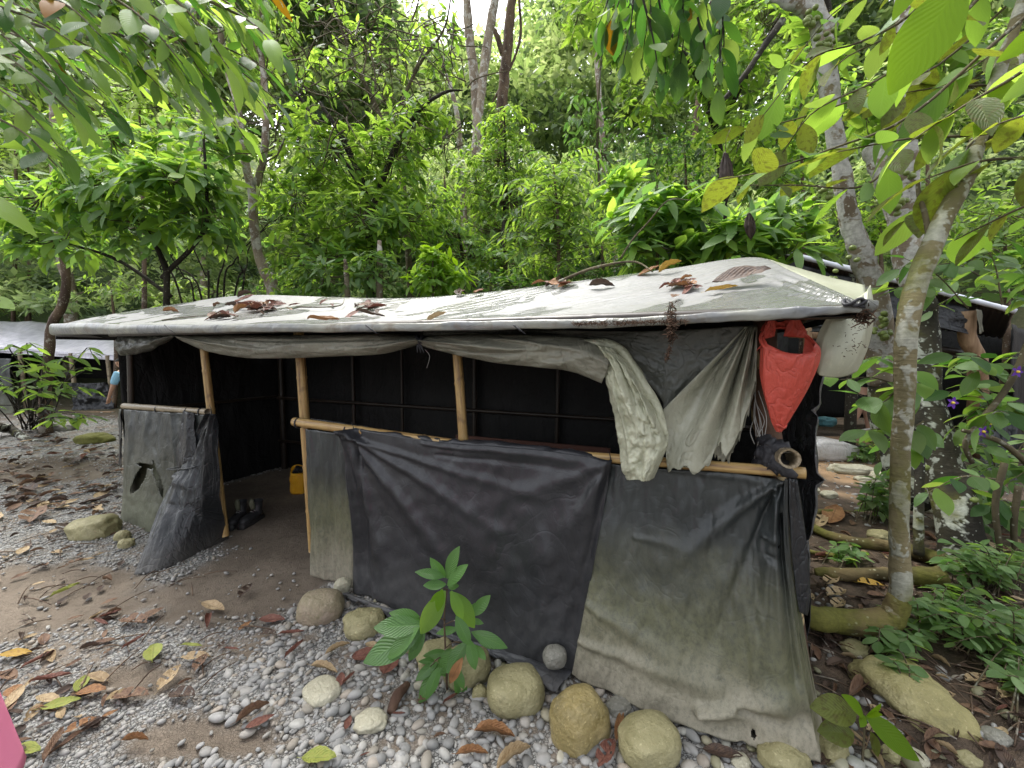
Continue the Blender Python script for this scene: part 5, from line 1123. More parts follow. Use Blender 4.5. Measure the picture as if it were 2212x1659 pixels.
tree('large_leaf_shrub', 'shrub with big light green leaves in whorls behind the right part of the roof', 'shrub',
     [([onground(1640, 5.2), P(1640, 540, 5.1), P(1640, 460, 5.1)], [.035, .03, .015]), ([onground(1400, 5.2), P(1420, 560, 5), P(1400, 480, 5)], [.03, .02, .012]), ([onground(1500, 5.2), P(1500, 520, 5), P(1520, 450, 5)], [.03, .02, .012])],
     [B(1350, 400, 5.6, 60, 40, .4, 16), B(1400, 470, 5.0, 90, 40, .4, 26), B(1480, 440, 4.9, 70, 40, .4, 24), B(1420, 530, 4.8, 90, 36, .4, 26), B(1590, 500, 4.6, 80, 36, .4, 24), B(1690, 470, 4.8, 70, 40, .4, 22), B(1540, 540, 4.7, 80, 30, .3, 20), B(1700, 540, 4.5, 60, 30, .3, 16)],
     .30, 6, 'leaf_bright', 'bark_twig', 'mid', .12, mat2='leaf_pale', m2=.45)
tree('ivy_bush', 'low mass of small dark leaves behind the roof peak', 'bush', [([onground(1480, 5.8), P(1480, 580, 5.8)], [.03, .02])], [B(1360, 570, 5.8, 90, 30, .4, 50), B(1500, 570, 5.6, 90, 26, .4, 50), B(1280, 590, 6, 80, 24, .4, 40)], .10, 6, 'leaf_dark', 'bark_twig', 'mid', .3, mat2='leaf_mid', m2=.3)
tree('leafy_tree', 'leafy tree with long green leaves at the top right of the sky gap', 'tree',
     [([onground(1570, 9), P(1560, 400, 9), P(1520, 200, 8.6), P(1440, 60, 8.2)], [.1, .08, .06, .03]), ([P(1545, 300, 8.8), P(1620, 150, 8.4), P(1680, 40, 8)], [.06, .04, .02])],
     [B(1350, 60, 8.5, 100, 80, .8, 60), B(1400, 180, 8.6, 90, 70, .8, 55), B(1560, 150, 8.2, 110, 80, .8, 70), B(1600, 300, 8, 100, 70, .8, 60), B(1250, 30, 9, 60, 60, .6, 30), B(1650, 60, 8, 90, 80, .8, 50), B(1680, 380, 7.5, 80, 50, .6, 40)], .22, 6, 'leaf_bright', 'bark_black', 'mid', .3, mat2='leaf_mid', m2=.5)
tree('vine_curtain', 'curtain of vine with pale hanging leaves right of the central sky gap', 'vine',
     [([onground(1310, 9), P(1300, 500, 9), P(1290, 300, 9), P(1300, 100, 9)], [.03, .03, .025, .02])],
     [B(1300, 330, 9, 70, 110, .4, 70), B(1340, 440, 8.8, 70, 60, .4, 50), B(1250, 240, 9, 50, 60, .4, 26), B(1400, 330, 8.8, 60, 70, .4, 40)], .18, 4, 'leaf_pale', 'bark_twig', 'mid', .9)
tree('leafy_tree', 'tree with scattered round leaves and bare twigs left of the sky gap', 'tree',
     [([onground(900, 8.6), P(870, 400, 8.6), P(820, 250, 8.5), P(760, 120, 8.4), P(700, -40, 8.4)], [.08, .06, .05, .035, .02]), ([P(840, 290, 8.5), P(900, 150, 8.4), P(960, 60, 8.3), P(980, -60, 8.3)], [.04, .03, .02, .01])],
     [B(700, 60, 8.4, 90, 70, .7, 34), B(820, 130, 8.4, 80, 70, .7, 34), B(930, 60, 8.3, 60, 70, .6, 30), B(960, 150, 8.3, 40, 50, .5, 18), B(640, 180, 8.4, 90, 60, .6, 34)], .20, 4, 'leaf_bright', 'bark_twig', 'mid', .2, mat2='leaf_mid', m2=.5)
m = MB()
for i in range(170):
    u, v = rng.uniform(560, 1010), rng.uniform(20, 330); p = P(u, v, rng.uniform(6.6, 8.4)); pts = [p]
    dirv = Vector(rng.normal(size=3) * np.array([1, .5, .6])).normalized()
    for k_ in range(4): dirv = (dirv + Vector(rng.normal(size=3)) * .45 + Vector((0, 0, -.1))).normalized(); pts.append(pts[-1] + dirv * rng.uniform(.1, .35))
    m.add(*tube(pts, [.013, .009, .004], n=12, seg=4, cap=False))
o = m.link('twig_tangle', 'bark_twig'); tag(o, 'tangle of grey bare liana twigs hanging above the rosette tree', 'twigs', None, 'stuff')
BG = [('round bush behind the far left shelter', 60, 640, 14.5, 150, 60, .7, 'leaf_far_light', 'leaf_mid', .14), ('fresh green bush between the black stems at far left', 240, 620, 11, 120, 50, .7, 'leaf_bright', 'leaf_far', .13),
      ('pale green fern bank behind the left end of the roof', 420, 630, 10, 120, 40, .6, 'leaf_far_light', 'leaf_bright', .14), ('mixed bush right of the forked tree, low behind the roof', 620, 610, 9.6, 90, 60, .7, 'leaf_mid', 'leaf_dark', .15),
      ('tall fresh green thicket above the far left shelter', 60, 320, 14.5, 160, 110, 1, 'leaf_bright', 'leaf_mid', .2), ('bright thicket under the overhanging branch at upper left', 300, 220, 10.5, 190, 110, 1, 'leaf_bright', 'leaf_far_light', .2),
      ('dark tree deep behind the centre right, under the vine', 1420, 400, 11, 150, 120, 1, 'leaf_far_dark', 'leaf_mid', .16), ('dark tree deep behind the rosette tree', 900, 300, 11.5, 140, 90, 1, 'leaf_far', 'leaf_mid', .17),
      ('light bush behind the fig trunks', 1900, 470, 8.5, 170, 90, .8, 'leaf_bright', 'leaf_mid', .18), ('thicket at the right edge behind the shelter roof', 2170, 500, 7.2, 120, 130, .8, 'leaf_mid', 'leaf_bright', .15),
      ('high leafy tree behind the fig at the top right', 2000, 180, 9, 200, 130, 1, 'leaf_mid', 'leaf_far_light', .2), ('green thicket right of the vine curtain', 1480, 330, 9.5, 90, 70, .8, 'leaf_mid', 'leaf_dark', .18),
      ('leafy bush between the vine and the fig trunks', 1730, 260, 8.6, 120, 130, .8, 'leaf_bright', 'leaf_pale', .2), ('yellow green bush left of the conical tree', 960, 380, 10, 70, 70, .7, 'leaf_far_light', 'leaf_bright', .15),
      ('hanging foliage high at the left edge', 30, 120, 14.2, 120, 110, .9, 'leaf_bright', 'leaf_mid', .2), ('low dark bush behind the roof right of the feathery plant', 1300, 520, 7.6, 90, 60, .6, 'leaf_mid', 'leaf_bright', .15)]
for lb, u, v, d, ru, rv, rd, m1, m2, L in BG:
    g0 = onground(u, d); top = P(u, v, d)
    n_ = int(ru * rv / 95)
    tree('background_bush' if v > 300 else 'background_tree', lb, 'bush' if v > 300 else 'tree', [([g0, g0.lerp(top, .5) + Vector((.1, 0, 0)), top], [.06, .05, .02])], [B(u - ru * .45, v + rv * .2, d, ru * .6, rv * .7, rd, n_ // 3), B(u + ru * .45, v, d, ru * .6, rv * .7, rd, n_ // 3), B(u, v - rv * .3, d, ru * .6, rv * .7, rd, n_ // 3)], L, 6, m1, 'bark_brown', 'mid', .25, mat2=m2, m2=.4)
# leaning trunk left + shrub
tree('leaning_tree', 'thin curved dark tree leaning over the far left shelter', 'tree', [([onground(88, 8), P(98, 860, 7.9), P(106, 760, 7.8), P(112, 700, 7.8), P(136, 655, 7.8), P(143, 600, 7.8), P(138, 540, 7.8), P(150, 430, 7.6), P(120, 300, 7.4)], [.10, .09, .075, .07, .07, .065, .06, .05, .02])],
     [B(110, 300, 7.4, 90, 50, .5, 24), B(40, 480, 7.6, 80, 60, .5, 24)], .2, 5, 'leaf_mid', 'bark_brown', 'mid', mat2='leaf_pale', m2=.4)
t = empty('leafy_shrub', G(80, 925), 'leafy shrub with thin dark stems in front of the far left shelter', 'shrub'); b0 = G(80, 925); parts = []; m = MB()
for i in range(28):
    a = P(rng.uniform(-60, 190), rng.uniform(740, 905), rng.uniform(5.3, 6.3)); s0 = b0 + Vector((rng.uniform(-.25, .25), rng.uniform(-.2, .2), 0)); md = s0.lerp(a, .55) + Vector((0, 0, .2))
    path = [s0, md, a, a + Vector((rng.uniform(-.3, .35), rng.uniform(-.2, .2), -.05))]; m.add(*tube(path, [.011, .008, .004], n=10, seg=5, cap=False)); parts.append(spray(path, .19, 7, 'mid', .55, .3, 1, .25, .5))
v_, f_, u_ = merge(parts); link('leaves', v_, f_, 'leaf_mid', t, True, u_, (rng.random(len(f_) // 8) < .25).astype(int).repeat(8), ['leaf_mid', 'leaf_bright']); m.link('stems', 'bark_black', t)
tubeo('root', [G(0, 960) + Vector((-.3, 0, .3)), G(20, 940) + Vector((0, 0, .12)), G(60, 950), G(110, 955)], [.12, .08, .05, .02], 'bark_old', t, seg=10, rough=.3)
# ---- overhanging branches -----------------------------------------
def bough(name, label, trunkpts, trunkr, sprays, L, mats, tpl='near', barkm='bark_twig', hang=.5, cnt=12, jit=.25, dead=None, fwd=.5, wts=None, lj=.3):
    t = empty(name, Vector(trunkpts[0]), label, 'tree'); tubeo('trunk', trunkpts, trunkr, barkm, t, seg=10, rough=.2, n=24); parts = []; ids = []; m = MB()
    for s in sprays:
        d = s[0]; n_ = s[1]; pts = [P(u, v, d + (s[3] if len(s) > 3 else 0) * q / max(1, len(s[2]) - 1)) for q, (u, v) in enumerate(s[2])]
        m.add(*tube(pts, [.011 * L / .25, .007 * L / .25, .003], n=18, seg=6)); prt = spray(pts, L, n_, tpl, .08, hang, 1, jit, fwd, lj=lj); parts.append(prt); k_ = len(prt[1])
        per = len(TPL[tpl][1]); ids.append(np.repeat(rng.choice(len(mats), p=wts, size=k_ // per), per))
    v_, f_, u_ = merge(parts); link('leaves', v_, f_, mats[0], t, True, u_, np.concatenate(ids), mats); m.link('branches', barkm, t); return t
SP = []
for i in range(120):
    u0 = rng.uniform(-180, 500); v0 = rng.uniform(-180, 130) if u0 > 0 else rng.uniform(-150, 280); ln = rng.uniform(180, 300); an = R(rng.uniform(20, 50)); d = rng.uniform(2.2, 3.8)
    u1, v1 = u0 + ln * math.cos(an), v0 + ln * math.sin(an)
    if u1 > 610 or v1 > 400 + .0 * u1: continue
    SP.append((d, 10, [(u0, v0), ((u0 + u1) / 2 + 10, (v0 + v1) / 2 - 12), (u1, v1)], -.1))
bough('overhanging_tree', 'tree reaching in from the upper left with long drooping dark leaves close to the camera', [Vector((-4.6, 1.6, -.02)), Vector((-4.5, 1.7, 1.8)), Vector((-4.0, 2.0, 3.3)), Vector((-2.9, 2.2, 3.9)), Vector((-1.8, 2.3, 4.1))], [.10, .09, .07, .05, .02], SP, .19, ['leaf_dark', 'leaf_mid', 'leaf_pale', 'leaf_bright', 'leaf_yellow'], 'near', 'bark_twig', .40, 9, .28, fwd=1.1, wts=[.26, .40, .03, .30, .01], lj=.4)
SP = []
for i in range(16):
    u0 = rng.uniform(1370, 1560); v0 = rng.uniform(-130, 40); d = rng.uniform(3.2, 3.9); u1, v1 = u0 + rng.uniform(-30, 40), v0 + rng.uniform(110, 210)
    SP.append((d, 7, [(u0, v0), ((u0 + u1) / 2 + 6, (v0 + v1) / 2), (u1, v1)]))
for i in range(3): SP.append((3.8, 7, [(1330 + i * 25, -60), (1310 + i * 25, 10), (1290 + i * 20, 60)]))
bough('overhanging_tree', 'tree with glossy dark leaves hanging down at the top right of centre', [onground(1845, 6.2), P(1848, 560, 6.2), P(1812, 300, 6.1), P(1780, 0, 6), P(1700, -200, 5.2), P(1560, -330, 4.5), P(1450, -300, 3.7), P(1380, -180, 3.6)], [.08, .075, .07, .07, .06, .05, .03, .02], SP, .21, ['leaf_dark', 'leaf_mid', 'leaf_yellow'], 'nb', 'bark_black', .8, 9, .30, fwd=.5, wts=[.6, .36, .04], lj=.4)
# right: long twigs with old spotted leaves coming in from the upper right
SR_ = [(2.3, 13, [(2330, -60), (2140, 100), (1960, 255), (1800, 320), (1650, 370), (1540, 390)], .4), (2.2, 11, [(2300, 250), (2120, 290), (1960, 300), (1800, 330)], .3), (2.5, 12, [(2250, -150), (2050, 60), (1900, 170), (1760, 240), (1690, 330)], .5),
       (2.0, 8, [(2330, 60), (2200, 160), (2080, 230), (1960, 310)], .2), (2.6, 11, [(2120, -160), (1980, 20), (1860, 90), (1750, 130), (1640, 260)], .4), (2.1, 7, [(2330, 330), (2220, 340), (2110, 350), (1990, 390)], .2), (1.9, 5, [(2330, 180), (2260, 230), (2150, 270)], 0),
       (2.8, 9, [(1960, 300), (1870, 400), (1720, 400), (1560, 400)], .3), (2.4, 8, [(2100, 300), (2060, 390), (2010, 440), (1950, 480)], .2), (2.3, 7, [(2330, 420), (2230, 440), (2140, 480), (2060, 520)], .2)]
bough('overhanging_tree', 'tree reaching in from the upper right with old spotted yellow green leaves on long twigs', [Vector((4.3, 1.8, 0)), Vector((4.2, 1.8, 2)), Vector((3.9, 1.9, 3.6)), Vector((3.2, 2.1, 3.9))], [.09, .08, .06, .03], SR_ + [(dd_ + .6, n_ + 2, [(u_ + 60, v_ - 110) for u_, v_ in pp_], s_) for dd_, n_, pp_, s_ in SR_[:5]], .24, ['leaf_old', 'leaf_mid', 'leaf_bright', 'leaf_pale'], 'nb', 'bark_twig', .30, 9, .38, fwd=.35, wts=[.5, .26, .20, .04], lj=.4)
# big lime leaves near the lens at the top right
t = empty('near_branch', P(2150, -120, 1.2), 'branch at the very top right with one large lime green leaf close to the camera', 'branch')
def one_leaf(u0, v0, u1, v1, d, mat, parent, name='leaf', up=Vector((.2, -.85, .5)), tpl='near', d2=None, wj=0):
    a = P(u0, v0, d); b = P(u1, v1, d2 or d); V_, F_, U_ = leaves_np(np.array([a]), np.array([b - a]), np.array([up]), np.array([(b - a).length]), tpl, wj); return link(name, V_, F_, mat, parent, True, U_)
TPL['near2'] = leaf_tpl(12, .42, .10, .14, .48)
one_leaf(2075, -40, 1930, 190, 1.25, 'leaf_lime', t, tpl='near2', up=Vector((-.9, -1, -.55))); one_leaf(1990, -60, 1930, 40, 1.3, 'leaf_lime', t, up=Vector((-.9, -1, -.5))); one_leaf(2290, 40, 2170, 120, 1.3, 'leaf_lime', t, up=Vector((-.9, -1, -.3))); one_leaf(2290, 130, 2180, 205, 1.4, 'leaf_bright', t)
tubeo('twig', [P(2300, -60, 1.3), P(2150, -90, 1.25), P(2072, -42, 1.25), P(1980, -70, 1.3)], [.006, .005, .003, .002], 'bark_twig', t, seg=6)
tubeo('twig', [P(2300, -60, 1.3), P(2310, 20, 1.3), P(2285, 130, 1.4)], [.006, .004, .003], 'bark_twig', t, seg=6)
# ---- fig tree -----------------------------------------------------
FD = 3.9
fb = onground(2080, 3.6)
figt = empty('fig_tree', fb, 'large lichen spotted fig tree with clusters of green figs on its several trunks', 'tree')
def pxr(w_, d, u=CX): return w_ / F * d / 2 / math.sqrt(1 + ((u - CX) / F) ** 2)
def trunk(pts, mat, name='trunk', seed=0):
    """pts: (u, v, d, width px)"""
    tubeo(name, [P(u, v, d) for u, v, d, w_ in pts], [pxr(w_, d, u) for u, v, d, w_ in pts], mat, figt, seg=18, rough=.22, n=len(pts) * 7, seed=seed)
trunk([(2100, 1300, 2.95, 190), (2085, 1230, 3.0, 132), (2070, 1130, 3.1, 112), (2040, 1030, 3.3, 106), (2008, 940, 3.45, 104), (1990, 850, 3.6, 96), (1985, 740, 3.7, 88), (1985, 650, 3.75, 78)], 'bark_old', seed=1)
trunk([(1985, 760, 3.7, 84), (1985, 690, 3.75, 80), (1980, 620, 3.8, 72), (1965, 550, 3.85, 78), (1950, 480, 3.9, 72), (1930, 420, 3.95, 64), (1905, 370, 4.0, 50), (1880, 320, 4.1, 40)], 'bark_fig', seed=2)
trunk([(1950, 520, 3.88, 66), (1958, 440, 3.9, 58), (1960, 360, 3.9, 50), (1958, 260, 3.95, 44), (1960, 120, 4.0, 46), (1955, 0, 4.1, 46), (1950, -160, 4.2, 40)], 'bark_fig', seed=3)
trunk([(1900, 830, 4.3, 60), (1902, 740, 4.25, 62), (1898, 680, 4.2, 62), (1880, 610, 4.15, 62), (1858, 540, 4.1, 54), (1835, 470, 4.1, 46), (1822, 400, 4.1, 42), (1808, 320, 4.1, 40), (1795, 230, 4.1, 40), (1785, 130, 4.15, 44), (1765, 40, 4.2, 44), (1735, -40, 4.2, 44), (1700, -170, 4.3, 36)], 'bark_fig', seed=4)
trunk([(1902, 830, 4.3, 60), (1910, 930, 4.2, 66), (1935, 1010, 4.0, 70), (1985, 1090, 3.6, 70)], 'bark_old', seed=9)
trunk([(1795, 70, 4.15, 40), (1745, 22, 4.2, 36), (1700, 0, 4.2, 32), (1650, -30, 4.3, 28)], 'bark_fig', seed=6)
trunk([(1690, 45, 4.1, 16), (1650, 100, 4.0, 14), (1610, 160, 3.95, 12), (1550, 230, 3.9, 10), (1525, 245, 3.9, 5)], 'bark_black', seed=7)
# front slim trunk with an elbow
e0 = G(1730, 1318)
el = [G(1700, 1300) + Vector((-.25, .35, .0)), P(1735, 1328, 2.22), P(1800, 1340, 2.2), P(1870, 1346, 2.18), P(1925, 1335, 2.17), P(1945, 1290, 2.17), P(1943, 1200, 2.17), P(1942, 1080, 2.18), P(1948, 950, 2.2), P(1955, 820, 2.2), P(1958, 720, 2.2), P(1972, 640, 2.22), P(2000, 560, 2.25), P(2040, 470, 2.3), P(2082, 390, 2.35), P(2105, 330, 2.4), P(2130, 240, 2.45), P(2170, 120, 2.5), P(2230, -60, 2.5)]
er = [pxr(a, 2.2, 1950) for a in (50, 66, 70, 76, 74, 56, 50, 46, 47, 52, 52, 56, 54, 50, 46, 42, 38, 34, 30)]
dzz = max(0, gh(el[3].x, el[3].y)); 
slim = empty('slim_tree', el[2] + Vector((0, 0, -.05)), 'slim olive tree with white lichen bands growing from a bent mossy root beside the hut', 'tree')
tubeo('root', el[:6], er[:6], 'bark_moss', slim, seg=20, rough=.2, n=40); tubeo('trunk', el[4:], [er[4] * .92] + er[5:], 'bark_fig_olive', slim, seg=20, rough=.16, n=80)
crown('crown', [B(2150, -250, 2.7, 150, 60, .5, 20)], .25, 5, 'leaf_old', slim, 'mid')
tubeo('branch', [P(2140, 300, 2.45), P(2155, 230, 2.5), P(2180, 160, 2.6), P(2260, 60, 2.7)], [.035, .03, .025, .02], 'bark_fig_olive', slim, seg=10, rough=.2)
tubeo('branch', [P(2010, 530, 2.3), P(2000, 470, 2.35), P(1985, 420, 2.4), P(1982, 390, 2.4)], [.014, .013, .011, .008], 'bark_twig', slim, seg=10, rough=.2)
trunk([(1985, 1200, 2.9, 26), (1984, 1120, 2.95, 24), (1986, 1040, 3.0, 24), (1985, 960, 3.1, 24)], 'bark_old', 'sucker', 8)
# roots
def root(pts, r_, mat='bark_moss'):
    tubeo('root', [G(u, v) + Vector((0, 0, h_)) for u, v, h_ in pts], r_, mat, figt, seg=12, rough=.25, n=40)
root([(1845, 1108, 0), (1790, 1112, .03), (1752, 1118, .04), (1745, 1135, .04), (1775, 1160, .04), (1840, 1180, .04), (1930, 1195, .05), (2040, 1230, .06)], [.02, .025, .03, .034, .036, .04, .045, .06])
root([(1735, 1190, 0), (1790, 1205, .02), (1850, 1214, .02)], [.018, .02, .012]); root([(1760, 1246, .03), (1830, 1256, .05), (1900, 1256, .05), (2040, 1268, .06)], [.035, .045, .045, .07])
# figs
base_fig = None
V, Fc = ICO2; fv = [Vector((v.x, v.y, v.z * .82 - (.18 if v.z > .9 else 0))) for v in V]
FC = [((1930, 408), 3.75, 9), ((1905, 425), 3.75, 10), ((1942, 440), 3.7, 8), ((1968, 385), 3.7, 5), ((1780, 415), 3.95, 6), ((1905, 720), 4.0, 15), ((1912, 690), 4.0, 8), ((1862, 725), 4.05, 1), ((1845, 560), 3.95, 3), ((1800, 600), 3.95, 3), ((1745, 40), 4.0, 9), ((1790, 90), 4.0, 5), ((1770, 75), 4.0, 5), ((2105, 1080), 3.0, 1), ((2000, 1010), 3.3, 1)]
cnt = 0
for (u, v), d, n_ in FC:
    for q in range(n_):
        p = P(u + rng.normal() * (9 if n_ > 1 else 0), v + rng.normal() * (11 if n_ > 1 else 0), d - rng.uniform(-.03, .05))
        if base_fig is None: base_fig = link('fig', [x * .030 for x in fv], Fc, 'fig_green', None); o = base_fig
        else: o = base_fig.copy(); COL.objects.link(o)
        o.location = p; s_ = rng.uniform(.8, 1.15); o.scale = (s_,) * 3; o.rotation_euler = rng.uniform(-.6, .6, 3); o.parent = figt; o.matrix_parent_inverse = Matrix.Translation(-fb)
crown('crown', [B(1700, -250, 4.3, 200, 60, .8, 30), B(1950, -300, 4.2, 150, 60, .8, 30), B(1870, 250, 4.2, 60, 60, .3, 10), B(1750, 110, 4.3, 60, 60, .3, 12), B(2050, 60, 4.2, 70, 70, .3, 16)], .25, 5, 'leaf_mid', figt, 'mid', mat2='leaf_bright', mat2_share=.3)
# dead hanging leaves
def deadleaf(u, v, ln, d, label, w_=.5):
    a, b = P(u, v, d), P(u + 4, v + ln, d); k_ = empty('dead_leaf', a, label, 'leaf')
    cloth('blade', [a + Vector((-.012, 0, 0)), a, a + Vector((.012, 0, 0))], [b + Vector((-.02, 0, .03)), b, b + Vector((.02, .01, .04))], 'dry_dark', k_, 24, 40, amp=.006, normal=Vector((0, -1, 0)), mid=[a.lerp(b, .5) + Vector((-w_ * .1, 0, 0)), a.lerp(b, .5) + Vector((0, -.03, 0)), a.lerp(b, .5) + Vector((w_ * .1, 0, 0))], folds=[(.3, 0, .3, 1, .1, .02), (.7, 0, .7, 1, .1, -.02)])
    tubeo('stalk', [a, a + Vector((.0, 0, .08)), a + Vector((.03, 0, .16))], [.003, .002, .002], 'bark_twig', k_, seg=5)
deadleaf(1567, 330, 105, 2.9, 'long shrivelled brown leaf hanging in front of the large leaved shrub'); deadleaf(1618, 460, 60, 3.6, 'dark curled dead leaf hanging low in the shrub behind the roof peak')
deadleaf(1005, 0, 0.1, 3, '') if False else None
# ---- vine with lobed leaves and purple flowers at the right --------
def vine(name, label, cat, stems, L, mats, wts, tpl='nb', n=9, hang=.35, r0=.006, t0=.1, jit=.3, fwd=.4):
    s0 = stems[0]; a0 = P(*s0[1][0], s0[0]); t = empty(name, a0, label, cat); parts = []; ids = []; m = MB()
    for d, px in stems:
        pts = [P(u, v, d) for u, v in px]; m.add(*tube(pts, [r0, r0 * .7, r0 * .3], n=16, seg=5, cap=False)); pr = spray(pts, L, n, tpl, t0, hang, 1, jit, fwd); parts.append(pr); per = len(TPL[tpl][1]); ids.append(np.repeat(rng.choice(len(mats), p=wts, size=len(pr[1]) // per), per))
    v_, f_, u_ = merge(parts); link('leaves', v_, f_, mats[0], t, True, u_, np.concatenate(ids), mats); m.link('stems', 'bark_twig', t); return t
vine('climbing_vine', 'vine with toothed fresh green leaves between the red bag and the slim trunk', 'vine',
     [(2.6, [(1990, 860), (1930, 830), (1880, 815), (1820, 820), (1765, 820)]), (2.5, [(2000, 840), (1960, 800), (1920, 770), (1880, 775)]), (2.55, [(1960, 820), (1930, 850), (1900, 870), (1850, 850)]), (2.5, [(1995, 910), (1960, 930), (1910, 925), (1868, 930)]), (2.6, [(2010, 930), (1970, 950), (1950, 965)]), (2.4, [(2010, 600), (1960, 620), (1905, 620)])], .17, ['leaf_mid', 'leaf_pale', 'leaf_bright'], [.5, .3, .2], n=10)
rs = random.Random(5); ST_ = []
for i in range(54):
    u0 = rs.uniform(2040, 2300); v0 = rs.uniform(780, 1150) if i > 16 else rs.uniform(560, 700)
    if v0 > 760: u0 = max(u0, 2150)
    u1, v1 = u0 - rs.uniform(20, 150), v0 - rs.uniform(-60, 120); d = rs.uniform(2.7, 3.9); ST_.append((d, [(u0, v0), ((u0 + u1) / 2, (v0 + v1) / 2 - 20), (u1, v1)]))
hv = vine('flowering_vine', 'tangle of leafy vine with purple flowers at the right edge', 'vine', ST_, .16, ['leaf_mid', 'leaf_pale', 'leaf_bright', 'leaf_dark'], [.42, .2, .2, .18], n=8)
m = MB()
for px in ([(2230, 720), (2180, 830), (2110, 920), (2085, 960), (2100, 1000)], [(2240, 1020), (2170, 960), (2120, 940), (2080, 930)], [(2170, 1000), (2150, 1090), (2160, 1200), (2150, 1290)], [(2200, 1050), (2190, 1150), (2205, 1290)]):
    m.add(*tube([P(u, v, 2.9) for u, v in px], [.02, .018, .014], n=20, seg=8))
m.link('thick_stems', 'bark_twig', hv)
first = None
for i, (u, v, d, lb) in enumerate([(2056, 870, 2.75, 'purple trumpet flower just above the dark trunk, nearest to the slim tree'), (2122, 932, 2.75, 'purple flower low on the vine beside the grey hanging tarp'), (2196, 803, 2.8, 'purple flower at the right edge of the vine'), (2136, 915, 2.85, 'small purple flower just above the low one by the grey tarp')]):
    p = P(u, v, d); t = empty('flower', p, lb, 'flower', 'purple flowers on the vine'); pos = []; D = []
    for q in range(5): a = q * 1.2566; pos.append(p); D.append(Vector((math.cos(a), -.35, math.sin(a))))
    V_, F_, U_ = leaves_np(np.array(pos), np.array(D), np.array([(0., -1, .2)] * 5), np.full(5, .042 if i < 3 else .028), 'nb'); V_[:, :] = V_; link('petals', V_, F_, 'petal', t, True, U_)
    o = rock('throat', p + Vector((0, -.006, 0)), (.010, .014, .010), 'petal_throat', 0, 1, ICO1, .1); o.parent = t; o.matrix_parent_inverse = Matrix.Translation(-p)
# round leaved ground plants lower right
GP = [('round leaved plant spreading at the right edge behind the slab', 2140, 1370, 100, 60, 34), ('round leaved plant under the flowering vine at the right edge', 2130, 1230, 110, 60, 40), ('low plant with round leaves between the mossy root and the slab', 1900, 1395, 90, 22, 12), ('small plant growing over the slab', 1925, 1490, 30, 12, 4), ('leafy plant behind the bent root of the slim tree', 2040, 1330, 70, 36, 20), ('small plant below the curling root', 1830, 1215, 30, 22, 7), ('thin leafy plant left of the slim trunk', 1885, 1080, 36, 60, 14), ('bright plant beside the white sack', 1880, 975, 40, 30, 16), ('plant in the lower right corner', 2200, 1480, 40, 50, 16)]
for lb, u, v, ru, rv, n_ in GP:
    g0 = G(u, v + rv * .8); dd = g0.y; t = empty('ground_plant', g0, lb, 'plant'); parts = []; m = MB()
    for i in range(n_):
        a = P(u + rng.uniform(-ru, ru), v + rng.uniform(-rv, rv * .6), dd + rng.uniform(-.12, .3)); s0 = g0 + Vector((rng.uniform(-.15, .15), rng.uniform(-.1, .1), 0))
        if a.z < gh(a.x, a.y) + .03: a.z = gh(a.x, a.y) + rng.uniform(.03, .1)
        path = [s0, s0.lerp(a, .5) + Vector((0, 0, .08)), a]; m.add(*tube(path, [.004, .003, .0015], n=7, seg=4, cap=False)); parts.append(spray(path, .075 if dd < 3 else .11, 9, 'nb', .3, .1, 1, .25, .4))
    v_, f_, u_ = merge(parts); link('leaves', v_, f_, 'leaf_mid', t, True, u_, (rng.random(len(f_) // 14) < .45).astype(int).repeat(14), ['leaf_mid', 'leaf_pale']); m.link('stems', 'bark_twig', t)
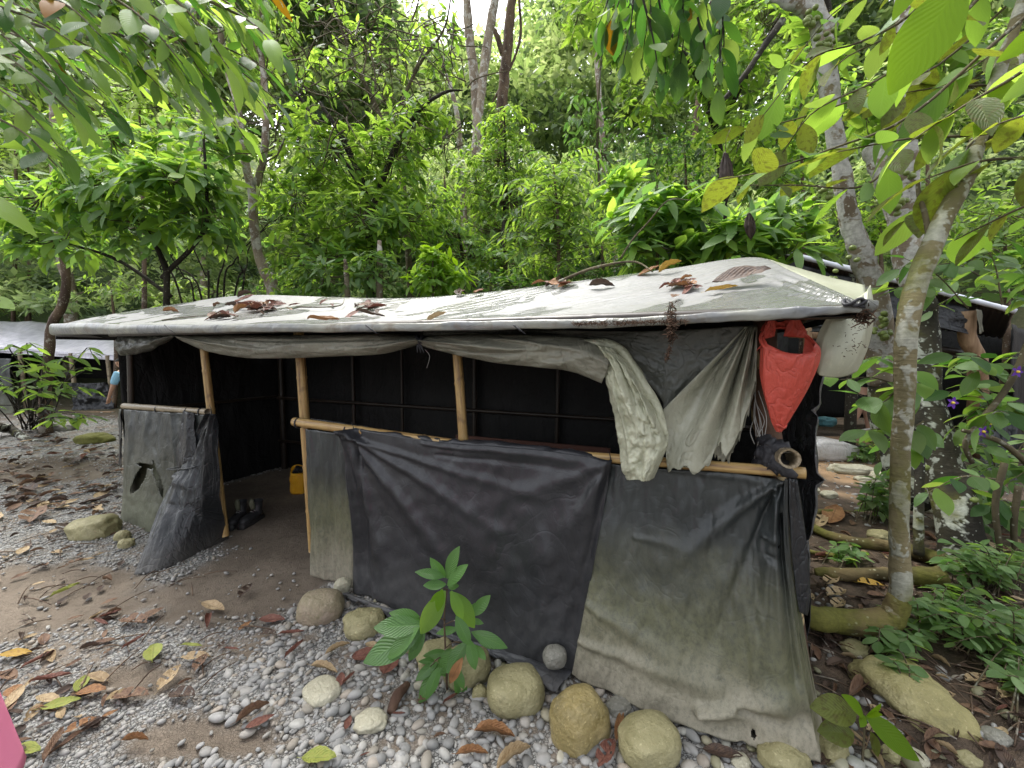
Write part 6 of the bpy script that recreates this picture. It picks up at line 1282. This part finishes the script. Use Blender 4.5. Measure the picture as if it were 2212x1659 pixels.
# ---- seedling in front of the hut ---------------------------------
def seedling():
    g0 = G(966, 1492); t = empty('seedling', g0, 'young seedling with ribbed glossy compound leaves growing in the pebbles before the dark tarp', 'plant'); d0 = g0.y
    def q(u, v, dd=0): return P(u, v, d0 + .02 + dd)
    m = MB(); m.add(*tube([g0, q(962, 1400), q(960, 1330), q(966, 1272)], [.006, .005, .004, .003], n=14, seg=7))
    for a, b in (((966, 1275), (950, 1282)), ((962, 1340), (905, 1335)), ((960, 1350), (1010, 1345)), ((962, 1420), (930, 1440)), ((962, 1400), (1000, 1390)), ((962, 1440), (985, 1450))): m.add(*tube([q(*a), q((a[0] + b[0]) / 2, (a[1] + b[1]) / 2 - 8, -.03), q(*b, -.05)], [.003, .002], n=6, seg=5))
    m.link('stem', 'bark_brown', t)
    T1 = 'near2'; TPL['sl'] = leaf_tpl(12, .38, .14, .16, .5)
    LV = [((965, 1250), (985, 1184), 0, 'g'), ((962, 1248), (930, 1210), .0, 'd'), ((960, 1246), (901, 1233), -.02, 'd'), ((964, 1262), (915, 1264), -.03, 'd'), ((966, 1265), (1004, 1220), -.03, 'd'), ((968, 1268), (990, 1265), 0, 'd'),
          ((962, 1276), (903, 1378), -.10, 'g2'), ((972, 1278), (1032, 1356), -.08, 'g2'), ((975, 1276), (1000, 1340), -.12, 'g2'), ((985, 1330), (1016, 1398), -.14, 'g'), ((958, 1275), (930, 1300), -.14, 'l'), ((955, 1272), (945, 1322), -.15, 'l'),
          ((912, 1342), (846, 1322), -.05, 'd'), ((912, 1350), (807, 1355), -.08, 'd'), ((905, 1355), (829, 1425), -.10, 'd'), ((915, 1360), (880, 1410), -.02, 'd'), ((1020, 1330), (1056, 1288), .02, 'd'), ((1018, 1365), (1096, 1398), -.08, 'd'), ((1012, 1380), (1028, 1448), -.10, 'd'), ((1010, 1385), (962, 1455), -.06, 'd'),
          ((948, 1440), (922, 1512), -.10, 'd'), ((945, 1430), (895, 1470), -.04, 'd'), ((940, 1428), (908, 1428), -.02, 'd'), ((985, 1440), (1002, 1492), -.05, 'd'), ((975, 1400), (945, 1430), 0, 'd'), ((1000, 1330), (990, 1290), .05, 'd'), ((1020, 1340), (1040, 1345), .05, 'd'), ((990, 1355), (958, 1370), .04, 'd')]
    LV += [((a[0] + rng.normal() * 6, a[1] + 8 + rng.normal() * 5), (b[0] + rng.normal() * 22, b[1] + 10 + rng.normal() * 14), c + .03, 'd') for a, b, c, kk in LV if kk in 'd' and a[1] > 1300]
    for kk, nm, mt in (('d', 'leaves', 'leaf_glossy'), ('g', 'leaves', 'leaf_glossy'), ('g2', 'young_leaves', 'leaf_bright'), ('l', 'young_leaves', 'leaf_lime')):
        A_ = [x for x in LV if x[3] == kk]; pos = [q(*x[0], x[2]) for x in A_]; D = [q(*x[1], x[2] - .04) - q(*x[0], x[2]) for x in A_]
        V_, F_, U_ = leaves_np(np.array(pos), np.array(D), np.array([(rng.normal() * .25, -.8, .75) for _ in A_]), np.array([v.length for v in D]), 'sl', .15); link(nm, V_, F_, mt, t, True, U_)
    V_, F_, U_ = leaves_np(np.array([q(1000, 1420, -.12)]), np.array([q(968, 1478, -.14) - q(1000, 1420, -.12)]), np.array([(0, -.8, .7)]), np.array([.14]), 'sl'); link('withered_leaf', V_, F_, 'dry_orange', t, True, U_)
seedling()
def small_seedling():
    g0 = G(1862, 1655); t = empty('seedling', g0, 'lime green seedling with drooping long leaves in the lower right corner', 'plant'); d0 = g0.y + .02
    m = MB(); m.add(*tube([g0, P(1866, 1600, d0), P(1868, 1545, d0)], [.005, .004, .003], n=10, seg=6)); m.add(*tube([P(1868, 1545, d0), P(1850, 1530, d0)], [.003, .002], n=4, seg=5)); m.link('stem', 'bark_twig', t)
    A_ = [((1870, 1548), (2000, 1645)), ((1865, 1545), (1838, 1505)), ((1872, 1545), (1900, 1540)), ((1868, 1546), (1860, 1570)), ((1875, 1550), (1905, 1522))]; pos = [P(*a, d0 - .03) for a, b in A_]; D = [P(*b, d0 - .08) - P(*a, d0 - .03) for a, b in A_]
    V_, F_, U_ = leaves_np(np.array(pos), np.array(D), np.array([(0, -.7, .8)] * 5), np.array([v.length for v in D]), 'near'); link('leaves', V_, F_, 'leaf_lime', t, True, U_)
    A_ = [((1845, 1585), (1780, 1578)), ((1880, 1580), (1905, 1640)), ((1850, 1540), (1770, 1525))]; pos = [P(*a, d0) for a, b in A_]; D = [P(*b, d0 - .03) - P(*a, d0) for a, b in A_]
    V_, F_, U_ = leaves_np(np.array(pos), np.array(D), np.array([(0, -.7, .8)] * 3), np.array([v.length for v in D]), 'nb'); link('old_leaves', V_, F_, 'leaf_old', t, True, U_)
small_seedling()
# edge leaves at the far left, close
t = empty('near_branch', P(-80, 640, 1.6), 'twig with bright leaves poking in at the left edge', 'branch'); tubeo('twig', [P(-90, 600, 1.6), P(-40, 640, 1.6), P(0, 650, 1.6)], [.004, .003, .002], 'bark_twig', t, seg=6)
one_leaf(-45, 640, 28, 660, 1.6, 'leaf_bright', t, tpl='nb', up=Vector((0, -.5, .8))); one_leaf(-90, 400, 70, 470, 2.4, 'leaf_bright', t, up=Vector((0, -.4, .9)))
# ================================================================== fallen leaves and litter
MATF = {'b': 'dry_brown', 'r': 'dry_red', 'o': 'dry_orange', 't': 'dry_tan', 'k': 'dry_dark', 'y': 'fallen_yellow', 'l': 'fallen_lime'}
FT = {}
def ftpl(key, wr, curl, fold, seed, tear=0):
    rr = random.Random(seed); V = []; UV = []; n = 12; W_ = 6
    for i in range(n + 1):
        t = i / n; wd = wr * .5 * (math.sin(math.pi * t ** .85) ** .7 if 0 < t < 1 else .02)
        for j in range(W_ + 1):
            s = j / W_ * 2 - 1; e = wd * (1 + .10 * noise.noise((t * 9, s + seed, 1))); a = curl * s
            z = abs(math.sin(a)) * e * fold * .9 + .06 * noise.noise((t * 3, s * 1.5, seed)) + .03 * noise.noise((t * 8, s * 3, seed)) + .08 * (t - .5) ** 2 * (1 if seed % 2 else -.4); y = s * e * math.cos(a * .6)
            V.append(Vector((t - .5, y, z + .03))); UV.append((t, s))
    Fc = [(i * (W_ + 1) + j, i * (W_ + 1) + j + 1, (i + 1) * (W_ + 1) + j + 1, (i + 1) * (W_ + 1) + j) for i in range(n) for j in range(W_) if not (tear and noise.noise((i * .5, j * .6, seed)) > .28)]
    b = len(V); V += [Vector((-.5, .006, .03)), Vector((-.5, -.006, .03)), Vector((-.64, -.01, .05)), Vector((-.64, .01, .05))]; UV += [(0, 0)] * 4; Fc.append((b, b + 1, b + 2, b + 3)); FT[key] = (V, Fc, UV)
ftpl('flat', .42, .5, .5, 1); ftpl('round', .66, .5, .5, 2); ftpl('long', .24, 1.1, 1.2, 3); ftpl('curl', .36, 1.5, 1.6, 4); ftpl('torn', .5, .8, .8, 5, 1); ftpl('wide', .52, .7, .8, 7)
FM = {}
def fallen(loc, length, ang, m_, tp, label=None, group=None, tilt=(0, 0), nrm=None):
    key = (m_, tp)
    if key not in FM:
        o = link('fallen_leaf', FT[tp][0], FT[tp][1], MATF[m_], None, True, FT[tp][2]); FM[key] = o.data
    else: o = bpy.data.objects.new('fallen_leaf', FM[key]); COL.objects.link(o)
    o.scale = (length, length, length * rng.uniform(.7, 1.1)); o.location = loc
    q = Matrix.Rotation(ang, 3, 'Z'); 
    if nrm is not None: q = nrm.to_track_quat('Z', 'Y').to_matrix() @ Matrix.Rotation(ang, 3, 'Z')
    q = q @ Matrix.Rotation(tilt[0], 3, 'X') @ Matrix.Rotation(tilt[1], 3, 'Y'); o.rotation_euler = q.to_euler()
    tag(o, label or 'dry brown leaf lying among the pebbles', 'leaf', group); return o
def gleaf(u, v, wp, ang, m_, tp, label=None, group=None):
    p = G(u, v); t = p.y / ray(u, v).y
    # ang: direction in the picture (deg, anticlockwise); foreshorten
    a = R(ang); c = G(u + 10 * math.cos(a), v - 10 * math.sin(a)) - p; wa = math.atan2(c.y, c.x); ln = wp / 10 * c.length
    p = p + Vector((0, 0, .022)); return fallen(p, min(ln, .42), wa, m_, tp, label, group, (rng.normal() * .08, rng.normal() * .08))
LB = [(35, 1423, 70, 5, 'y', 'flat', 'mottled golden yellow leaf at the left edge of the path'), (85, 1434, 90, 30, 'r', 'long', 'long rolled dark red leaf pointing up right beside the golden leaf'), (328, 1334, 60, 25, 'b', 'round', 'broad flat brown leaf, alone on the gravel left of centre'),
      (142, 1283, 72, 25, 'l', 'long', 'slender yellow green leaf on the bare soil at left'), (84, 1267, 30, 10, 't', 'round', 'small cream leaf above the slender yellow green one'), (332, 1419, 40, 85, 'l', 'wide', 'upright oval lime yellow leaf with a brown spot'), (414, 1404, 48, -5, 'l', 'long', 'small folded lime yellow leaf right of the oval one'),
      (423, 1429, 66, 8, 't', 'torn', 'grey brown weathered leaf below the folded lime one'), (177, 1487, 40, 60, 'l', 'wide', 'bright green leaf standing on an orange brown leaf'), (198, 1505, 66, 5, 'o', 'wide', 'orange brown leaf under the bright green one'), (132, 1532, 92, 14, 'l', 'flat', 'long lime leaf low on the left of the gravel'),
      (283, 1514, 80, 0, 'b', 'torn', 'large dull brown crumbling leaf left of the rust pair'), (172, 1580, 84, 20, 'o', 'torn', 'large torn orange leaf near the bottom left corner'), (118, 1622, 90, 60, 'b', 'long', 'long brown stalked leaf next to the large torn orange leaf'), (56, 1634, 66, 2, 'l', 'wide', 'green leaf beside the pink skirt hem'),
      (110, 1477, 94, 8, 'r', 'long', 'long flat rust red leaf on the soil above the lime leaf'), (588, 1347, 56, 0, 'r', 'flat', 'brick red leaf left of the squarish boulder'), (630, 1377, 60, 10, 'r', 'long', 'curled red leaf below the brick red one'), (637, 1412, 60, 45, 'r', 'long', 'thin dark red leaf slanting upward left of the plant'),
      (547, 1550, 84, 30, 'b', 'curl', 'curled dark brown leaf, upper one of the rust pair'), (562, 1570, 70, 25, 'r', 'flat', 'rust red leaf, lower one of the rust pair'), (292, 1610, 60, 10, 'o', 'curl', 'ragged brown leaf near the bottom left of centre'), (367, 1474, 70, 45, 't', 'torn', 'skeletal tan leaf in the middle of the gravel'),
      (793, 1424, 66, 5, 'r', 'round', 'large round red brown leaf left of the seedling'), (842, 1448, 52, 60, 'r', 'round', 'round wine brown leaf touching the seedling'), (1068, 1596, 88, -8, 'o', 'curl', 'curled orange leaf at the bottom below the large olive stone'), (1020, 1640, 70, 5, 'o', 'curl', 'curled orange leaf cut by the bottom edge'),
      (690, 1650, 76, -3, 'l', 'wide', 'mottled yellow green leaf at the bottom edge'), (752, 1572, 34, 70, 'r', 'flat', 'small red leaf left of the half buried stone'), (736, 1478, 30, 80, 'r', 'wide', 'small rust leaf right of the cream stone'), (1338, 1580, 80, 80, 'o', 'long', 'long orange leaf standing between the golden boulder and its neighbour'), (1310, 1640, 70, 60, 'r', 'torn', 'dark red crumpled leaf between the two big stones at the bottom'),
      (1110, 1650, 90, 35, 't', 'curl', 'rolled tan leaf pointing at the golden boulder'), (1560, 1640, 90, -15, 'k', 'flat', 'dark ribbed leaf under the tarp hem'), (2010, 1540, 80, -15, 'r', 'long', 'long red leaf lying on the slab'), (1740, 1480, 30, 40, 'l', 'round', 'round green leaf by the tarp corner above the green stone'), (730, 1410, 60, 25, 't', 'curl', 'curled tan leaf above the round red brown leaf'),
      (700, 1455, 60, -12, 't', 'curl', 'twisted tan leaf lying above the cream stone'), (30, 1502, 34, 60, 'o', 'round', 'small orange round leaf at the left edge'), (83, 1540, 40, 20, 'o', 'torn', 'small orange torn leaf left of the lime leaf'), (238, 1552, 40, 20, 'o', 'flat', 'small orange leaf right of the large torn one'),
      (290, 1396, 60, 30, 'r', 'long', 'narrow rust leaf left of the oval lime one'), (450, 1350, 30, 80, 'r', 'curl', 'small upright red leaf in the gravel'), (530, 1360, 36, 30, 'o', 'flat', 'small tan orange leaf left of the brick red leaf'), (1880, 1270, 60, 0, 'y', 'torn', 'yellow brown leaf under the bent root'), (1800, 1118, 34, 60, 'o', 'flat', 'pale orange leaf beside the curling root')]
for a in LB: gleaf(*a)
# bark piece
bp = G(860, 1520); t = tubeo('bark_piece', [G(845, 1548) + Vector((0, 0, .02)), G(860, 1518) + Vector((0, 0, .03)), G(882, 1486) + Vector((0, 0, .02))], [.018, .024, .014], 'post_log', None, seg=9, rough=.6); tag(t, 'short dark piece of bark on the pebbles below the seedling', 'bark')
st_ = tubeo('peeled_stick', [G(682, 1240) + Vector((0, 0, .02)), G(720, 1250) + Vector((0, 0, .04)), G(762, 1262) + Vector((0, 0, .09))], [.009, .010, .009], 'bamboo', None, seg=8, rough=.2); tag(st_, 'peeled yellow stick lying against the foot of the doorway tarp', 'stick')
# ordinary litter, individually placed
rs = random.Random(3); nleaf = 0
LGG = [('b', 'torn', 'dull brown crumpled leaf on the path'), ('b', 'curl', 'dull brown curled leaf on the path'), ('r', 'long', 'narrow reddish dead leaf on the path'), ('k', 'torn', 'blackened dead leaf on the path'), ('t', 'flat', 'faded tan leaf on the path')]
for i in range(46):
    u, v = rs.uniform(0, 1000), rs.uniform(960, 1650)
    if v < 1200: u = rs.uniform(-20, 260)
    elif v < 1300: u = rs.uniform(-20, 640)
    p = G(u, v)
    if WL(p.x, p.y) < .1 and 0 < WSx(p.x, p.y) < 5.6: continue
    k_ = rs.choice(LGG); gleaf(u, v, rs.uniform(26, 60) * (.6 if v < 1200 else 1), rs.uniform(-20, 60), k_[0], k_[1], k_[2], k_[2].replace('leaf', 'leaves').replace('a ', '')); nleaf += 1
LGR = [('b', 'curl', 'brown curled leaf on the dark soil between the roots'), ('k', 'torn', 'black rotting leaf on the dark soil between the roots'), ('r', 'long', 'reddish narrow leaf on the dark soil between the roots'), ('t', 'torn', 'tan leaf on the dark soil between the roots')]
for i in range(46):
    u, v = rs.uniform(1740, 2212), rs.uniform(1110, 1655); p = G(u, v)
    k_ = rs.choice(LGR); gleaf(u, v, rs.uniform(24, 60), rs.uniform(-50, 60), k_[0], k_[1], k_[2], k_[2].replace('leaf', 'leaves')); nleaf += 1
# the small dense rest of the litter: stuff
Vs, Fs, Us, ms_, b = [], [], [], [], 0
for i in range(620):
    if i < 340: u, v = rs.uniform(1740, 2230), rs.uniform(1100, 1655)
    else: u, v = rs.uniform(-20, 265), rs.uniform(930, 1120) if i < 540 else rs.uniform(1120, 1650)
    p = G(u, v); k_ = rs.choice(['flat', 'torn', 'long', 'wide', 'curl']); V0, F0, U0 = FT[k_]; L_ = rs.uniform(.05, .12) if v > 1100 else rs.uniform(.08, .2); a = rs.uniform(0, 6.28)
    Mx = Matrix.Rotation(a, 3, 'Z') @ Matrix.Rotation(rs.gauss(0, .15), 3, 'X') @ Matrix.Rotation(rs.gauss(0, .15), 3, 'Y')
    Vs += [p + Mx @ (x * L_) + Vector((0, 0, .012)) for x in V0]; Fs += [tuple(q + b for q in f_) for f_ in F0]; Us += U0; ms_ += [rs.choice([0, 0, 1, 1, 1, 3])] * len(F0); b += len(V0)
tag(link('leaf_litter', Vs, Fs, 'dry_brown', None, True, Us, ms_, ['dry_brown', 'dry_dark', 'dry_red', 'dry_tan']), 'small rotting leaves strewn over the soil', None, None, 'stuff')
# twigs on the ground
m = MB()
for i in range(220):
    u, v = (rs.uniform(1740, 2212), rs.uniform(1110, 1600)) if i < 130 else (rs.uniform(0, 560), rs.uniform(950, 1500)); p = G(u, v)
    if WL(p.x, p.y) < .05 and 0 < WSx(p.x, p.y) < 5.6: continue
    a = rs.uniform(0, 3.14); d = Vector((math.cos(a), math.sin(a), 0)) * rs.uniform(.04, .16); m.add(*tube([p - d + Vector((0, 0, .012)), p + Vector((0, 0, .03)), p + d + Vector((0, 0, .015))], [.003, .004, .002], n=6, seg=4))
o = m.link('twig_litter', 'bark_brown'); tag(o, 'thin broken twigs scattered on the soil', None, None, 'stuff')
# leaves on the roof
def roof_hit(u, v):
    r = ray(u, v); h = roof_bvh.ray_cast(EYE, r.normalized()); 
    return (h[0], h[1] if h[1].z > 0 else -h[1]) if h[0] is not None else None
def rleaf(u, v, wp, ang, m_, tp, label, group=None, lift=.012, up=0):
    h = roof_hit(u, v)
    if not h: return
    p, n_ = h; t = (p - EYE).length; a = R(ang); o = fallen(p + n_ * lift + Vector((0, 0, up)), wp / F * t * 1.0, a, m_, tp, label, group, (rng.normal() * .25, rng.normal() * .18), n_); return o
for a in [(1600, 618, 96, 10, 'k', 'wide', 'large dark glossy brown leaf at the right end of the heap on the roof', None, .02, .02), (1448, 588, 46, 25, 'y', 'curl', 'bright yellow curled leaf on the roof ridge', None, .02, .01), (1300, 622, 56, -5, 'k', 'curl', 'single dark curled leaf on the roof between the ridge and the heap'), (1360, 588, 40, 10, 'o', 'curl', 'orange brown leaf on the ridge left of the yellow one'), (1400, 592, 50, 0, 'o', 'flat', 'light brown leaf on the ridge touching the yellow one'),
          (1558, 632, 56, 15, 'y', 'long', 'yellowish leaf at the lower edge of the heap on the roof'), (700, 697, 70, 3, 'o', 'long', 'long orange leaf on the front edge of the roof left of centre'), (945, 690, 46, 20, 't', 'wide', 'pale tan leaf hanging on the roof edge near the centre'), (700, 655, 20, 60, 'r', 'wide', 'small red leaf at the tip of a twig on the left of the roof'), (370, 676, 30, 5, 'o', 'curl', 'small orange leaf on the left end of the roof'),
          (550, 637, 24, 5, 'o', 'curl', 'small tan curl on the ridge at the left'), (530, 640, 30, 20, 'k', 'curl', 'small black leaf on the ridge at the left'), (815, 668, 40, 30, 'r', 'curl', 'pink brown curled leaf right of the left heap'), (800, 684, 60, 6, 'k', 'long', 'dark stick like leaf low on the roof left of centre')]: rleaf(*a)
for (cu, cv, su, sv, n_, lb, gp, ms) in [(555, 668, 55, 12, 46, 'red brown dead leaf in the left heap on the roof', 'left leaf heap on the roof', 'rrbko'), (480, 688, 24, 4, 12, 'red brown dead leaf in the left heap on the roof', 'left leaf heap on the roof', 'rrbk'), (1478, 622, 34, 12, 30, 'crumpled dead leaf in the right heap on the roof', 'right leaf heap on the roof', 'rrbko'), (990, 634, 60, 3, 16, 'dead leaf along the roof ridge', 'leaves along the roof ridge', 'rbok'), (1180, 617, 70, 3, 20, 'dead leaf along the roof ridge', 'leaves along the roof ridge', 'rbok'), (770, 670, 50, 8, 10, 'scattered dead leaf on the left half of the roof', 'scattered roof leaves', 'rbk')]:
    for i in range(n_):
        k_ = rs.choice(ms); rleaf(cu + rs.gauss(0, su * .6), cv + rs.gauss(0, sv * .6), rs.uniform(16, 38), rs.uniform(0, 360), k_, rs.choice(['curl', 'torn', 'wide', 'flat']), lb, gp, rs.uniform(.008, .03))
for nm, pl, lb in (('dead_branch', [(1205, 612, .02), (1270, 596, .04), (1330, 586, .05), (1375, 584, .05), (1410, 590, .02)], 'long thin bare branch lying along the roof ridge'), ('twig', [(640, 664, .02), (690, 668, .03), (735, 664, .03), (745, 655, .05)], 'thin twig lying on the roof right of the left heap'), ('twig', [(1340, 580, .06), (1365, 560, .12), (1400, 550, .2), (1440, 543, .3), (1490, 545, .3)], 'bare twig rising from the ridge toward the large leaved shrub'), ('twig', [(350, 690, .01), (400, 684, .01), (470, 678, .01)], 'thin black twig on the left end of the roof')):
    pts = []
    for u, v, up in pl:
        h = roof_hit(u, v + 4)
        pts.append((h[0] if h else W(u, v, -.75)) + Vector((0, 0, up)))
    o = tubeo(nm, pts, [.010, .009, .004] if nm == 'dead_branch' else [.006, .005, .002], 'bark_twig', None, seg=7, rough=.3, n=30); tag(o, lb, 'branch' if nm == 'dead_branch' else 'twig')
print('litter', nleaf, len(S.objects))
